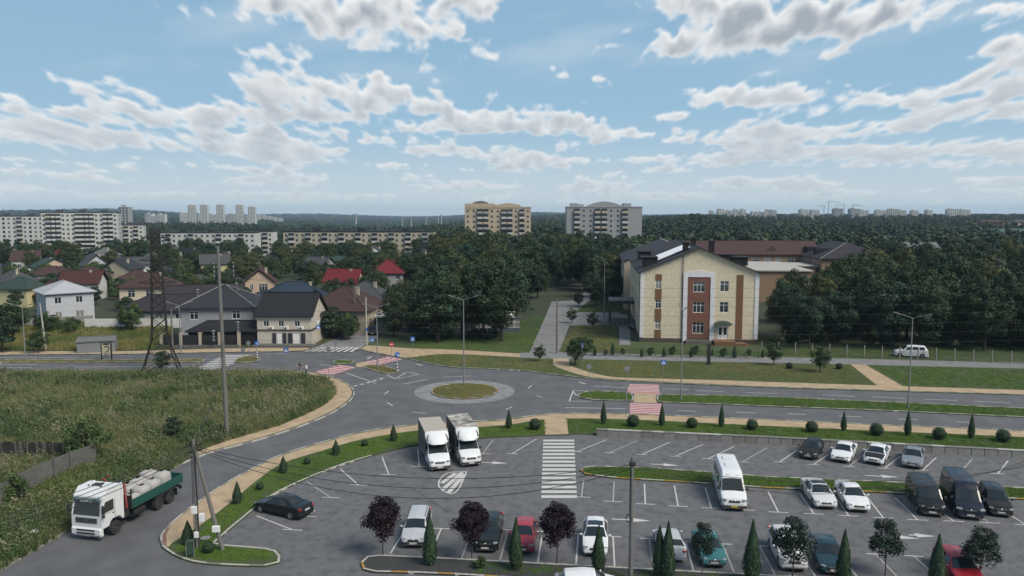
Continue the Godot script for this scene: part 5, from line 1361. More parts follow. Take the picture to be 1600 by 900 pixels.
func build_blocks() -> void:
	grain(mat("flat roof", 0.60, 0.58, 0.53, 0.9), texs["wear"], 0.15)
	grain(mat("blue board", 0.10, 0.14, 0.17, 0.8), texs["wear"], 0.3)
	block("panel_block", "nine storey white panel block with glazed balconies and a pale end wall", Vector3(-271.0, 0, -486.0), 0.32, 42.0, 14.0, 9, "wbBBwwwBBBBwwBBw", "panel white", "roof grey", "", "..d.", 2.8)
	block("panel_block", "nine storey white panel block with dark stair columns at the edge of town", Vector3(-318.0, 0, -510.0), 0.2, 50.0, 13.0, 8, "wbwdwwbwdwwbwwdw", "panel white", "roof grey", "", "", 2.8)
	block("panel_block", "short grey panel block beside the tall white one", Vector3(-258.0, 0, -520.0), 0.3, 18.0, 12.0, 6, "wwbwbw", "panel white", "roof grey", "", "", 2.8)
	block("long_block", "long white five storey block behind the dark trees", Vector3(-176.0, 0, -450.0), 0.05, 54.0, 12.0, 5, "wbwwwbwwwwbwwwbww", "panel white", "roof slate", "", "", 2.8, 0.8)
	block("long_block", "white five storey block end with a dark gap beside it", Vector3(-152.0, 0, -470.0), 0.05, 14.0, 12.0, 5, "wbwbw", "panel white", "roof slate", "", "", 2.8, 0.8)
	block("long_block", "long beige five storey block with dark roof sections", Vector3(-83.5, 0, -424.0), -0.03, 82.0, 12.0, 5, "wbwwbwwbwwbwwbwwbwwbwwbwwbw", "panel beige", "roof charcoal", "", "", 2.75, 0.6)
	# two towers with shaped tops
	var a := block("tower_block", "sand coloured apartment tower with curved roof gables", Vector3(-8.5, 0, -452.0), 0.05, 38.0, 16.0, 8, "wwbbwwbbwbw", "tower sand", "tower sand", "", "ww", 3.0, 0.8)
	var top := MB.new()
	top.box(Vector3(-10.5, 26.2, 1), Vector3(17.0, 3.0, 14.5))
	part(a, "upper_storey", top, mats["tower sand"])
	for q in [[-10.0, 27.6, 4.5, 1.6], [6.0, 25.7, 7.5, 2.2]]:
		var b := MB.new()
		var pr := [Vector2(-q[2], 0)]
		for k in 9: pr.append(Vector2(-q[2] + q[2] * 2 * k / 8.0, q[3] * sin(PI * (k * 0.8 + 0.8) / 8.0)))
		pr.append(Vector2(q[2], 0))
		for k in pr.size() - 1:
			b.quad(Vector3(q[0] + pr[k].x, q[1], 7.9), Vector3(q[0] + pr[k + 1].x, q[1], 7.9), Vector3(q[0] + pr[k + 1].x, q[1] + pr[k + 1].y, 7.9), Vector3(q[0] + pr[k].x, q[1] + pr[k].y, 7.9))
			b.quad(Vector3(q[0] + pr[k].x, q[1] + pr[k].y, 7.9), Vector3(q[0] + pr[k + 1].x, q[1] + pr[k + 1].y, 7.9), Vector3(q[0] + pr[k + 1].x, q[1] + pr[k + 1].y, -6), Vector3(q[0] + pr[k].x, q[1] + pr[k].y, -6))
		part(a, "roof_gable", b, mats["roof asbestos" if q[0] < 0 else "tower sand"])
	var t := block("tower_block", "grey brick apartment tower with arched centre and white balcony columns", Vector3(50.5, 0, -428.0), -0.02, 41.0, 15.0, 9, ".bwwbbwwb..", "tower grey", "tower grey", "", "w.", 2.75, 0.0)
	var arch := MB.new()
	for k in 10:
		var x0 := -10.0 + k * 2.0; var x1 := x0 + 2.0
		var y0 := 2.6 * sin(PI * k / 10.0); var y1 := 2.6 * sin(PI * (k + 1) / 10.0)
		arch.quad(Vector3(x0, 25.3, 7.6), Vector3(x1, 25.3, 7.6), Vector3(x1, 25.9 + y1, 7.6), Vector3(x0, 25.9 + y0, 7.6))
		arch.quad(Vector3(x0, 25.9 + y0, 7.6), Vector3(x1, 25.9 + y1, 7.6), Vector3(x1, 25.9 + y1, 0), Vector3(x0, 25.9 + y0, 0))
	part(t, "roof_gable", arch, mats["tower grey"])
	for x in [-16.5, 12.5]:
		var b := MB.new()
		b.box(Vector3(x, 26.4, 4), Vector3(4.2, 2.2, 5))
		part(t, "roof_turret", b, mats["tower grey"])
	# far skyline
	var r := RandomNumberGenerator.new()
	r.seed = 9
	for q in [[303, 17], [322, 17], [347, 17], [377, 17], [396, 17]]: far_block("tall far tower block rising above the wooded valley", Vector3((q[0] - 800) / 1200.0 * 1900.0, 0, -1900.0), 0.1, q[1], 16, 52.0 if q[0] < 390 else 49.0, 16, 5, "panel white", "far towers above the valley")
	for k in 13:
		var x: float = -545.0 + k * 28.0 * 1.75
		far_block("far pale housing slab in a row across the valley", Vector3((208 + k * 15 - 800) / 1200.0 * 2100.0, 0, -2100.0 - r.randf() * 120), r.randf_range(-0.2, 0.2), 24.0, 13, 26.0 + r.randf() * 8, 9, 6, "panel white", "far housing slabs across the valley")
	far_block("dark far tower beside the white panel block", Vector3((199 - 800) / 1200.0 * 900.0, 0, -900.0), 0.1, 11, 12, 33, 11, 3, "panel grey", "far dark towers")
	for k in 5: far_block("far pale block at the foot of the blue hills", Vector3((408 + k * 8 - 800) / 1200.0 * 2600.0, 0, -2600.0), 0.2, 16, 14, 32.0 - k * 2, 9, 4, "panel white", "far blocks by the hills")
	for k in 16: far_block("far pale housing block along the wooded ridge", Vector3((1125 + k * 7 - 800) / 1200.0 * 2000.0, 0, -2000.0 - r.randf() * 200), r.randf_range(-0.3, 0.3), r.randf_range(9, 17), 12, 17.0 + r.randf() * 8, 7, 4, "panel white" if k % 3 else "panel white", "far blocks on the wooded ridge")
	for q in [[1253, 20], [1270, 20], [1306, 22], [1332, 26], [1345, 24], [1372, 24], [1392, 26], [1404, 22], [1484, 26], [1502, 26], [1425, 16], [1447, 14]]: far_block("far new tower block among cranes on the wooded ridge", Vector3((q[0] - 800) / 1200.0 * 1900.0, 0, -1900.0), r.randf_range(-0.2, 0.2), q[1], 14, 19.0 + r.randf() * 6, 8, 5, "panel white" if q[0] != 1306 and q[0] != 1332 else "panel grey", "far new towers on the wooded ridge")
	# factory chimneys and cranes
	for q in [[557, 335], [629, 338], [643, 341], [666, 340], [685, 342], [690, 338]]:
		var rr := 1500.0
		var hh: float = 23.0 - (q[1] - 333) * rr / 1200.0 + 16.0
		var m := MB.new()
		var rad := 2.4 if q[0] == 557 else 1.5
		m.lathe([Vector2(rad, -20), Vector2(rad * 0.7, hh), Vector2(rad * 0.5, hh)], 10)
		solo("factory_chimney", "slender factory chimney far off" if q[0] != 557 else "thick dark factory chimney standing alone on the horizon", "chimney", m, mats["panel grey"], Vector3((q[0] - 800) / 1200.0 * rr, terrain((q[0] - 800) / 1200.0 * rr, -rr), -rr), 0, "factory chimneys" if q[0] != 557 else "")
	for q in [[1292, 316, 20], [1285, 322, -14], [1316, 320, -18], [1330, 321, 16], [1106, 329, 10], [1120, 331, -6]]:
		var rr := 1950.0
		var hh: float = 23.0 - (q[1] - 333) * rr / 1200.0
		var x: float = (q[0] - 800) / 1200.0 * rr
		var o := thing("tower_crane", "thin tower crane far off on the ridge skyline", "crane", Vector3(x, terrain(x, -rr), -rr), 0, "tower cranes on the skyline")
		var m := MB.new()
		m.box(Vector3(0, (hh - 10) / 2, 0), Vector3(1.0, hh - 10, 1.0))
		part(o, "mast", m, mats["galvanised"])
		var j := MB.new()
		j.box(Vector3(q[2] * 0.55, hh - 10, 0), Vector3(absf(q[2]) * 1.9, 0.8, 0.8))
		j.tube([Vector3(0, hh - 5, 0), Vector3(q[2] * 1.2, hh - 10, 0)], 0.25, 0.25, 4); j.tube([Vector3(0, hh - 10, 0), Vector3(0, hh - 5, 0)], 0.5, 0.4, 4)
		part(o, "jib", j, mats["galvanised"])

# ---------------------------------------------------------------- trees where they stand
func tree_at(kind: String, x: float, z: float, h: float, full: float, label: String, group := "", wide := 1.0) -> void:
	var s := h / full
	var o := plant(proto[kind], Vector3(x, terrain(x, z) if z < -128 else 0.1, z), Vector3(s * wide, s, s * wide), rng.randf() * TAU, label)
	if group: o.set_meta("group", group)

func grow_trees() -> void:
	var park := "trees of the park"
	# [distance, first, last bearing in 1/1200 of the distance, step, low, high]
	for q in [[141, -182, -8, 34, 12.5, 15.5], [155, -190, 2, 38, 14.0, 16.0], [175, -170, 14, 40, 14.5, 16.5], [200, -140, 22, 40, 15.0, 17.0], [228, -130, 40, 42, 15.5, 17.5], [262, -120, 120, 44, 16.0, 17.5], [305, -120, 170, 46, 15.0, 17.5]]:
		var b: float = q[1]
		while b <= q[2]:
			var r: float = q[0] + rng.randf_range(-6, 6)
			tree_at("park%d" % rng.randi_range(0, 3), (b + rng.randf_range(-9, 9)) / 1200.0 * r, -r, rng.randf_range(q[4], q[5]) if b > -130 else rng.randf_range(8.0, 9.6), 14.0, "dark leafy park tree between the lane and the paved path", park, rng.randf_range(0.85, 1.1))
			b += q[3]
	for q in [[188, 22], [206, 40], [224, 54], [224, 128], [238, 72], [238, 112], [246, 92], [252, 60], [256, 110]]: tree_at("park%d" % (q[1] % 4), q[1] / 1200.0 * q[0], -q[0], 11.0 + (q[1] % 5), 14.0, "dark leafy tree closing the head of the paved path", "trees at the head of the path", 0.95)
	for q in [[188, 138, 172, 24, 8.0, 10.0], [206, 130, 172, 24, 10.0, 13.0], [226, 112, 176, 28, 13.0, 15.0], [250, 96, 180, 32, 15.0, 17.0]]:
		var b: float = q[1]
		while b <= q[2]:
			var r: float = q[0] + rng.randf_range(-5, 5)
			tree_at("park%d" % rng.randi_range(0, 3), (b + rng.randf_range(-6, 6)) / 1200.0 * r, -r, rng.randf_range(q[4], q[5]), 14.0, "dark leafy tree between the paved path and the school", "trees beside the school", rng.randf_range(0.8, 1.0))
			b += q[3]
	for q in [[131, 430, 900, 44, 10.5, 13.5], [144, 436, 900, 46, 11.0, 15.0], [157, 440, 900, 50, 11.0, 15.0], [178, 520, 900, 50, 11.5, 15.0], [200, 560, 900, 50, 13.0, 15.5], [236, 600, 900, 46, 13.0, 16.0], [275, 600, 900, 44, 12.0, 16.0]]:
		var b: float = q[1]
		while b <= q[2]:
			var r: float = q[0] + rng.randf_range(-6, 6)
			var top: float = q[5] if b > 500 else 12.0
			tree_at("park%d" % rng.randi_range(0, 3), (b + rng.randf_range(-9, 9)) / 1200.0 * r, -r, rng.randf_range(minf(q[4], top - 1), top), 14.0, "dark leafy tree in the belt behind the wire fence", "trees behind the wire fence", rng.randf_range(0.85, 1.1))
			b += q[3]
	for k in 44:
		var bb := rng.randf_range(410, 870)
		var rr := rng.randf_range(129, 142)
		plant(proto["bush"], Vector3(bb / 1200.0 * rr, 0.1, -rr), Vector3(1.9, 1.7, 1.9) * rng.randf_range(0.8, 1.4), rng.randf() * TAU, "dark undergrowth bush in the tree belt behind the wire fence").set_meta("group", "undergrowth behind the wire fence")
	for k in 16:
		var bb := rng.randf_range(-185, -20)
		var rr := rng.randf_range(137, 144)
		plant(proto["bush"], Vector3(bb / 1200.0 * rr, 0.1, -rr), Vector3(1.5, 1.0, 1.5) * rng.randf_range(0.8, 1.3), rng.randf() * TAU, "dark undergrowth bush at the edge of the park").set_meta("group", "undergrowth of the park")
	# gardens of the village: [first, last bearing, near, far, how many, low, high]
	var roofs := []
	for o in get_children():
		if o.has_meta("category") and o.get_meta("category") in ["house", "apartment block", "shed", "carport", "school"]: roofs.append(Vector2(o.position.x, o.position.z))
	for q in [[-300, -255, 137, 141, 6, 3.0, 4.6], [-660, -600, 160, 168, 4, 4.2, 6.0], [-615, -590, 150, 153, 2, 4.2, 5.0], [-830, -770, 138, 150, 5, 5.0, 7.0], [-800, -700, 172, 184, 5, 4.0, 5.5], [-680, -560, 188, 215, 16, 4.5, 6.5], [-800, -560, 205, 228, 14, 4.0, 6.0], [-800, -560, 238, 266, 26, 4.5, 7.5], [-560, -430, 186, 240, 28, 5.0, 8.0], [-800, -680, 142, 152, 8, 2.5, 4.0], [-520, -400, 178, 186, 8, 4.0, 6.0], [-560, -400, 250, 330, 22, 6.0, 10.0], [-430, -190, 225, 300, 30, 7.0, 10.5], [-380, -180, 310, 390, 26, 8.0, 12.0], [-830, -420, 300, 400, 44, 7.0, 12.0], [-330, -215, 176, 205, 10, 4.5, 7.5], [-255, -205, 165, 215, 5, 6.0, 9.0], [-640, -420, 400, 440, 30, 8.0, 13.0], [-420, -140, 395, 415, 18, 7.0, 11.0], [-250, -130, 228, 300, 20, 8.0, 11.5]]:
		for k in q[4]:
			for attempt in 12:
				var r := rng.randf_range(q[2], q[3])
				var x := rng.randf_range(q[0], q[1]) / 1200.0 * r
				var ok := true
				for p in roofs:
					if p.distance_to(Vector2(x, -r)) < 6.2: ok = false
				if not ok: continue
				var h := rng.randf_range(q[5], q[6])
				if h > 7.5 : tree_at("park%d" % rng.randi_range(0, 3), x, -r, h, 14.0, "tall dark tree rising among the village houses", "tall trees of the village", rng.randf_range(1.0, 1.25))
				else: tree_at("garden%d" % rng.randi_range(0, 2), x, -r, h, 6.4, "bushy green garden tree among the village houses", "garden trees of the village", rng.randf_range(0.9, 1.2))
				break
	# the woods beyond, as one mass
	var low := []
	for k in 3: low.append(crown(90 + k, 12.0, 0.5, 4.6, 16, 26, 1.5, [Color(0.030, 0.050, 0.026), Color(0.042, 0.062, 0.028), Color(0.026, 0.045, 0.028)][k], 0.3, k % 2).mesh())
	for k in 3:
		var tr := []
		var cs := []
		var want := 5400
		while tr.size() < want:
			var far := tr.size() >= 3600
			var r := 300.0 * pow(10.0, pow(rng.randf(), 0.8) * 1.05) if not far else rng.randf_range(2200.0, 7500.0)
			var side := rng.randf_range(-0.8, 0.85) if not far else rng.randf_range(-0.75, 0.12)
			if r < 330 and side < 0.36 and side > 0.13: continue
			if r < 440 and side < -0.1: continue
			if r < 640 and side < 0.0 and rng.randf() < 0.5: continue
			if side < -0.1 and r > 900 and rng.randf() < 0.35: continue
			if not far and side < -0.02 and side > -0.3 and r > 1000 and rng.randf() < 0.6: continue
			var x := side * r
			var ok := true
			for p in roofs:
				if absf(p.x - x) < (24.0 if r > 380 else 9.0) and absf(p.y + r) < (13.0 if r > 380 else 9.0): ok = false; break
			if not ok: continue
			if absf(side - 0.44) < 0.16 and r > 1500 and r < 2200 and rng.randf() < 0.75: continue
			var s := rng.randf_range(0.6, 1.25) * (0.8 if side < -0.1 and r < 900 else 1.0)
			if far: s *= 1.5
			tr.append(Transform3D(Basis(Vector3.UP, rng.randf() * TAU).scaled(Vector3(s * rng.randf_range(1.0, 1.5) * (2.2 if far else 1.0), s, s * rng.randf_range(1.0, 1.5))), Vector3(x, terrain(x, -r) - 0.5, -r)))
			cs.append(Color(1, 1, 1) * rng.randf_range(0.75, 1.25))
		var mm := MultiMesh.new()
		mm.transform_format = MultiMesh.TRANSFORM_3D
		mm.use_colors = true
		mm.mesh = low[k]
		mm.instance_count = tr.size()
		for j in tr.size():
			mm.set_instance_transform(j, tr[j]); mm.set_instance_color(j, cs[j])
		var o := MultiMeshInstance3D.new()
		o.name = numbered("distant_wood")
		o.multimesh = mm
		o.material_override = mats["leaf"]
		o.set_meta("kind", "stuff"); o.set_meta("label", "dark mass of trees covering the land out to the hills"); o.set_meta("category", "wood"); o.set_meta("group", "woods beyond the town")
		add_child(o)
	# hills at the horizon are the land itself; planting of the streets:
	for q in [[Vector3(-8.69, 0, -49.64), 1.0], [Vector3(-2.68, 0, -49.07), 0.97], [Vector3(2.95, 0, -48.60), 1.0]]: plant(proto["purple"], q[0] + Vector3(0, 0.1, 0), Vector3.ONE * q[1], rng.randf() * TAU, "dark purple leaved tree with round crown in the gravel bed").set_meta("group", "purple trees in the gravel bed")
	for q in [[Vector3(12.23, 0, -47.25), 0.82, 0.8], [Vector3(17.66, 0, -46.38), 0.98, 1.15], [Vector3(23.80, 0, -46.98), 0.9, 1.1], [Vector3(29.14, 0, -45.88), 0.88, 1.2]]: plant(proto["young"], q[0] + Vector3(0, 0.1, 0), Vector3(q[1] * q[2], q[1], q[1] * q[2]), rng.randf() * TAU, "dark green young tree with spiky crown in the gravel bed").set_meta("group", "young green trees in the gravel bed")
	for q in [[Vector3(-5.37, 0, -48.32), 1.0, 1.0], [Vector3(0.25, 0, -47.60), 1.02, 0.95], [Vector3(5.53, 0, -47.16), 0.93, 0.9], [Vector3(9.32, 0, -46.64), 0.98, 0.9], [Vector3(9.78, 0, -46.30), 1.1, 1.0], [Vector3(14.98, 0, -46.05), 1.15, 1.1], [Vector3(20.46, 0, -45.47), 1.05, 0.95], [Vector3(25.84, 0, -44.74), 1.05, 1.05]]: plant(proto["thuja0"], q[0] + Vector3(0, 0.1, 0), Vector3(q[2], q[1], q[2]), rng.randf() * TAU, "tall dark columnar thuja in the gravel bed by the parking row").set_meta("group", "tall thujas in the gravel bed")
	for q in [[Vector3(-22.49, 0, -51.34), 1.0, 1.05], [Vector3(-21.74, 0, -58.86), 1.05, 0.95], [Vector3(-20.22, 0, -66.05), 0.9, 0.95], [Vector3(-16.72, 0, -71.08), 0.88, 0.95], [Vector3(-11.94, 0, -75.59), 1.0, 0.95], [Vector3(-0.34, 0, -80.19), 1.15, 0.9], [Vector3(9.98, 0, -81.93), 1.5, 0.85], [Vector3(16.19, 0, -81.18), 1.45, 0.85], [Vector3(22.49, 0, -80.68), 1.5, 0.8], [Vector3(35.00, 0, -79.23), 1.25, 0.8], [Vector3(40.80, 0, -77.36), 1.6, 0.9], [Vector3(46.81, 0, -76.46), 1.5, 0.85]]: plant(proto["thuja1"], q[0] + Vector3(0, 0.1, 0), Vector3(q[2], q[1], q[2]), rng.randf() * TAU, "small pointed thuja on the lawn strip beside the car park").set_meta("group", "thujas along the lawn strip")
	for q in [[Vector3(2.45, 0, -79.71), 1.0], [Vector3(13.04, 0, -80.93), 1.05], [Vector3(19.27, 0, -80.44), 0.92], [Vector3(25.49, 0, -79.71), 0.92], [Vector3(31.44, 0, -78.75), 0.98], [Vector3(37.68, 0, -77.59), 1.05], [Vector3(43.42, 0, -76.24), 1.02], [Vector3(49.37, 0, -75.37), 1.05]]: plant(proto["ball"], q[0] + Vector3(0, 0.1, 0), Vector3.ONE * q[1], rng.randf() * TAU, "dark clipped ball shrub on the lawn strip beside the car park").set_meta("group", "ball shrubs along the lawn strip")
	for q in [[Vector3(-18.77, 0, -68.47), 0.5], [Vector3(-14.52, 0, -73.88), 0.55], [Vector3(-20.98, 0, -61.96), 0.5], [Vector3(-20.55, 0, -50.03), 0.62]]: plant(proto["ball"], q[0] + Vector3(0, 0.1, 0), Vector3.ONE * q[1], rng.randf() * TAU, "small loose round shrub on the curving lawn strip").set_meta("group", "small shrubs on the curving strip")
	plant(proto["bush"], Vector3(-2.08, 0, -47.96) + Vector3(0, 0.1, 0), Vector3(0.7, 0.5, 0.7), 1.0, "low yellowish shrub at the foot of a purple tree")
	# bushes and saplings of the field and verge
	for q in [[Vector3(-39.24, 0, -69.02), 4.4, "garden1", "leafy green bush tree overgrowing the concrete fence"], [Vector3(-34.37, 0, -76.24), 2.4, "garden2", "dark round bush standing alone in the meadow"], [Vector3(-39.44, 0, -58.73), 2.6, "garden1", "dense bush in the corner behind the concrete fence"], [Vector3(-50.38, 0, -109.21), 3.2, "garden2", "bush growing inside the foot of the lattice pylon"], [Vector3(-77.73, 0, -124.40), 4.0, "garden0", "young tree beside the white leaning pole"], [Vector3(-83.89, 0, -124.98), 6.2, "garden2", "big dark bush at the edge of the rough field"], [Vector3(-74.07, 0, -148.36), 5.4, "garden1", "light green young tree in front of the long dark roof"]]: tree_at(q[2], q[0].x, q[0].z, q[1], 6.4, q[3], "", 1.15)
	for q in [[-34.40, -139.00, 5.2], [-33.02, -140.00, 5.0], [-31.49, -141.00, 4.4], [-30.39, -143.00, 4.0], [-34.56, -144.00, 5.4], [-32.00, -146.00, 4.6]]: tree_at("garden2", q[0], q[1], q[2], 6.4, "dense dark bush between the shop house and the lane", "bushes beside the lane", 1.3)
	for q in [[Vector3(44.46, 0, -109.21), 4.0, 1.0, "young tree with greyish crown on the far verge"], [Vector3(4.26, 0, -117.34), 2.6, 1.0, "young tree at the corner of the paved path"], [Vector3(9.57, 0, -114.34), 4.2, 1.2, "leafy young tree beside the footpath sign"], [Vector3(16.00, 0, -150.85), 3.6, 0.9, "young round headed tree on the school lawn"], [Vector3(12.56, 0, -158.81), 3.2, 1.0, "young tree beside the paved path junction"], [Vector3(39.55, 0, -114.34), 3.6, 0.9, "young tree on the verge beyond the school corner"], [Vector3(16.19, 0, -187.30), 3.6, 1.0, "small round tree at the head of the paved path"]]: tree_at("garden0", q[0].x, q[0].z, q[1], 6.4, q[3], "", q[2])
	for q in [[Vector3(41.01, 0, -111.95), 0.75], [Vector3(48.20, 0, -111.48), 0.75]]: plant(proto["ball"], q[0] + Vector3(0, 0.1, 0), Vector3.ONE * q[1], 0.4, "lone clipped ball shrub on the far verge").set_meta("group", "ball shrubs on the far verge")
	for k in 16:
		var p: Vector3 = Vector3(10.88, 0, -122.70).lerp(Vector3(39.70, 0, -120.50), k / 15.0 + rng.randf_range(-0.02, 0.02)) + Vector3(0, 0.1, rng.randf_range(-2.0, 1.0))
		if k % 2 == 0: plant(proto["bush"], p, Vector3(0.6, 0.9, 0.6) * rng.randf_range(0.8, 1.4), rng.randf() * TAU, "small green bush in front of the school fence").set_meta("group", "bushes before the school")
		else: plant(proto["thuja1"], p, Vector3(0.8, 1.0, 0.8) * rng.randf_range(0.7, 1.2), rng.randf() * TAU, "small thuja in the bed before the school").set_meta("group", "thujas before the school")
	for q in [[Vector3(11.08, 0, -124.98), 2.6], [Vector3(12.03, 0, -126.16), 2.4]]: plant(proto["bush"], q[0], Vector3(2.2, 2.0, 2.2), rng.randf() * TAU, "big dark rounded bush at the school lawn corner").set_meta("group", "big bushes at the school lawn")

# ---------------------------------------------------------------- vehicles
# A body is a row of stations from nose to tail: [share of length, top, waist, half width, half width of the roof] in metres
const BODY := {
	"sedan": [[0.0, 0.55, 0.50, 0.66, 0.5], [0.015, 0.68, 0.60, 0.80, 0.66], [0.06, 0.75, 0.66, 0.88, 0.76], [0.27, 0.93, 0.86, 0.91, 0.78], [0.42, 1.38, 0.91, 0.91, 0.60], [0.55, 1.44, 0.93, 0.91, 0.60], [0.70, 1.38, 0.95, 0.91, 0.59], [0.84, 1.06, 0.96, 0.90, 0.72], [0.96, 1.02, 0.93, 0.86, 0.72], [0.985, 0.95, 0.86, 0.80, 0.68], [1.0, 0.62, 0.58, 0.70, 0.6]],
	"hatch": [[0.0, 0.56, 0.52, 0.64, 0.5], [0.02, 0.72, 0.64, 0.78, 0.66], [0.07, 0.80, 0.72, 0.85, 0.74], [0.25, 0.99, 0.92, 0.88, 0.76], [0.42, 1.46, 0.96, 0.88, 0.60], [0.58, 1.52, 0.98, 0.88, 0.60], [0.84, 1.46, 1.02, 0.87, 0.58], [0.94, 1.10, 1.02, 0.85, 0.70], [0.985, 0.98, 0.92, 0.80, 0.68], [1.0, 0.6, 0.56, 0.70, 0.6]],
	"wagon": [[0.0, 0.58, 0.54, 0.66, 0.5], [0.02, 0.74, 0.66, 0.80, 0.68], [0.07, 0.82, 0.74, 0.86, 0.75], [0.25, 1.00, 0.94, 0.88, 0.77], [0.39, 1.52, 0.98, 0.88, 0.64], [0.55, 1.60, 1.0, 0.88, 0.66], [0.90, 1.58, 1.02, 0.87, 0.65], [0.97, 1.12, 1.02, 0.85, 0.76], [0.99, 0.98, 0.9, 0.82, 0.74], [1.0, 0.55, 0.5, 0.74, 0.66]],
	"suv": [[0.0, 0.66, 0.60, 0.68, 0.56], [0.02, 0.84, 0.76, 0.82, 0.70], [0.07, 0.93, 0.84, 0.90, 0.78], [0.26, 1.08, 1.0, 0.92, 0.80], [0.41, 1.60, 1.04, 0.92, 0.66], [0.56, 1.67, 1.06, 0.92, 0.66], [0.86, 1.60, 1.10, 0.91, 0.64], [0.96, 1.16, 1.08, 0.89, 0.76], [0.99, 1.0, 0.92, 0.84, 0.74], [1.0, 0.62, 0.58, 0.76, 0.68]],
	"van": [[0.0, 0.62, 0.56, 0.76, 0.66], [0.012, 0.90, 0.78, 0.88, 0.78], [0.04, 1.02, 0.90, 0.94, 0.84], [0.15, 1.22, 1.10, 0.97, 0.86], [0.29, 1.90, 1.16, 0.97, 0.80], [0.36, 1.96, 1.18, 0.97, 0.82], [0.97, 1.96, 1.18, 0.97, 0.82], [0.993, 1.88, 1.16, 0.94, 0.80], [1.0, 0.5, 0.48, 0.93, 0.84]],
	"high_van": [[0.0, 0.64, 0.58, 0.78, 0.68], [0.012, 0.98, 0.86, 0.90, 0.80], [0.035, 1.08, 0.96, 0.96, 0.86], [0.13, 1.34, 1.22, 0.99, 0.88], [0.245, 2.16, 1.28, 0.99, 0.82], [0.30, 2.52, 1.30, 0.99, 0.80], [0.36, 2.60, 1.30, 0.99, 0.80], [0.975, 2.58, 1.30, 0.99, 0.80], [0.993, 2.46, 1.28, 0.97, 0.78], [1.0, 0.5, 0.48, 0.96, 0.88]],
	"cab": [[0.0, 0.64, 0.58, 0.78, 0.68], [0.03, 0.98, 0.86, 0.90, 0.80], [0.09, 1.08, 0.96, 0.96, 0.86], [0.35, 1.36, 1.24, 0.99, 0.88], [0.66, 2.14, 1.30, 0.99, 0.84], [0.78, 2.26, 1.30, 0.99, 0.86], [0.99, 2.26, 1.30, 0.99, 0.86], [1.0, 0.5, 0.48, 0.98, 0.9]]}

func station(st: Array, t: float) -> Array:
	for k in st.size() - 1:
		if t <= st[k + 1][0]:
			var f: float = (t - st[k][0]) / maxf(0.0001, st[k + 1][0] - st[k][0])
			var out := []
			for j in 5: out.append(lerpf(st[k][j], st[k + 1][j], f))
			return out
	return st[st.size() - 1]

func ring(st: Array, t: float, l: float, arches: Array, wr: float) -> Array:      # one half of the section at share t of the length, sill to crown
	var q := station(st, t)
	var z := l * (0.5 - t)
	var low := 0.24
	for a in arches:
		var dz: float = z - a
		if absf(dz) < wr: low = maxf(low, 0.33 + sqrt(maxf(0.0, wr * wr - dz * dz)) * 0.98 - 0.02)
	var top: float = q[1]; var belt: float = minf(q[2], top - 0.02)
	low = minf(low, belt - 0.05)
	var hw: float = q[3]; var rw: float = minf(q[4], hw * 0.98)
	var glass := top - belt > 0.16
	return [Vector3(hw * 0.95, low, z), Vector3(hw, lerpf(low, belt, 0.5), z), Vector3(hw * 0.985, belt - 0.01, z), Vector3(rw if glass else hw * 0.93, top - (0.07 if glass else 0.03), z), Vector3(rw * 0.86 if glass else hw * 0.7, top - 0.012, z), Vector3(0, top + 0.02, z)]

func skin(st: Array, l: float, t: float, k: float, side: float, arches: Array, wr: float) -> Vector3:
	var r := ring(st, t, l, arches, wr)
	var i := clampi(int(k), 0, 4)
	var p: Vector3 = r[i].lerp(r[i + 1], k - i)
	return Vector3(p.x * side, p.y, p.z)

func glass_patch(st: Array, l: float, t0: float, t1: float, k0: float, k1: float, side: float, lean0 := 0.0, lean1 := 0.0) -> MB:      # a pane that lies on the body; leans shift its upper edge
	var m := MB.new()
	var rows := []
	for i in 4:
		var k := lerpf(k0, k1, i / 3.0)
		var row := []
		for j in 5:
			var t := lerpf(t0 + lean0 * i / 3.0, t1 + lean1 * i / 3.0, j / 4.0)
			var p := skin(st, l, t, k, side, [], 0.1)
			row.append(p + Vector3(side * 0.014, 0.006, 0))
		if side > 0: row.reverse()
		row.reverse()
		rows.append(row)
	m.sheet(rows)
	return m

func screen_patch(st: Array, l: float, t0: float, t1: float, inset: float, out: float) -> MB:      # windscreen or rear window across the whole width
	var m := MB.new()
	var rows := []
	for i in 4:
		var t := lerpf(t0, t1, i / 3.0)
		var row := []
		for j in 9:
			var s := (j - 4) / 4.0
			var k := 5.0 - absf(s) * (5.0 - inset)
			var p := skin(st, l, t, k, signf(s) if s != 0 else 1.0, [], 0.1)
			row.append(p + Vector3(0, 0.008, 0.014 * signf(out)))
		if out < 0: row.reverse()
		rows.append(row)
	m.sheet(rows)
	return m

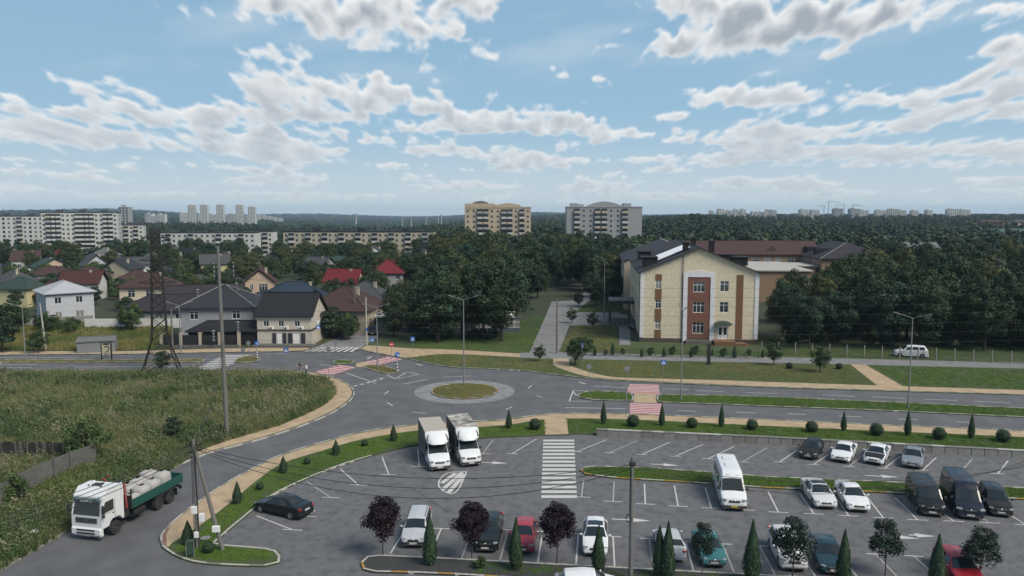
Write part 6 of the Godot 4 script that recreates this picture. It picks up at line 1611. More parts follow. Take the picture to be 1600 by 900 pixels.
func wheel_at(o: Node3D, x: float, z: float, r: float, w := 0.2, rim := "alloy") -> void:
	var side := signf(x)
	var b := Basis(Vector3.BACK, -PI / 2 * side)
	var key := "wheel%.2f %.2f" % [r, w]
	if not cache.has(key):
		var t := MB.new()
		t.lathe([Vector2(r * 0.6, -w / 2), Vector2(r * 0.94, -w / 2), Vector2(r, -w / 2 + 0.03), Vector2(r, w / 2 - 0.03), Vector2(r * 0.94, w / 2), Vector2(r * 0.64, w / 2), Vector2(r * 0.62, w / 2 - 0.05)], 20)
		var d := MB.new()
		d.lathe([Vector2(r * 0.63, w / 2 - 0.04), Vector2(r * 0.55, w / 2 - 0.012), Vector2(r * 0.5, w / 2 - 0.03)], 20)
		for k in 5:
			var a := TAU * k / 5
			d.box(Vector3(cos(a) * r * 0.3, w / 2 - 0.025, sin(a) * r * 0.3), Vector3(r * 0.56, 0.03, r * 0.17), Basis(Vector3.UP, -a))
		d.lathe([Vector2(r * 0.16, w / 2 - 0.04), Vector2(r * 0.14, w / 2 + 0.0), Vector2(0, w / 2 + 0.003)], 10)
		cache[key] = [t.mesh(), d.mesh()]
	var wl := part(o, "wheel", cache[key][0], mats["tyre"], Transform3D(b, Vector3(x, r, z)))
	part(wl, "rim", cache[key][1], mats[rim])

func vehicle_materials() -> void:
	mat("tyre", 0.018, 0.018, 0.019, 0.85)
	mat("alloy", 0.34, 0.35, 0.36, 0.4, 0.6)
	mat("dark rim", 0.06, 0.06, 0.065, 0.5, 0.3)
	mat("underbody", 0.012, 0.012, 0.012, 0.9)
	mat("trim", 0.02, 0.02, 0.022, 0.55)
	mat("chrome", 0.5, 0.5, 0.52, 0.2, 0.9)
	mat("lamp clear", 0.22, 0.24, 0.255, 0.08)
	mat("lamp red", 0.25, 0.012, 0.012, 0.2)
	mat("plate", 0.62, 0.62, 0.60, 0.5)
	mat("plate yellow", 0.6, 0.42, 0.03, 0.5)
	mat("plate print", 0.03, 0.03, 0.05, 0.6)
	var g := mat("car glass", 0.016, 0.022, 0.026, 0.04)
	g.metallic_specular = 0.5
	for q in [["white", 0.56, 0.58, 0.60], ["off white", 0.48, 0.49, 0.50], ["silver", 0.36, 0.38, 0.41], ["steel", 0.16, 0.18, 0.21], ["black", 0.010, 0.011, 0.013], ["matt black", 0.018, 0.019, 0.021], ["navy", 0.010, 0.014, 0.026], ["night green", 0.008, 0.012, 0.013], ["red", 0.26, 0.035, 0.05], ["dark red", 0.22, 0.012, 0.022], ["teal", 0.03, 0.125, 0.135], ["deep teal", 0.010, 0.035, 0.05], ["maroon", 0.08, 0.012, 0.014], ["truck white", 0.56, 0.57, 0.58]]:
		var m := mat("paint " + q[0], q[1], q[2], q[3], 0.38)
		m.metallic_specular = 0.25
		m.clearcoat_enabled = true; m.clearcoat = 0.5 if q[0] != "matt black" else 0.1; m.clearcoat_roughness = 0.06

func plate(o: Node3D, at: Vector3, yaw: float, m := "plate") -> void:
	var b := MB.new()
	b.box(Vector3.ZERO, Vector3(0.5, 0.115, 0.02))
	var p := part(o, "number_plate", b, mats[m], Transform3D(Basis(Vector3.UP, yaw), at))
	var t := MB.new()
	for k in 8:
		if k != 2 and k != 5: t.box(Vector3(-0.19 + k * 0.054, 0, 0.012), Vector3(0.03, 0.07, 0.004))
	part(p, "plate_number", t, mats["plate print"])

# q: kind, l(ength), s(cale of width), h (scale of height), paint, hood paint, plates, roof rails, glass roof
func car(label: String, category: String, a: Vector3, b: Vector3, q: Dictionary) -> Node3D:      # a: middle of the front on the ground, b: middle of the rear
	var kind: String = q.get("kind", "sedan")
	var l: float = q.get("l", 4.5)
	var dir := (a - b).normalized()
	var mid := (a + b) / 2
	mid.y = q.get("y", 0.0)
	var o := thing({"sedan": "parked_car", "hatch": "parked_car", "wagon": "parked_car", "suv": "parked_car", "van": "parked_van", "high_van": "parked_van", "cab": "box_truck"}[kind] if not q.has("name") else q.name, label, category, mid, atan2(dir.x, dir.z), q.get("group", ""))
	var st := []
	for k in BODY[kind]: st.append([k[0], k[1] * q.get("h", 1.0), k[2] * q.get("h", 1.0), k[3] * q.get("s", 1.0), k[4] * q.get("s", 1.0)])
	if kind == "cab": l = 2.9
	var wr: float = q.get("wheel", 0.32)
	var fa: float = l / 2 - (0.82 if kind != "cab" else 0.95)
	var arches := [fa]
	if kind != "cab": arches.append(-l / 2 + (0.92 if kind in ["sedan", "hatch", "wagon", "suv"] else 1.15))
	var ts := []
	for k in st: ts.append(k[0])
	for z in arches:
		for j in 9: ts.append(clampf(0.5 - (z + (wr + 0.06) * cos(PI * j / 8.0)) / l, 0.001, 0.999))
		for e in [-0.002, 0.002]: ts.append(clampf(0.5 - (z + (wr + 0.06 + e)) / l, 0.001, 0.999)); ts.append(clampf(0.5 - (z - (wr + 0.06 + e)) / l, 0.001, 0.999))
	for k in 12: ts.append(k / 11.0)
	ts.sort()
	var m := MB.new()
	for side in [1.0, -1.0]:
		for band in [[0, 2], [2, 5]]:
			var rows := []
			for t in ts:
				var r := ring(st, t, l, arches, wr + 0.06)
				var row := []
				for k in range(band[0], band[1] + 1): row.append(Vector3(r[k].x * side, r[k].y, r[k].z))
				if side < 0: row.reverse()
				rows.append(row)
			rows.reverse()
			for row in rows: row.reverse()
			m.sheet(rows)
	for t in [0.0, 1.0]:
		var r := ring(st, t, l, arches, wr + 0.06)
		for k in 5:
			var p := [Vector3(-r[k].x, r[k].y, r[k].z), Vector3(r[k].x, r[k].y, r[k].z), Vector3(r[k + 1].x, r[k + 1].y, r[k + 1].z), Vector3(-r[k + 1].x, r[k + 1].y, r[k + 1].z)]
			if t > 0.5: p.reverse()
			m.quad(p[0], p[1], p[2], p[3])
	part(o, "body", m, mats["paint " + q.paint])
	var u := MB.new()
	var w0: float = st[4][3]
	u.box(Vector3(0, 0.36, 0), Vector3(w0 * 1.72, 0.34, l * 0.93))
	part(o, "underbody", u, mats["underbody"])
	for z in arches:
		for s in [-1.0, 1.0]: wheel_at(o, s * (w0 - 0.12), z, wr, 0.2, q.get("rim", "alloy"))
	# glass
	var g: Material = mats["car glass"]
	var ws := [0.275, 0.415]
	var rear := [0.715, 0.83]
	var sides := [[0.33, 0.535, 0.085, 0.0], [0.55, 0.74, 0.0, -0.045]]
	if kind == "hatch": ws = [0.26, 0.41]; rear = [0.855, 0.935]; sides = [[0.32, 0.55, 0.09, 0.0], [0.565, 0.80, 0.0, -0.01]]
	elif kind == "wagon": ws = [0.26, 0.38]; rear = [0.905, 0.965]; sides = [[0.30, 0.52, 0.08, 0.0], [0.535, 0.72, 0.0, 0.0], [0.735, 0.89, 0.0, -0.01]]
	elif kind == "suv": ws = [0.27, 0.40]; rear = [0.87, 0.955]; sides = [[0.32, 0.53, 0.08, 0.0], [0.545, 0.72, 0.0, 0.0], [0.735, 0.85, 0.0, -0.01]]
	elif kind == "van": ws = [0.155, 0.28]; rear = []; sides = [[0.20, 0.36, 0.07, 0.0]]
	elif kind == "high_van": ws = [0.135, 0.24]; rear = []; sides = [[0.17, 0.295, 0.055, 0.0]]
	elif kind == "cab": ws = [0.36, 0.65]; rear = []; sides = [[0.44, 0.86, 0.16, 0.0]]
	if q.get("glazed", false): sides.append_array([[0.38, 0.55, 0.0, 0.0], [0.565, 0.74, 0.0, 0.0], [0.755, 0.93, 0.0, 0.0]])
	var hi := 2.88 if kind != "high_van" else 2.62
	part(o, "windscreen", screen_patch(st, l, ws[0], ws[1], 3.25, 1.0), g)
	if rear: part(o, "rear_window", screen_patch(st, l, rear[1], rear[0], 3.3, -1.0), g)
	for k in sides:
		for s in [-1.0, 1.0]: part(o, "side_window", glass_patch(st, l, k[0], k[1], 2.12, hi, s, k[2], k[3]), g)
	if q.get("glass_roof", false): part(o, "glass_roof", screen_patch(st, l, 0.45, 0.62, 3.9, 1.0), g, Transform3D(Basis(), Vector3(0, 0.008, 0)))
	# a bonnet of another colour
	if q.has("hood"): part(o, "bonnet", screen_patch(st, l, 0.04, 0.255, 3.1, 1.0), mats["paint " + q.hood], Transform3D(Basis(), Vector3(0, 0.006, 0)))
	# lamps, grille, bumpers, plates, mirrors
	var yl: float = st[1][1] * 0.93
	var wl: float = st[1][3]
	for s in [-1.0, 1.0]:
		var h := MB.new()
		h.soft_box(Vector3.ZERO, Vector3(0.34, 0.15, 0.30) * (1.0 if kind != "high_van" and kind != "cab" else 1.25), 0.05)
		part(o, "headlight", h, mats["lamp clear"], Transform3D(Basis(Vector3.UP, s * 0.35) * Basis(Vector3.RIGHT, -0.25), Vector3(s * (wl - 0.16), yl - 0.03, l / 2 - 0.19)))
		var t := MB.new()
		t.soft_box(Vector3.ZERO, Vector3(0.22, 0.2 if kind in ["sedan", "hatch"] else 0.5, 0.14), 0.04)
		if kind != "cab": part(o, "tail_light", t, mats["lamp red"], Transform3D(Basis(Vector3.UP, -s * 0.3), Vector3(s * (wl - 0.10), 0.84 if kind in ["sedan", "hatch"] else 1.0, -l / 2 + 0.05)))
		var mr := MB.new()
		var big := 1.0 if kind in ["sedan", "hatch", "wagon", "suv"] else 1.7
		mr.soft_box(Vector3.ZERO, Vector3(0.2, 0.14 * big, 0.1), 0.035)
		part(o, "mirror", mr, mats["paint " + q.paint] if big == 1.0 and q.get("mirror", "") == "" else mats["trim"], Transform3D(Basis(), Vector3(s * (w0 + 0.10), st[3][2] + 0.12 * big, l * (0.5 - ws[0] - 0.05))))
		for k in sides.size():
			if kind in ["van", "high_van", "cab"] and k > 0: break
			var dh := MB.new()
			dh.box(Vector3.ZERO, Vector3(0.02, 0.035, 0.18))
			part(o, "door_handle", dh, mats["trim"], Transform3D(Basis(), Vector3(s * w0 * 1.0, st[4][2] - 0.16, l * (0.5 - sides[k][1] + 0.02))))
	var gr := MB.new()
	gr.soft_box(Vector3(0, yl - 0.10, l / 2 - 0.03), Vector3(wl * 0.95, 0.16, 0.12), 0.03)
	var gp := part(o, "grille", gr, mats["trim"])
	var bar := MB.new()
	bar.box(Vector3(0, yl - 0.08, l / 2 + 0.035), Vector3(wl * 0.7, 0.025, 0.01)); bar.lathe([Vector2(0.065, 0), Vector2(0.05, 0.015), Vector2(0, 0.02)], 10, Vector3(0, yl - 0.03, l / 2 + 0.03), Basis(Vector3.RIGHT, PI / 2))
	part(gp, "badge", bar, mats["chrome"])
	var bp := MB.new()
	var bm := "trim" if q.get("dark_bumper", false) or kind == "cab" else "paint " + str(q.paint)
	bp.soft_box(Vector3(0, 0.40, l / 2 - 0.14), Vector3(wl * 2.02, 0.30 if bm == "trim" else 0.26, 0.34), 0.08)
	if kind != "cab": bp.soft_box(Vector3(0, 0.42, -l / 2 + 0.12), Vector3(wl * 2.04, 0.28, 0.3), 0.08)
	part(o, "bumper", bp, mats[bm])
	var lip := MB.new()
	lip.soft_box(Vector3(0, 0.30, l / 2 - 0.08), Vector3(wl * 1.5, 0.12, 0.3), 0.03)
	part(o, "air_intake", lip, mats["trim"])
	plate(o, Vector3(0, 0.42, l / 2 + 0.045), 0.0, q.get("plate", "plate"))
	if kind != "cab": plate(o, Vector3(0, 0.55 if kind != "sedan" else 0.72, -l / 2 - 0.04), PI)
	if kind == "sedan" or kind == "hatch": 
		var wp := MB.new()
		for s in [-0.35, 0.25]: wp.tube([Vector3(s, st[3][1] + 0.03, l * (0.5 - ws[0]) + 0.02), Vector3(s + 0.45, st[3][1] + 0.10, l * (0.5 - ws[0]) - 0.12)], 0.012, 0.01, 4)
		part(o, "wiper", wp, mats["trim"])
	if q.get("rails", false):
		for s in [-1.0, 1.0]:
			var rl := MB.new()
			rl.tube([skin(st, l, 0.44, 3.4, s, [], 0.1) + Vector3(0, 0.02, 0), skin(st, l, 0.48, 3.5, s, [], 0.1) + Vector3(0, 0.07, 0), skin(st, l, 0.84, 3.5, s, [], 0.1) + Vector3(0, 0.07, 0), skin(st, l, 0.88, 3.4, s, [], 0.1) + Vector3(0, 0.02, 0)], 0.022, 0.022, 6)
			part(o, "roof_rail", rl, mats["trim"])
	if q.get("ribs", false):
		var rb := MB.new()
		for k in 5: rb.box(Vector3(-0.52 + k * 0.26, st[5][1] + 0.012, -l * 0.16), Vector3(0.06, 0.03, l * 0.56))
		part(o, "roof_rib", rb, mats["paint " + q.paint])
	return o

func box_truck(label: String, a: Vector3, b: Vector3, roof: String) -> void:
	var dir := (a - b).normalized()
	var c := a - dir * 2.9
	var o := car(label, "truck", a, c, {"kind": "cab", "paint": "white", "wheel": 0.34, "mirror": "dark", "group": ""})
	var z0 := -0.75; var z1 := -5.55      # local, behind the cab
	var f := MB.new()
	f.box(Vector3(0, 0.62, -2.4), Vector3(1.3, 0.22, 6.4)); f.box(Vector3(0, 0.55, z1 + 0.05), Vector3(2.0, 0.12, 0.12))
	part(o, "chassis", f, mats["underbody"])
	for s in [-1.0, 1.0]: wheel_at(o, s * 0.82, -3.3, 0.34, 0.24, "dark rim")
	var bx := MB.new()
	bx.soft_box(Vector3(0, 1.95, (z0 + z1) / 2), Vector3(2.15, 2.26, z0 - z1), 0.04)
	var box := part(o, "cargo_box", bx, mat("tarpaulin", 0.10, 0.115, 0.115, 0.6))
	grain(mats["tarpaulin"], texs["wear"], 0.5, false)
	var rf := MB.new()
	rf.soft_box(Vector3(0, 3.1, (z0 + z1) / 2), Vector3(2.19, 0.10, z0 - z1 + 0.04), 0.04)
	part(box, "roof", rf, mats[roof])
	var rl := MB.new()
	for s in [-1.0, 1.0]:
		rl.box(Vector3(s * 1.085, 0.90, (z0 + z1) / 2), Vector3(0.04, 0.14, z0 - z1))
		for k in 5: rl.box(Vector3(s * 1.08, 1.95, z0 - (z0 - z1) * (k + 0.04) / 4.1), Vector3(0.03, 2.1, 0.05))
	part(box, "rail", rl, mats["galvanised"])
	var sp := MB.new()      # wind deflector over the cab
	var rows := []
	for i in 6:
		var y: float = [2.16, 2.30, 2.62, 2.92, 3.10, 3.14][i]
		var zz: float = [0.42, 0.36, 0.14, -0.12, -0.4, -0.72][i]
		var hw: float = [0.82, 0.98, 1.06, 1.07, 1.04, 1.0][i]
		var row := []
		for j in 9:
			var s := (j - 4) / 4.0
			row.append(Vector3(s * hw, y - 0.02 * s * s, zz - 0.42 * pow(absf(s), 4.0)))
		rows.append(row)
	sp.sheet(rows)
	for s in [-1.0, 1.0]:
		var q := []
		for i in 6: q.append(rows[i][8 if s > 0 else 0])
		for i in 5:
			var e := [q[i], Vector3(q[i].x, q[i].y, -0.75), Vector3(q[i + 1].x, q[i + 1].y, -0.75), q[i + 1]]
			if s < 0: e.reverse()
			sp.quad(e[0], e[1], e[2], e[3])
	var dfl := part(o, "wind_deflector", sp, mats["paint white"])
	for s in [-1.0, 1.0]:
		var v := MB.new()
		v.tube([Vector3(s * 0.93, 2.45, 0.05), Vector3(s * 0.9, 2.75, -0.1), Vector3(s * 0.78, 2.96, -0.22)], 0.05, 0.03, 6)
		part(dfl, "slot", v, mats["trim"])

func big_truck() -> void:
	var a := Vector3(-29.95, 0, -52.2); var dir := Vector3(-0.212, 0, 0.977)
	var o := thing("flatbed_truck", "white cab truck with a green sided bed loaded with sacks", "truck", a, atan2(dir.x, dir.z))
	# local: z forward, front of the cab at z = 0; the wheel centres at -1.4, -6.1, -7.45
	var c := MB.new()
	c.prism([Vector2(-2.25, 0.95), Vector2(-2.25, 3.35), Vector2(-1.9, 3.62), Vector2(-0.75, 3.62), Vector2(-0.32, 3.15), Vector2(-0.22, 2.75), Vector2(-0.02, 1.85), Vector2(0, 0.9), Vector2(-0.72, 0.9), Vector2(-0.85, 1.15), Vector2(-1.1, 1.3), Vector2(-1.7, 1.3), Vector2(-1.95, 1.15), Vector2(-2.05, 0.95)], -1.22, 1.22)
	part(o, "cab", c, mats["paint truck white"])
	var w := MB.new()
	w.quad(Vector3(-1.08, 1.86, 0.005), Vector3(1.08, 1.86, 0.005), Vector3(1.02, 2.74, -0.195), Vector3(-1.02, 2.74, -0.195))
	part(o, "windscreen", w, mats["car glass"])
	var v := MB.new()
	v.soft_box(Vector3(0, 2.92, -0.16), Vector3(2.2, 0.34, 0.22), 0.06, Basis(Vector3.RIGHT, 0.28))
	var vis := part(o, "sun_visor", v, mat("smoked", 0.09, 0.13, 0.13, 0.2))
	for k in 4:
		var l := MB.new()
		l.lathe([Vector2(0.085, 0), Vector2(0.085, 0.06), Vector2(0.0, 0.09)], 12, Vector3(-0.36 + k * 0.24, 2.86, -0.06), Basis(Vector3.RIGHT, PI / 2))
		part(vis, "spot_lamp", l, mats["lamp clear"])
	for s in [-1.0, 1.0]:
		var g := MB.new()
		var x: float = s * 1.226
		var p := [Vector3(x, 1.95, -1.25), Vector3(x, 1.95, -0.22), Vector3(x, 2.35, -0.28), Vector3(x, 2.72, -0.42), Vector3(x, 2.72, -1.25)]
		for k in range(1, 4):
			if s > 0: g.tri(p[0], p[k], p[k + 1])
			else: g.tri(p[0], p[k + 1], p[k])
		part(o, "side_window", g, mats["car glass"])
		var d := MB.new()
		d.box(Vector3(x, 1.85, -0.85), Vector3(0.012, 0.02, 1.1)); d.box(Vector3(x, 1.7, -1.36), Vector3(0.012, 2.0, 0.02))
		part(o, "door_seam", d, mats["trim"])
		var h := MB.new()
		h.box(Vector3(x, 1.72, -1.18), Vector3(0.04, 0.06, 0.2))
		part(o, "door_handle", h, mats["trim"])
		var mr := MB.new()
		mr.soft_box(Vector3(s * 1.42, 2.32, 0.0), Vector3(0.24, 0.62, 0.14), 0.05); mr.soft_box(Vector3(s * 1.42, 1.86, 0.0), Vector3(0.24, 0.22, 0.14), 0.05)
		mr.tube([Vector3(s * 1.2, 2.6, -0.12), Vector3(s * 1.42, 2.6, 0.0)], 0.025, 0.025, 5)
		part(o, "mirror", mr, mats["trim"])
		var hl := MB.new()
		hl.soft_box(Vector3(s * 0.98, 0.78, -0.02), Vector3(0.42, 0.26, 0.2), 0.05)
		part(o, "headlight", hl, mats["lamp clear"])
		var fd := MB.new()
		fd.soft_box(Vector3(s * 1.17, 3.0, -2.05), Vector3(0.12, 1.1, 0.5), 0.05, Basis(Vector3.UP, s * 0.2))
		part(o, "air_deflector", fd, mats["paint truck white"])
	var gr := MB.new()
	for k in 3: gr.soft_box(Vector3(0, 1.62 - k * 0.13, 0.015), Vector3(1.75, 0.09, 0.06), 0.015)
	part(o, "grille", gr, mats["trim"])
	var gb := MB.new()
	gb.box(Vector3(0, 1.5, 0.05), Vector3(0.3, 0.07, 0.02))
	part(o, "badge", gb, mats["chrome"])
	var bp := MB.new()
	bp.soft_box(Vector3(0, 0.70, -0.05), Vector3(2.44, 0.55, 0.35), 0.08); bp.soft_box(Vector3(0, 0.42, -0.12), Vector3(2.36, 0.18, 0.3), 0.05)
	var bpp := part(o, "bumper", bp, mats["paint truck white"])
	var it := MB.new()
	for k in 2: it.soft_box(Vector3(0, 0.82 - k * 0.22, 0.125), Vector3(1.5, 0.13, 0.04), 0.02)
	part(bpp, "air_intake", it, mats["trim"])
	plate(o, Vector3(0, 0.42, 0.06), 0.0)
	var ht := MB.new()
	ht.soft_box(Vector3(0, 3.66, -1.25), Vector3(0.7, 0.07, 0.5), 0.02); ht.box(Vector3(-0.5, 3.66, -0.95), Vector3(0.1, 0.08, 0.1)); ht.box(Vector3(0.5, 3.66, -0.95), Vector3(0.1, 0.08, 0.1))
	part(o, "roof_hatch", ht, mats["trim"])
	var sn := MB.new()
	sn.soft_box(Vector3(0.75, 3.45, -2.35), Vector3(0.7, 0.3, 0.35), 0.1)
	part(o, "air_snorkel", sn, mats["trim"])
	var ch := MB.new()
	for s in [-0.45, 0.45]: ch.box(Vector3(s, 0.85, -5.0), Vector3(0.12, 0.28, 8.6))
	ch.box(Vector3(0, 0.9, -8.9), Vector3(2.2, 0.14, 0.14)); ch.lathe([Vector2(0.3, -0.6), Vector2(0.3, 0.6), Vector2(0, 0.6)], 14, Vector3(0.9, 0.72, -4.0), Basis(Vector3.RIGHT, PI / 2))
	ch.box(Vector3(-0.9, 0.75, -4.0), Vector3(0.5, 0.55, 1.3)); ch.box(Vector3(0, 1.0, -2.6), Vector3(2.1, 0.5, 0.8)); ch.box(Vector3(1.0, 0.8, -9.0), Vector3(0.25, 0.3, 0.1))
	part(o, "chassis", ch, mats["underbody"])
	for z in [-1.4, -6.1, -7.45]:
		for s in [-1.0, 1.0]: wheel_at(o, s * 1.08, z, 0.5, 0.32, "dark rim")
	# folded loading crane behind the cab
	var cr := MB.new()
	cr.box(Vector3(0, 1.9, -2.75), Vector3(0.5, 1.9, 0.45)); cr.tube([Vector3(0, 2.8, -2.75), Vector3(0.95, 3.3, -2.72), Vector3(1.08, 1.4, -2.7)], 0.12, 0.09, 6); cr.tube([Vector3(0, 2.6, -2.85), Vector3(-0.95, 3.5, -2.85), Vector3(-0.4, 3.75, -2.85)], 0.1, 0.08, 6)
	part(o, "loading_crane", cr, mat("crane red", 0.16, 0.03, 0.028, 0.6))
	var dk := MB.new()
	dk.box(Vector3(0, 1.28, -6.05), Vector3(2.5, 0.12, 5.9))
	part(o, "deck", dk, mats["dark metal"])
	grain(mat("board green", 0.012, 0.115, 0.098, 0.55), texs["wear"], 0.7, false)
	for q in [[1.25, -4.55, 2.9], [1.25, -7.5, 2.95], [-1.25, -4.55, 2.9], [-1.25, -7.5, 2.95]]:
		var b := MB.new()
		for k in 3: b.soft_box(Vector3(q[0], 1.36 + k * 0.23, q[1]), Vector3(0.05, 0.215, q[2]), 0.012)
		part(o, "side_board", b, mats["board green"])
	var eb := MB.new()
	eb.box(Vector3(0, 1.6, -9.0), Vector3(2.5, 0.7, 0.05))
	part(o, "tail_board", eb, mats["board green"])
	var hb := MB.new()
	hb.box(Vector3(0, 1.75, -3.08), Vector3(2.5, 0.95, 0.06))
	for s in [-1.2, 0.0, 1.2]: hb.box(Vector3(s, 2.0, -3.06), Vector3(0.08, 1.5, 0.08))
	part(o, "headboard", hb, mats["dark metal"])
	for s in [-1.0, 1.0]:
		var mg := MB.new()
		mg.soft_box(Vector3(s * 1.08, 1.12, -6.8), Vector3(0.5, 0.05, 2.5), 0.02); mg.box(Vector3(s * 1.08, 0.75, -8.15), Vector3(0.5, 0.6, 0.03))
		part(o, "mudguard", mg, mats["trim"])
	# the load: fat sacks and wrapped pallets, each a thing of its own
	grain(mat("sack cloth", 0.58, 0.57, 0.55, 0.85), texs["wear"], 0.6, false)
	var t := o.transform
	var k := 0
	for q in [[-0.58, -3.75, 0.95], [0.58, -3.8, 0.75], [-0.6, -4.9, 1.05], [0.6, -4.95, 1.0], [-0.6, -6.1, 1.1], [0.58, -6.15, 1.05], [-0.58, -7.3, 1.35], [0.6, -7.35, 1.3]]:
		var m := MB.new()
		var rows := []
		for i in 9:
			var f := i / 8.0
			var y: float = q[2] * f
			var grow: float = [0.86, 0.97, 1.0, 0.99, 0.985, 0.99, 0.96, 0.84, 0.3][i]
			if i == 8: y = q[2] * 1.015
			var row := []
			for j in 16:
				var an := TAU * j / 16
				var cx := cos(an); var cz := sin(an)
				var n := pow(pow(absf(cx), 5.0) + pow(absf(cz), 5.0), -0.2) * grow * (1.0 + rng.randf_range(-0.025, 0.025))
				row.append(Vector3(cx * n * 0.56, y + rng.randf_range(-0.02, 0.02), -cz * n * 0.57))
			rows.append(row)
		m.sheet(rows, true)
		var s := solo("sack", "big white woven sack in the truck bed", "sack", m, mats["sack cloth"], t * Vector3(q[0], 1.34, q[1]), o.rotation.y + rng.randf_range(-0.05, 0.05), "white sacks in the truck bed")
		k += 1

func park_cars() -> void:
	vehicle_materials()
	big_truck()
	grain(mat("box roof", 0.62, 0.58, 0.50, 0.7), texs["wear"], 0.25, false)
	grain(mat("dirty box roof", 0.56, 0.53, 0.48, 0.75), noise_tex("streaks", 0.006, 0.35, 1.0, 4), 0.25, false)
	box_truck("white box truck with clean cream box roof at the lawn strip", Vector3(-6.41, 0, -66.72), Vector3(-7.99, 0, -73.06), "box roof")
	box_truck("white box truck with dirty streaked box roof at the lawn strip", Vector3(-3.67, 0, -67.94), Vector3(-5.41, 0, -74.51), "dirty box roof")
	var mb := car("white passenger minibus with lettering above the windscreen", "minibus", Vector3(17.18, 0, -57.29), Vector3(18.21, 0, -64.10), {"name": "minibus", "kind": "high_van", "l": 6.6, "paint": "white", "plate": "plate yellow", "glazed": true, "mirror": "dark", "dark_bumper": true, "wheel": 0.34})
	# lettering over the windscreen: three short lines, the lowest of round marks
	var ink := MB.new()
	for row in 3:
		for k in [5, 10, 9][row]:
			var wdt: float = [0.09, 0.062, 0.085][row]
			var x: float = (k - ([5, 10, 9][row] - 1) / 2.0) * wdt * 1.32
			var at := Vector3(x, [2.44, 2.36, 2.275][row], [1.27, 1.37, 1.475][row])
			var bs := Basis(Vector3.RIGHT, -0.92)
			if row == 2: ink.lathe([Vector2(0.042, 0), Vector2(0.042, 0.012), Vector2(0.026, 0.013), Vector2(0.026, 0.006)], 10, at + bs * Vector3(0, 0.0, 0.06), bs * Basis(Vector3.RIGHT, PI / 2))
			else:
				ink.box(at + bs * Vector3(-wdt * 0.32, 0, 0.06), Vector3(wdt * 0.22, 0.09, 0.012), bs)
				if k % 2 == 0: ink.box(at + bs * Vector3(wdt * 0.2, 0, 0.06), Vector3(wdt * 0.22, 0.09, 0.012), bs)
				ink.box(at + bs * Vector3(-wdt * 0.05, [0.035, 0.0, -0.035][k % 3], 0.06), Vector3(wdt * 0.5, 0.02, 0.012), bs)
	part(mb, "lettering", ink, mats["plate print"])
	for z in [-0.2, -1.9]:
		var h := MB.new()
		h.soft_box(Vector3(0, 2.63, z), Vector3(0.75, 0.07, 0.75), 0.02)
		part(mb, "roof_hatch", h, mats["paint white"])
	car("black saloon parked alone against the curving kerb", "car", Vector3(-19.64, 0, -58.33), Vector3(-15.63, 0, -56.29), {"kind": "sedan", "l": 4.75, "paint": "night green"})
	car("matt black hatchback nose out beside the block wall", "car", Vector3(27.27, 0, -69.38), Vector3(30.05, 0, -73.88), {"kind": "hatch", "l": 3.9, "paint": "matt black", "h": 0.94, "dark_bumper": true})
	car("plain white saloon in the row along the block wall", "car", Vector3(29.91, 0, -68.47), Vector3(33.00, 0, -73.27), {"kind": "sedan", "l": 4.3, "paint": "white", "h": 0.97})
	car("white saloon with a black bonnet in the row along the block wall", "car", Vector3(32.57, 0, -67.76), Vector3(35.97, 0, -72.66), {"kind": "sedan", "l": 4.3, "paint": "white", "hood": "matt black", "h": 0.97})
	car("dark grey saloon ending the row along the block wall", "car", Vector3(35.78, 0, -66.89), Vector3(38.56, 0, -71.66), {"kind": "sedan", "l": 4.4, "paint": "steel", "h": 0.98})
	car("silver white saloon with a dark glass roof in the row along the grass island", "car", Vector3(24.45, 0, -57.68), Vector3(24.99, 0, -62.55), {"kind": "sedan", "l": 4.7, "paint": "off white", "glass_roof": true})
	car("white saloon with a sunroof beside the silver white one", "car", Vector3(26.70, 0, -57.04), Vector3(27.52, 0, -61.81), {"kind": "sedan", "l": 4.65, "paint": "white"})
	car("black panel van with a ribbed dusty roof", "van", Vector3(31.79, 0, -55.93), Vector3(33.37, 0, -61.52), {"kind": "van", "l": 5.0, "paint": "black", "ribs": true, "mirror": "dark", "wheel": 0.33, "h": 0.98})
	car("tall navy panel van between the black van and the black hatchback", "van", Vector3(34.33, 0, -55.32), Vector3(36.22, 0, -61.52), {"kind": "high_van", "l": 5.6, "paint": "navy", "mirror": "dark", "wheel": 0.34, "h": 0.92})
	car("black compact car squeezed beside the tall navy van", "car", Vector3(36.96, 0, -55.93), Vector3(38.65, 0, -60.65), {"kind": "wagon", "l": 4.3, "paint": "black"})
	car("silver estate car with roof rails in the row along the gravel bed", "car", Vector3(-6.81, 0, -50.43), Vector3(-6.77, 0, -55.68), {"kind": "wagon", "l": 4.45, "paint": "silver", "rails": true, "dark_bumper": true})
	car("dark green sport utility car beside a purple tree in the row along the gravel bed", "car", Vector3(-1.86, 0, -49.84), Vector3(-1.46, 0, -54.74), {"kind": "suv", "l": 4.4, "paint": "night green", "h": 0.95})
	car("red hatchback between a thuja and a purple tree", "car", Vector3(0.64, 0, -49.45), Vector3(1.07, 0, -54.05), {"kind": "hatch", "l": 3.7, "paint": "red", "s": 0.94})
	car("white hatchback with a glass roof in the row along the gravel bed", "car", Vector3(5.52, 0, -48.98), Vector3(6.07, 0, -54.05), {"kind": "hatch", "l": 4.1, "paint": "white", "glass_roof": true, "h": 1.03})
	car("silver hatchback showing its tail behind a pair of thujas", "car", Vector3(10.80, 0, -52.93), Vector3(10.69, 0, -48.32), {"kind": "hatch", "l": 3.95, "paint": "silver"})
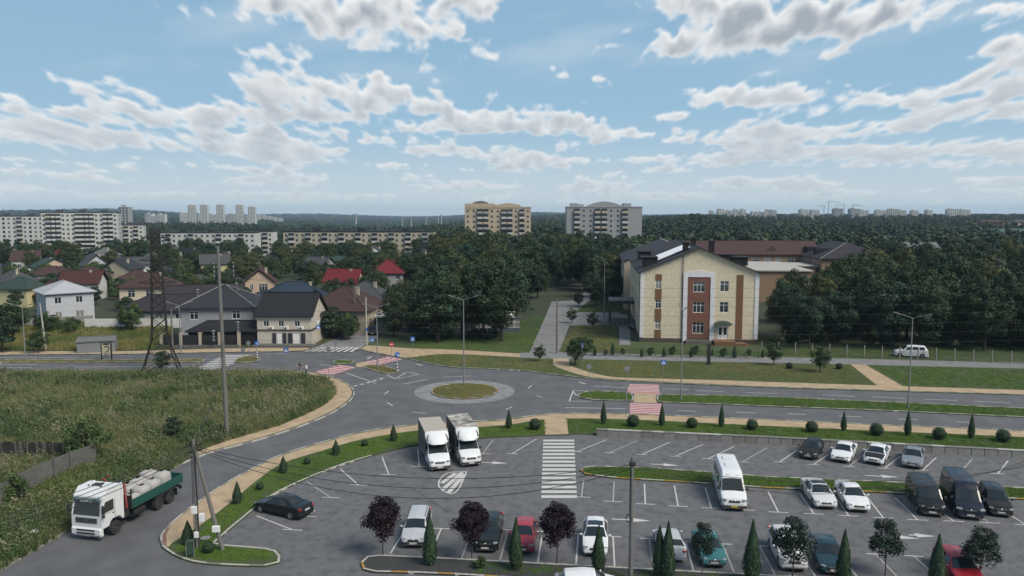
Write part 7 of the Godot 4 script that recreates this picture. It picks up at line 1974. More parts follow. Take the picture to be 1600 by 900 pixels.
	car("teal saloon behind a spiky young tree in the row along the gravel bed", "car", Vector3(13.15, 0, -47.78), Vector3(13.41, 0, -52.18), {"kind": "sedan", "l": 4.2, "paint": "teal", "h": 0.97, "s": 0.95})
	car("white sport utility car mostly hidden by a young tree", "car", Vector3(18.12, 0, -47.07), Vector3(18.74, 0, -52.07), {"kind": "suv", "l": 4.5, "paint": "off white"})
	car("deep teal saloon half hidden by a thuja", "car", Vector3(20.50, 0, -46.90), Vector3(21.25, 0, -51.13), {"kind": "sedan", "l": 4.5, "paint": "deep teal"})
	car("bright red hatchback between a thuja and the last young tree", "car", Vector3(28.09, 0, -45.06), Vector3(28.59, 0, -48.60), {"kind": "hatch", "l": 4.2, "paint": "dark red"})
	car("white car parked on the near side of the gravel bed", "car", Vector3(5.42, 0, -44.43), Vector3(3.87, 0, -44.43), {"kind": "hatch", "l": 4.2, "paint": "white", "h": 1.02})
	car("white minivan parked behind the wire fence", "van", Vector3(61.49, 0, -122.14), Vector3(66.07, 0, -120.50), {"kind": "wagon", "name": "minivan", "l": 4.9, "paint": "white", "h": 1.18, "s": 1.04, "y": 0.12})
	car("dark red car with pale roof parked up the lane", "car", Vector3(-30.17, 0, -164.60), Vector3(-31.49, 0, -171.90), {"kind": "suv", "l": 4.4, "paint": "maroon", "y": 0.13})
	car("dark car with pale roof parked beside the lane mouth", "car", Vector3(-25.97, 0, -141.38), Vector3(-27.23, 0, -148.36), {"kind": "wagon", "l": 4.5, "paint": "black", "y": 0.13})
	car("white car behind the dark one in the lane", "car", Vector3(-26.16, 0, -150.85), Vector3(-27.20, 0, -156.97), {"kind": "hatch", "l": 4.2, "paint": "white", "y": 0.13})
	car("grey car half hidden by the tree in the lane", "car", Vector3(-27.95, 0, -164.60), Vector3(-28.99, 0, -170.82), {"kind": "hatch", "l": 4.2, "paint": "silver", "y": 0.13})
	car("dark car parked beside the school entrance canopy", "car", Vector3(23.36, 0, -147.56), Vector3(25.35, 0, -156.97), {"kind": "suv", "l": 4.5, "paint": "black", "y": 0.13})

# ---------------------------------------------------------------- poles, wires, signs, fences, people
func lamp_post(label: String, at: Vector3, h: float, arms: Array, group := "") -> void:
	var o := thing("street_lamp", label, "street lamp", at + Vector3(0, 0.1, 0), 0, group)
	var m := MB.new()
	m.lathe([Vector2(0.12, 0), Vector2(0.11, 1.5), Vector2(0.085, 1.55), Vector2(0.055, h - 0.5), Vector2(0.0, h - 0.48)], 10)
	part(o, "pole", m, mats["galvanised"])
	for a in arms:
		var d := Vector3(cos(a), 0, sin(a))
		var b := MB.new()
		b.tube([Vector3(0, h - 0.6, 0), Vector3(0, h - 0.45, 0) + d * 0.25, d * 1.5 + Vector3(0, h - 0.05, 0)], 0.04, 0.03, 6)
		part(o, "arm", b, mats["galvanised"])
		var l := MB.new()
		l.soft_box(Vector3.ZERO, Vector3(0.75, 0.1, 0.26), 0.04)
		part(o, "lamp_head", l, mats["kerb grey"], Transform3D(Basis(Vector3.UP, -a) * Basis(Vector3.BACK, 0.25), d * 1.75 + Vector3(0, h + 0.02, 0)))

func wire(label: String, a: Vector3, b: Vector3, sag: float, r := 0.02, group := "overhead wires") -> void:
	var m := MB.new()
	var pts := []
	for k in 17:
		var t := k / 16.0
		pts.append(a.lerp(b, t) - Vector3(0, sag * 4 * t * (1 - t), 0) - a)
	m.tube(pts, r, r, 5, false)
	solo("wire", label, "wire", m, mats["black"], a, 0, group)

func sign_post(label: String, at: Vector3, h: float, shape: String, face_to := 0.0, group := "") -> void:
	var o := thing("road_sign", label, "road sign", at + Vector3(0, 0.1, 0), face_to, group)
	var m := MB.new()
	m.tube([Vector3.ZERO, Vector3(0, h, 0)], 0.035, 0.035, 7)
	part(o, "post", m, mats["galvanised"])
	var b := MB.new()
	if shape == "crossing":
		b.soft_box(Vector3(0, h - 0.35, 0.05), Vector3(0.7, 0.7, 0.03), 0.008)
		var p := part(o, "sign_plate", b, mats["sign blue"])
		var t := MB.new()
		t.tri(Vector3(-0.27, h - 0.58, 0.069), Vector3(0.27, h - 0.58, 0.069), Vector3(0, h - 0.10, 0.069))
		part(p, "white_triangle", t, mats["frame white"])
		var w := MB.new()
		w.tube([Vector3(-0.01, h - 0.26, 0.075), Vector3(-0.01, h - 0.42, 0.075)], 0.03, 0.035, 6); w.tube([Vector3(-0.01, h - 0.42, 0.075), Vector3(0.09, h - 0.56, 0.075)], 0.025, 0.02, 5); w.tube([Vector3(-0.01, h - 0.42, 0.075), Vector3(-0.10, h - 0.56, 0.075)], 0.025, 0.02, 5); w.tube([Vector3(-0.01, h - 0.30, 0.075), Vector3(0.10, h - 0.40, 0.075)], 0.018, 0.015, 5)
		part(p, "walking_figure", w, mats["black"])
	elif shape == "no_entry":
		b.lathe([Vector2(0.35, 0), Vector2(0.35, 0.03), Vector2(0, 0.031)], 24, Vector3(0, h - 0.35, 0.04), Basis(Vector3.RIGHT, PI / 2))
		var p := part(o, "sign_plate", b, mats["sign red"])
		var t := MB.new()
		t.box(Vector3(0, h - 0.35, 0.075), Vector3(0.5, 0.12, 0.01))
		part(p, "white_bar", t, mats["frame white"])
	elif shape == "keep":
		b.lathe([Vector2(0.35, 0), Vector2(0.35, 0.03), Vector2(0, 0.031)], 24, Vector3(0, h - 0.35, 0.04), Basis(Vector3.RIGHT, PI / 2))
		var p := part(o, "sign_plate", b, mats["sign blue"])
		var t := MB.new()
		t.box(Vector3(0.02, h - 0.37, 0.075), Vector3(0.36, 0.07, 0.01), Basis(Vector3.BACK, -PI / 4)); t.tri(Vector3(0.0, h - 0.58, 0.076), Vector3(0.23, h - 0.58, 0.076), Vector3(0.23, h - 0.34, 0.076))
		part(p, "white_arrow", t, mats["frame white"])
		var c := MB.new()
		c.tube([Vector3(0, 0.25, 0), Vector3(0, 1.5, 0)], 0.10, 0.10, 10)
		var bol := part(o, "striped_column", c, mats["frame white"])
		var s := MB.new()
		for k in 3: s.tube([Vector3(0, 0.42 + k * 0.42, 0), Vector3(0, 0.60 + k * 0.42, 0)], 0.104, 0.104, 10, false)
		part(bol, "black_band", s, mats["black"])
	elif shape == "give_way":
		b.tri(Vector3(-0.4, h, 0.05), Vector3(0, h - 0.7, 0.05), Vector3(0.4, h, 0.05))
		part(o, "sign_plate", b, mats["frame white"])
		var t := MB.new()
		t.soft_box(Vector3(0, h - 1.15, 0.05), Vector3(0.7, 0.7, 0.03), 0.008)
		var p := part(o, "crossing_plate", t, mats["sign blue"])
		var w := MB.new()
		w.tri(Vector3(-0.27, h - 1.38, 0.069), Vector3(0.27, h - 1.38, 0.069), Vector3(0, h - 0.9, 0.069))
		part(p, "white_triangle", w, mats["frame white"])
	else:      # seen from behind: bare grey plates
		for k in (2 if shape == "back2" else 1):
			var g := MB.new()
			g.lathe([Vector2(0.34, 0), Vector2(0.34, 0.025), Vector2(0, 0.026)], 20, Vector3(0, h - 0.35 - k * 0.8, 0.04), Basis(Vector3.RIGHT, PI / 2))
			part(o, "sign_plate", g, mats["galvanised"])

func lattice_pylon() -> void:
	var o := thing("lattice_pylon", "rusty steel lattice power pylon at the edge of the meadow", "pylon", Vector3(-50.86, 0, -109.65) + Vector3(0, 0.1, 0), 0.35)
	var hs := [0.0, 2.6, 4.6, 6.2, 7.7, 9.1, 10.4, 11.6, 12.7, 13.8, 14.8, 15.8, 16.8, 17.8, 18.8, 19.8, 20.6]
	var wd := func(y: float) -> float: return lerpf(2.5, 1.0, y / 5.0) if y < 5.0 else lerpf(1.0, 0.55, (y - 5.0) / 15.6)
	for s in [[-1, -1], [1, -1], [1, 1], [-1, 1]]:
		var m := MB.new()
		var pts := []
		for y in hs: pts.append(Vector3(s[0] * wd.call(y), y, s[1] * wd.call(y)))
		m.tube(pts, 0.095, 0.07, 5)
		part(o, "leg", m, mats["rust steel"])
	for f in 4:
		var c := [[-1, 1], [1, 1], [1, -1], [-1, -1]]
		for k in hs.size() - 1:
			var a: float = wd.call(hs[k]); var b: float = wd.call(hs[k + 1])
			var m := MB.new()
			var p: Array = c[f]; var q: Array = c[(f + 1) % 4]
			m.tube([Vector3(p[0] * a, hs[k], p[1] * a), Vector3(q[0] * b, hs[k + 1], q[1] * b)], 0.045, 0.045, 4); m.tube([Vector3(q[0] * a, hs[k], q[1] * a), Vector3(p[0] * b, hs[k + 1], p[1] * b)], 0.045, 0.045, 4); m.tube([Vector3(p[0] * b, hs[k + 1], p[1] * b), Vector3(q[0] * b, hs[k + 1], q[1] * b)], 0.028, 0.028, 4)
			part(o, "brace", m, mats["rust steel"])
	for q in [[13.0, 2.6], [16.2, 2.2], [19.4, 1.8]]:
		var m := MB.new()
		m.tube([Vector3(-q[1], q[0], 0), Vector3(q[1], q[0], 0)], 0.08, 0.08, 5); m.tube([Vector3(-q[1], q[0], 0), Vector3(0, q[0] + 0.7, 0)], 0.05, 0.05, 5); m.tube([Vector3(q[1], q[0], 0), Vector3(0, q[0] + 0.7, 0)], 0.05, 0.05, 5)
		part(o, "crossarm", m, mats["rust steel"])

func chimney_pot(label: String, at: Vector3, h: float) -> void:
	var o := thing("flue_pipe", label, "flue pipe", at)
	for k in 7:
		var m := MB.new()
		m.lathe([Vector2(0.12, 0), Vector2(0.2, 0.04), Vector2(0.2, h / 7 * 0.6), Vector2(0.12, h / 7)], 10, Vector3(0, h * k / 7, 0))
		part(o, "segment", m, mats["galvanised" if k % 2 else "dark metal"])
	var c := MB.new()
	c.lathe([Vector2(0.34, 0), Vector2(0.0, 0.22)], 10, Vector3(0, h, 0))
	part(o, "cap", c, mats["galvanised"])

func utility_poles() -> void:
	var m := MB.new()
	m.lathe([Vector2(0.24, -0.2), Vector2(0.14, 19.6), Vector2(0, 19.6)], 12)
	var tall := thing("concrete_pole", "tall bare concrete pole at the edge of the meadow", "pole", Vector3(-29.30, 0, -77.14) + Vector3(0, 0.1, 0))
	tall.rotation.z = 0.012
	part(tall, "shaft", m, mats["pole concrete"])
	var t := MB.new()
	t.box(Vector3(0, 16.2, 0), Vector3(2.6, 0.12, 0.12)); t.tube([Vector3(0, 15.2, 0), Vector3(1.0, 16.2, 0)], 0.03, 0.03, 5)
	part(tall, "crossarm", t, mats["rust steel"])
	# braced pair of poles on the tip of the strip
	var o := thing("braced_pole", "pale concrete pole with a leaning prop and meter boxes", "pole", Vector3(-21.61, 0, -50.83) + Vector3(0, 0.1, 0))
	var a := MB.new()
	a.lathe([Vector2(0.15, -0.2), Vector2(0.11, 7.6), Vector2(0, 7.6)], 10)
	part(o, "shaft", a, mats["pole concrete"])
	var b := MB.new()
	var foot: Vector3 = Vector3(-19.70, 0, -50.43) - Vector3(-21.61, 0, -50.83)
	b.tube([foot + Vector3(0, -0.2, 0), Vector3(0.1, 6.9, 0)], 0.15, 0.11, 10)
	part(o, "prop", b, mats["pole concrete"])
	for q in [[Vector3(-0.05, 2.75, 0.2), Vector3(0.36, 0.5, 0.24)], [Vector3(0.42, 2.2, 0.12), Vector3(0.34, 0.55, 0.26)], [Vector3(0.02, 1.0, 0.2), Vector3(0.28, 0.4, 0.18)]]:
		var x := MB.new()
		x.soft_box(q[0], q[1], 0.02)
		part(o, "meter_box", x, mats["frame white"])
	var bx := MB.new()
	bx.soft_box(foot * 0.78 + Vector3(0.02, 1.55, 0.2), Vector3(0.5, 0.42, 0.22), 0.02)
	part(o, "meter_box", bx, mats["frame white"])
	var cb := MB.new()
	cb.tube([Vector3(0.14, 0.1, 0.1), Vector3(0.17, 3.0, 0.12), Vector3(0.12, 5.5, 0.14), Vector3(0.05, 7.2, 0.1)], 0.03, 0.03, 5); cb.tube([Vector3(-0.16, 0.1, 0.1), Vector3(-0.17, 3.0, 0.12), Vector3(-0.12, 7.2, 0.1)], 0.02, 0.02, 5)
	part(o, "cable", cb, mats["black"])
	var cr := MB.new()
	cr.box(Vector3(0, 7.2, 0), Vector3(1.3, 0.09, 0.09), Basis(Vector3.UP, 0.7)); cr.box(Vector3(0, 6.8, 0), Vector3(1.0, 0.09, 0.09), Basis(Vector3.UP, 0.7))
	for k in 4: cr.tube([Vector3(-0.5 + k * 0.33, 7.2, 0), Vector3(-0.5 + k * 0.33, 7.42, 0)], 0.035, 0.035, 6)
	part(o, "crossarm", cr, mats["rust steel"])
	# pole in the gravel bed
	var p := thing("utility_pole", "slim concrete pole with a coil of cable in the gravel bed", "pole", Vector3(7.44, 0, -46.21) + Vector3(0, 0.1, 0))
	var s := MB.new()
	s.lathe([Vector2(0.15, -0.2), Vector2(0.1, 7.9), Vector2(0, 7.9)], 10)
	part(p, "shaft", s, mats["pole concrete"])
	var coil := MB.new()
	for j in 3:
		var pts := []
		for k in 15: pts.append(Vector3(-0.18 + cos(TAU * k / 14) * 0.17, 4.0 + sin(TAU * k / 14) * 0.24, 0.06 * j))
		coil.tube(pts, 0.015, 0.015, 4, false)
	coil.tube([Vector3(-0.13, 4.2, 0.05), Vector3(-0.14, 6.0, 0.06), Vector3(-0.1, 7.6, 0.05)], 0.02, 0.02, 5)
	part(p, "cable_coil", coil, mats["black"])
	var hd := MB.new()
	hd.soft_box(Vector3(0, 7.5, 0.02), Vector3(0.36, 0.3, 0.3), 0.05); hd.tube([Vector3(-0.3, 7.35, 0), Vector3(0.3, 7.35, 0)], 0.03, 0.03, 5)
	part(p, "cable_clamp", hd, mats["black"])
	var lp := MB.new()
	var pts := []
	for k in 13: pts.append(Vector3(sin(TAU * k / 12) * 0.1, 8.15 + cos(TAU * k / 12) * 0.22, 0))
	lp.tube(pts, 0.02, 0.02, 5, false)
	part(p, "wire_loop", lp, mats["galvanised"])
	# wires
	var pa: Vector3 = Vector3(7.44, 0, -46.21) + Vector3(0, 7.5, 0); var pb: Vector3 = Vector3(-21.61, 0, -50.83) + Vector3(0, 7.3, 0)
	for k in 3: wire("dark cable slung between the braced pole and the gravel bed pole", pb + Vector3(0.2 * k - 0.2, -0.15 * k, 0), pa + Vector3(0, -0.12 * k, 0), 1.5 + 0.55 * k, 0.022, "cables across the car park")
	for k in 3: wire("dark cable running from the gravel bed pole over the parked vans", pa + Vector3(0, -0.12 * k, 0), Vector3(36.0, 6.4 - 0.25 * k, -50.0 - k), 1.2 + 0.4 * k, 0.022, "cables over the parked vans")
	for k in 4: wire("dark cable coming down to the braced pole from beyond the truck", Vector3(-31.5 + 0.5 * k, 7.4, -33.0), pb + Vector3(0.15 * k - 0.2, -0.1 * k, 0), 0.7 + 0.12 * k, 0.022, "cables over the truck")
	for k in 2: wire("dark cable from the braced pole towards the meadow pole", pb, Vector3(-29.30, 0, -77.14) + Vector3(0, 9.0 + k, 0), 1.2, 0.018, "cables to the meadow pole")
	# long thin lines over the boulevard
	for k in 7: wire("thin power line spanning the boulevard in front of the school", Vector3(-29.5, 10.0 + 1.05 * k, -78.5), Vector3(150.0, 8.5 + 1.3 * k, -112.0 - 2 * k), 2.2 + 0.1 * k, 0.011, "power lines over the boulevard")
	for k in 4: wire("thin power line from the pylon past the shop house", Vector3(-51.3 + 1.5 * (k % 2), 13.0 + 3.0 * (k / 2), -110.5), Vector3(-18.0, 7.6 + 0.6 * k, -140.0), 1.2, 0.016, "power lines to the lane")

func fences() -> void:
	# concrete panel fence in the meadow
	var line := poly([-39.15, -49.07, -39.59, -57.42, -39.40, -61.96, -38.80, -65.55, -37.91, -68.30])
	var o := thing("concrete_fence", "weathered concrete panel fence leaning through the meadow weeds", "fence")
	for k in line.size() - 1:
		var d := line[k + 1] - line[k]
		var cnt := maxi(1, roundi(d.length() / 2.1))
		for j in cnt:
			var c := line[k] + d * (j + 0.5) / cnt
			var bs := Basis(Vector3.UP, atan2(d.x, d.y) + PI / 2 + rng.randf_range(-0.03, 0.03)) * Basis(Vector3.RIGHT, rng.randf_range(-0.06, 0.06))
			for y in 3:
				var m := MB.new()
				m.soft_box(Vector3(0, 0.36 + y * 0.68, 0), Vector3(d.length() / cnt - 0.18, 0.65, 0.06), 0.015)
				part(o, "panel", m, mats["old concrete"], Transform3D(bs, Vector3(c.x, 0.1, c.y)))
			var p := MB.new()
			p.box(Vector3(d.length() / cnt / 2, 1.08, 0), Vector3(0.16, 2.25, 0.14))
			part(o, "post", p, mats["old concrete"], Transform3D(bs, Vector3(c.x, 0.1, c.y)))
	# old plank fence
	var w := thing("plank_fence", "old dark plank fence among the meadow grass", "fence")
	var a := Vector3(-53.10, 0, -70.51); var b := Vector3(-41.40, 0, -70.32)
	var n := 62
	for k in n:
		var m := MB.new()
		var h := 1.5 + rng.randf_range(-0.12, 0.1)
		m.box(Vector3(0, h / 2, 0), Vector3(0.19, h, 0.03))
		part(w, "plank", m, mats["dark plank" if rng.randf() < 0.7 else "grey board"], Transform3D(Basis(Vector3.BACK, rng.randf_range(-0.03, 0.03)), a.lerp(b, k / float(n)) + Vector3(0, 0.1, rng.randf_range(-0.02, 0.02))))
	for y in [0.5, 1.2]:
		var r := MB.new()
		r.tube([a + Vector3(0, y, -0.05), b + Vector3(0, y, -0.05)], 0.04, 0.04, 4)
		part(w, "rail", r, mats["dark plank"])
	# wire fence with concrete posts in front of the tree belt
	var f := thing("wire_fence", "wire mesh fence on pale posts before the tree belt", "fence")
	var p0 := Vector3(40.97, 0, -124.40); var p1 := Vector3(81.22, 0, -114.34)
	var posts := 17
	for k in posts:
		var m := MB.new()
		m.box(Vector3(0, 1.0, 0), Vector3(0.13, 2.0, 0.13))
		part(f, "post", m, mats["concrete"], Transform3D(Basis(), p0.lerp(p1, k / float(posts - 1)) + Vector3(0, 0.1, 0)))
		if k < posts - 1:
			var g := MB.new()
			var s := p0.lerp(p1, k / float(posts - 1)); var e := p0.lerp(p1, (k + 1) / float(posts - 1))
			for j in 9: g.tube([s + Vector3(0, 0.25 + j * 0.2, 0), e + Vector3(0, 0.25 + j * 0.2, 0)], 0.009, 0.009, 3, false)
			for j in 22: g.tube([s.lerp(e, j / 22.0) + Vector3(0, 0.2, 0), s.lerp(e, j / 22.0) + Vector3(0, 1.95, 0)], 0.007, 0.007, 3, false)
			part(f, "mesh_panel", g, mats["dark metal"])
	var f2 := thing("railing_fence", "low dark green railing in front of the school", "fence")
	var s0 := Vector3(10.83, 0, -122.14); var s1 := Vector3(38.85, 0, -119.43)
	for k in 15:
		var m := MB.new()
		m.box(Vector3(0, 0.65, 0), Vector3(0.07, 1.3, 0.07))
		part(f2, "post", m, mats["fence green"], Transform3D(Basis(), s0.lerp(s1, k / 14.0) + Vector3(0, 0.1, 0)))
		if k < 14:
			var g := MB.new()
			var s := s0.lerp(s1, k / 14.0); var e := s0.lerp(s1, (k + 1) / 14.0)
			for j in 16: g.tube([s.lerp(e, j / 16.0) + Vector3(0, 0.2, 0), s.lerp(e, j / 16.0) + Vector3(0, 1.3, 0)], 0.012, 0.012, 3, false)
			for y in [0.3, 1.25]: g.tube([s + Vector3(0, y, 0), e + Vector3(0, y, 0)], 0.02, 0.02, 4, false)
			part(f2, "bar_panel", g, mats["fence green"])
	# garden walls in the village
	var gw := MB.new()
	gw.box(Vector3(0, 0.8, 0), Vector3(34.0, 1.7, 0.2))
	solo("garden_wall", "pale concrete garden wall beyond the rough field", "wall", gw, mats["concrete"], Vector3(-103.0, 0.1, -152.0), 0.42)
	var gx := MB.new()
	gx.box(Vector3(0, 0.9, 0), Vector3(20.0, 1.9, 0.2))
	solo("garden_wall", "white garden wall beside the long dark roof", "wall", gx, mats["white wall"], Vector3(-75.5, 0.1, -152.5), 0.02)

func street_furniture() -> void:
	mat("sign blue", 0.02, 0.10, 0.36, 0.4)
	mat("sign red", 0.42, 0.015, 0.02, 0.4)
	mat("fence green", 0.02, 0.045, 0.032, 0.6)
	grain(mat("dark plank", 0.042, 0.04, 0.038, 0.95), texs["wear"], 0.8, false)
	lamp_post("double armed street lamp on the roundabout island", Vector3(-6.42, 0, -100.95), 12.0, [0.35, PI - 0.1])
	lamp_post("double armed street lamp in the splitter island by the lane", Vector3(-19.89, 0, -111.95), 9.6, [0.2, PI - 0.2])
	lamp_post("double armed street lamp on the reservation before the wooden fence path", Vector3(46.90, 0, -89.11), 11.2, [0.9, PI + 0.3])
	lamp_post("tall street lamp on the reservation in front of the school", Vector3(20.82, 0, -92.85), 11.6, [PI / 2, -PI / 2])
	lamp_post("street lamp on the reservation before the rough field", Vector3(-75.38, 0, -117.34), 9.0, [0.3, PI - 0.1])
	lamp_post("street lamp before the black sheet metal fence", Vector3(-54.31, 0, -124.40), 8.4, [-0.2, PI])
	lamp_post("street lamp rising from the trees beside the school", Vector3(20.3, 0, -168.0), 13.5, [PI + 0.1])
	lamp_post("curved street lamp above the tree belt", Vector3(95.0, 0, -148.0), 14.0, [PI])
	lamp_post("street lamp hidden in the trees beyond the school corner", Vector3(52.0, 0, -142.0), 10.5, [PI])
	for q in [[Vector3(7.35, 0, -124.40), 9.0, "plain thin concrete pole at the paved path corner"], [Vector3(-25.22, 0, -131.71), 8.4, "white concrete pole with a blue plate at the lane mouth"], [Vector3(-30.28, 0, -146.75), 9.0, "grey concrete pole beside the lane bushes"], [Vector3(-77.89, 0, -126.75), 8.0, "white leaning pole at the edge of the rough field"], [Vector3(-56.97, 0, -127.35), 7.0, "thin concrete pole where the black fence ends"]]:
		var m := MB.new()
		m.lathe([Vector2(0.17, -0.2), Vector2(0.11, q[1]), Vector2(0, q[1])], 10)
		var o := thing("utility_pole", q[2], "pole", q[0] + Vector3(0, 0.1, 0))
		part(o, "shaft", m, mats["kerb white" if q[2].contains("white") else "pole concrete"])
		if q[2].contains("leaning"): o.rotation.z = 0.07
		if q[2].contains("blue plate"):
			var b := MB.new()
			b.tube([Vector3(0, 2.6, 0), Vector3(0, 3.1, 0)], 0.17, 0.17, 10)
			part(o, "blue_plate", b, mats["sign blue"])
	sign_post("blue crossing sign at the meadow pavement", Vector3(-32.54, 0, -109.21), 3.6, "crossing", 0.1)
	sign_post("blue crossing sign at the lane kerb", Vector3(-22.59, 0, -122.70), 2.9, "crossing", 0.1)
	sign_post("blue crossing sign on the far pavement by the verge", Vector3(-15.92, 0, -121.59), 3.2, "crossing", 0.1)
	sign_post("white give way plate above a blue crossing plate by the bushes", Vector3(-33.23, 0, -130.44), 4.6, "give_way", 0.1)
	sign_post("round red no entry sign at the red crossing", Vector3(-18.89, 0, -118.90), 2.8, "no_entry", 0.2)
	sign_post("round blue arrow sign on a striped column at the splitter island", Vector3(-16.61, 0, -109.65), 2.9, "keep", 0.2)
	sign_post("round blue arrow sign on a striped column at the far reservation", Vector3(-40.16, 0, -119.43), 2.9, "keep", 0.2)
	sign_post("pair of grey sign backs at the meadow pavement bend", Vector3(-25.32, 0, -104.51), 4.6, "back2", 0.0)
	sign_post("grey sign back at the splitter crossing", Vector3(-27.16, 0, -116.83), 3.4, "back", 0.0)
	sign_post("grey sign back on the reservation tip", Vector3(9.90, 0, -97.27), 3.6, "back", 0.0)
	sign_post("grey sign back at the red crossing of the reservation", Vector3(14.02, 0, -92.21), 4.4, "back", 0.0)
	sign_post("grey sign back beside the ball shrub", Vector3(12.77, 0, -84.29), 4.2, "back", 0.0)
	sign_post("blue crossing sign at the pavement end of the red crossing", Vector3(20.66, 0, -103.30), 3.0, "crossing", 0.1)
	sign_post("narrow white flag sign where the footpaths meet", Vector3(10.12, 0, -109.65), 4.2, "crossing", 1.2)
	sign_post("grey sign back at the far zebra crossing", Vector3(-41.29, 0, -118.90), 3.0, "back", 0.0)
	sign_post("grey sign back on the meadow side of the far zebra crossing", Vector3(-39.36, 0, -111.02), 3.4, "back", 0.0)
	# framed poster stand
	var o := thing("poster_stand", "black framed poster stand on the far reservation", "sign", Vector3(-63.60, 0, -118.90) + Vector3(0, 0.1, 0), 0.05)
	var f := MB.new()
	for s in [-0.75, 0.75]: f.box(Vector3(s, 1.45, 0), Vector3(0.16, 2.9, 0.16))
	f.box(Vector3(0, 2.8, 0), Vector3(1.5, 0.12, 0.14)); f.box(Vector3(0, 0.62, 0), Vector3(1.5, 0.12, 0.14))
	part(o, "frame", f, mats["black"])
	var b := MB.new()
	b.box(Vector3(0, 1.7, 0), Vector3(1.36, 2.1, 0.06))
	var pst := part(o, "poster", b, mat("poster paper", 0.40, 0.36, 0.26, 0.8))
	var t := MB.new()      # a big curling figure like a 2 under a dark heading
	var pts := []
	for k in 11: pts.append(Vector3(0.05 + 0.36 * cos(2.6 - k * 0.42), 1.75 + 0.42 * sin(2.6 - k * 0.42), 0.045))
	pts.append(Vector3(-0.35, 0.9, 0.045)); pts.append(Vector3(0.42, 0.95, 0.045))
	t.tube(pts, 0.07, 0.06, 5); t.box(Vector3(0, 2.5, 0.04), Vector3(1.0, 0.26, 0.02))
	part(pst, "print", t, mats["black"])
	var bs := MB.new()
	bs.box(Vector3(0, 1.6, 0), Vector3(0.5, 3.2, 0.18)); bs.box(Vector3(0, 0.1, 0), Vector3(0.7, 0.2, 0.4))
	solo("information_pillar", "slim black information pillar on the verge before the school", "pillar", bs, mats["black"], Vector3(29.81, 0, -114.83) + Vector3(0, 0.1, 0))
	# litter bin, manhole, litter
	var bin := thing("litter_bin", "dark green litter bin with pale frame on the strip tip", "bin", Vector3(-21.52, 0, -49.45) + Vector3(0, 0.1, 0), 0.3)
	var bb := MB.new()
	bb.soft_box(Vector3(0, 0.62, 0), Vector3(0.42, 0.9, 0.36), 0.03); bb.soft_box(Vector3(0, 1.1, 0), Vector3(0.5, 0.06, 0.44), 0.02)
	part(bin, "body", bb, mats["fence green"])
	var bf := MB.new()
	for s in [-0.24, 0.24]: bf.tube([Vector3(s, 0, 0.2), Vector3(s, 1.05, 0.2)], 0.025, 0.025, 5)
	part(bin, "stand", bf, mats["galvanised"])
	var mh := MB.new()
	mh.lathe([Vector2(0.36, 0), Vector2(0.36, 0.03), Vector2(0.3, 0.04), Vector2(0, 0.04)], 20)
	solo("manhole_cover", "round pale concrete manhole cover in the strip lawn", "manhole", mh, mats["concrete"], Vector3(-21.66, 0, -52.28) + Vector3(0, 0.16, 0))
	var lt := MB.new()
	lt.soft_box(Vector3(0, 0.18, 0), Vector3(0.6, 0.34, 0.45), 0.12, Basis(Vector3.BACK, 0.3))
	solo("litter_bag", "crumpled white plastic bag in the roadside weeds", "bag", lt, mats["frame white"], Vector3(-33.91, 0, -52.50) + Vector3(0, 0.3, 0))
	var sb := MB.new()
	for k in 3: sb.soft_box(Vector3(0, 0.32 + k * 0.12, -0.06 * k), Vector3(1.5, 0.05, 0.12), 0.01)
	for s in [-0.6, 0.6]: sb.box(Vector3(s, 0.2, 0), Vector3(0.08, 0.4, 0.4))
	solo("bench", "dark bench on the paved school path", "bench", sb, mats["frame brown"], Vector3(18.06, 0, -157.89) + Vector3(0, 0.13, 0))
	chimney_pot("ringed steel flue on the grey house roof", Vector3(-58.0, 7.0, -141.0), 1.9)
	chimney_pot("ringed steel flue near the ridge of the grey house", Vector3(-51.6, 8.4, -143.2), 1.5)
	chimney_pot("ringed steel flue beside the carport fence", Vector3(-50.6, 1.2, -128.8), 1.9)
	chimney_pot("ringed steel flue on the carport roof", Vector3(-47.2, 2.4, -131.0), 1.9)
	chimney_pot("ringed steel flue standing before the garden trees", Vector3(-77.0, 6.0, -198.0), 4.0)
	chimney_pot("ringed steel flue behind the tall concrete pole", Vector3(-72.0, 6.2, -198.0), 4.0)

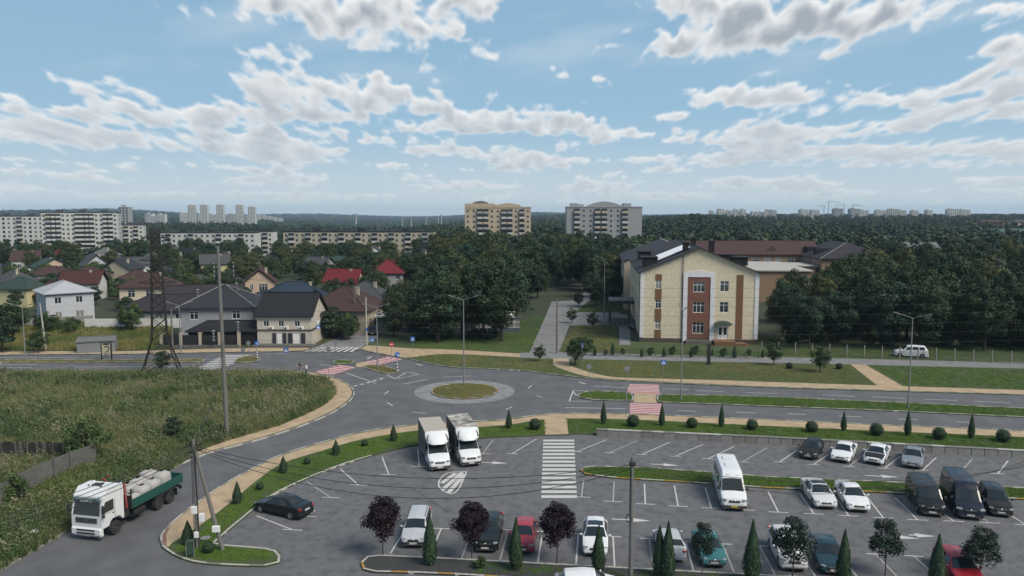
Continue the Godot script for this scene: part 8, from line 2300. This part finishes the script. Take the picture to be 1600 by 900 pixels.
# ---------------------------------------------------------------- people on kick scooters: one skin over a jointed skeleton
func person_mesh(joints: Dictionary, bones: Array, cell: float) -> MB:
	var lo := Vector3(9, 9, 9); var hi := -lo
	for k in joints: lo = lo.min(joints[k][0] - Vector3.ONE * 0.2); hi = hi.max(joints[k][0] + Vector3.ONE * 0.2)
	var n := Vector3i(((hi - lo) / cell).ceil()) + Vector3i.ONE
	var f := PackedFloat32Array(); f.resize(n.x * n.y * n.z); f.fill(0.5)
	var own := PackedInt32Array(); own.resize(f.size())
	for bi in bones.size():
		var a: Vector3 = joints[bones[bi][0]][0]; var b: Vector3 = joints[bones[bi][1]][0]
		var ra: float = joints[bones[bi][0]][1]; var rb: float = joints[bones[bi][1]][1]
		if bones[bi].size() > 3: ra = bones[bi][3]; rb = bones[bi][4]
		var i0 := Vector3i(((a.min(b) - Vector3.ONE * (maxf(ra, rb) + 0.07) - lo) / cell).floor()).max(Vector3i.ZERO)
		var i1 := Vector3i(((a.max(b) + Vector3.ONE * (maxf(ra, rb) + 0.07) - lo) / cell).ceil()).min(n - Vector3i.ONE)
		for x in range(i0.x, i1.x + 1):
			for y in range(i0.y, i1.y + 1):
				for z in range(i0.z, i1.z + 1):
					var p := lo + Vector3(x, y, z) * cell
					var t := clampf((p - a).dot(b - a) / maxf(0.0001, (b - a).length_squared()), 0, 1)
					var d := p.distance_to(a.lerp(b, t)) - lerpf(ra, rb, t)
					var at := (x * n.y + y) * n.z + z
					if d < f[at]: own[at] = bi
					var h := maxf(0.03 - absf(d - f[at]), 0.0) / 0.03
					f[at] = minf(d, f[at]) - h * h * 0.0075
	var m := MB.new()
	m.colored = true
	var vat := {}
	for x in n.x - 1:
		for y in n.y - 1:
			for z in n.z - 1:
				var sum := Vector3.ZERO; var cnt := 0; var inside := 0
				var val := []
				for k in 8: val.append(f[((x + (k & 1)) * n.y + y + ((k >> 1) & 1)) * n.z + z + (k >> 2)])
				for k in 8: inside += 1 if val[k] < 0 else 0
				if inside == 0 or inside == 8: continue
				for e in [[0, 1], [2, 3], [4, 5], [6, 7], [0, 2], [1, 3], [4, 6], [5, 7], [0, 4], [1, 5], [2, 6], [3, 7]]:
					if (val[e[0]] < 0) != (val[e[1]] < 0):
						var t: float = val[e[0]] / (val[e[0]] - val[e[1]])
						sum += Vector3(e[0] & 1, (e[0] >> 1) & 1, e[0] >> 2).lerp(Vector3(e[1] & 1, (e[1] >> 1) & 1, e[1] >> 2), t); cnt += 1
				vat[Vector3i(x, y, z)] = lo + (Vector3(x, y, z) + sum / cnt) * cell
	var grad := func(p: Vector3) -> Vector3: return p
	for x in range(1, n.x - 1):
		for y in range(1, n.y - 1):
			for z in range(1, n.z - 1):
				var at := (x * n.y + y) * n.z + z
				for ax in 3:
					var st := Vector3i(1 if ax == 0 else 0, 1 if ax == 1 else 0, 1 if ax == 2 else 0)
					var to := ((x + st.x) * n.y + y + st.y) * n.z + z + st.z
					if (f[at] < 0) == (f[to] < 0): continue
					var u := Vector3i(0, 1, 0) if ax == 0 else Vector3i(0, 0, 1) if ax == 1 else Vector3i(1, 0, 0)
					var w := Vector3i(0, 0, 1) if ax == 0 else Vector3i(1, 0, 0) if ax == 1 else Vector3i(0, 1, 0)
					var c := Vector3i(x, y, z)
					var q := [vat.get(c - u - w), vat.get(c - w), vat.get(c), vat.get(c - u)]
					if q.has(null): continue
					m.tint = bones[own[at if f[at] < 0 else to]][2]
					if f[at] < 0: m.quad(q[0], q[1], q[2], q[3])
					else: m.quad(q[3], q[2], q[1], q[0])
	return m

func rider(label: String, at: Vector3, turn: float, top: Color, legs: Color, hair: Color) -> void:
	var sk := Color(0.36, 0.21, 0.15)
	var j := {"pelvis": [Vector3(0, 1.02, -0.02), 0.13], "chest": [Vector3(0, 1.38, 0.02), 0.145], "neck": [Vector3(0, 1.56, 0.04), 0.055], "head": [Vector3(0, 1.70, 0.06), 0.1], "crown": [Vector3(0, 1.77, 0.045), 0.095],
		"sl": [Vector3(-0.18, 1.48, 0.03), 0.062], "el": [Vector3(-0.24, 1.22, 0.12), 0.045], "wl": [Vector3(-0.21, 1.16, 0.36), 0.034], "hl": [Vector3(-0.19, 1.17, 0.44), 0.036],
		"sr": [Vector3(0.18, 1.48, 0.03), 0.062], "er": [Vector3(0.24, 1.22, 0.12), 0.045], "wr": [Vector3(0.21, 1.16, 0.36), 0.034], "hr": [Vector3(0.19, 1.17, 0.44), 0.036],
		"tl": [Vector3(-0.09, 0.97, 0), 0.095], "kl": [Vector3(-0.08, 0.60, 0.10), 0.062], "al": [Vector3(-0.05, 0.24, 0.06), 0.043], "fl": [Vector3(-0.05, 0.205, 0.2), 0.042],
		"tr": [Vector3(0.09, 0.97, 0), 0.095], "kr": [Vector3(0.08, 0.60, 0.02), 0.062], "ar": [Vector3(0.05, 0.24, -0.2), 0.043], "fr": [Vector3(0.05, 0.205, -0.08), 0.042], "nose": [Vector3(0, 1.69, 0.165), 0.016]}
	var b := [["pelvis", "chest", top], ["chest", "neck", top], ["neck", "head", sk], ["head", "crown", sk], ["sl", "sr", top], ["sl", "el", top], ["el", "wl", sk], ["wl", "hl", sk], ["sr", "er", top], ["er", "wr", sk], ["wr", "hr", sk],
		["tl", "kl", legs], ["kl", "al", legs], ["al", "fl", Color(0.5, 0.5, 0.5)], ["tr", "kr", legs], ["kr", "ar", legs], ["ar", "fr", Color(0.5, 0.5, 0.5)], ["pelvis", "tl", legs], ["pelvis", "tr", legs], ["head", "nose", sk, 0.03, 0.014]]
	for s in [-1.0, 1.0]:
		for k in 4:
			var kn := "%s%d" % ["l" if s < 0 else "r", k]
			j["k" + kn] = [Vector3(s * (0.19 - 0.022 * k + 0.03), 1.19, 0.475), 0.012]; j["t" + kn] = [Vector3(s * (0.19 - 0.022 * k + 0.03), 1.13, 0.47), 0.01]
			b.append(["hl" if s < 0 else "hr", "k" + kn, sk, 0.02, 0.012]); b.append(["k" + kn, "t" + kn, sk])
		j["th%d" % int(s)] = [Vector3(s * 0.13, 1.16, 0.44), 0.012]
		b.append(["hl" if s < 0 else "hr", "th%d" % int(s), sk, 0.022, 0.012])
	var o := thing("person", label, "person", at, turn)
	var body := part(o, "body", person_mesh(j, b, 0.022), mats["cloth"])
	var h := MB.new()
	h.lathe([Vector2(0.085, -0.09), Vector2(0.112, -0.02), Vector2(0.11, 0.04), Vector2(0.075, 0.095), Vector2(0, 0.112)], 14, Vector3(0, 1.75, 0.035))
	var hm := mat("hair " + label.left(12), hair.r, hair.g, hair.b, 0.7)
	part(o, "hair", h, hm)
	var s := thing("kick_scooter", "grey electric kick scooter under " + ("the rider in dark clothes" if top.r < 0.2 else "the rider in a white top"), "scooter", at, turn)
	var d := MB.new()
	d.soft_box(Vector3(0, 0.14, -0.02), Vector3(0.17, 0.05, 0.8), 0.015)
	part(s, "deck", d, mats["black"])
	var p := MB.new()
	p.tube([Vector3(0, 0.12, 0.5), Vector3(0, 0.35, 0.46), Vector3(0, 1.16, 0.4)], 0.03, 0.022, 7)
	part(s, "stem", p, mats["dark metal"])
	var hb := MB.new()
	hb.tube([Vector3(-0.26, 1.16, 0.44), Vector3(0.26, 1.16, 0.44)], 0.018, 0.018, 6)
	part(s, "handlebar", hb, mats["black"])
	for z in [0.52, -0.46]:
		var w := MB.new()
		w.lathe([Vector2(0.05, -0.025), Vector2(0.1, -0.025), Vector2(0.115, 0), Vector2(0.1, 0.025), Vector2(0.05, 0.025)], 14, Vector3(0, 0.115, z), Basis(Vector3.BACK, PI / 2))
		part(s, "wheel", w, mats["tyre"])

func people() -> void:
	mat("cloth", 1, 1, 1, 0.85).vertex_color_use_as_albedo = true
	rider("person in dark clothes riding an electric scooter near the pavement", Vector3(-30.47, 0, -108.76), -1.2, Color(0.02, 0.022, 0.03), Color(0.16, 0.16, 0.17), Color(0.03, 0.02, 0.015))
	rider("person in a white top and dark trousers riding an electric scooter", Vector3(-29.20, 0, -107.45), -1.2, Color(0.5, 0.5, 0.5), Color(0.05, 0.055, 0.07), Color(0.04, 0.028, 0.02))

func _ready() -> void:
	rng.seed = 20
	light_and_lens()
	build_ground()
	building_materials()
	paint_markings()
	mat("tower grey", 0.24, 0.25, 0.26, 0.9)
	build_blocks()
	build_school()
	build_village()
	plant_materials()
	utility_poles()
	lattice_pylon()
	street_furniture()
	fences()
	park_cars()
	people()
	grow_trees()
	grow_grass()
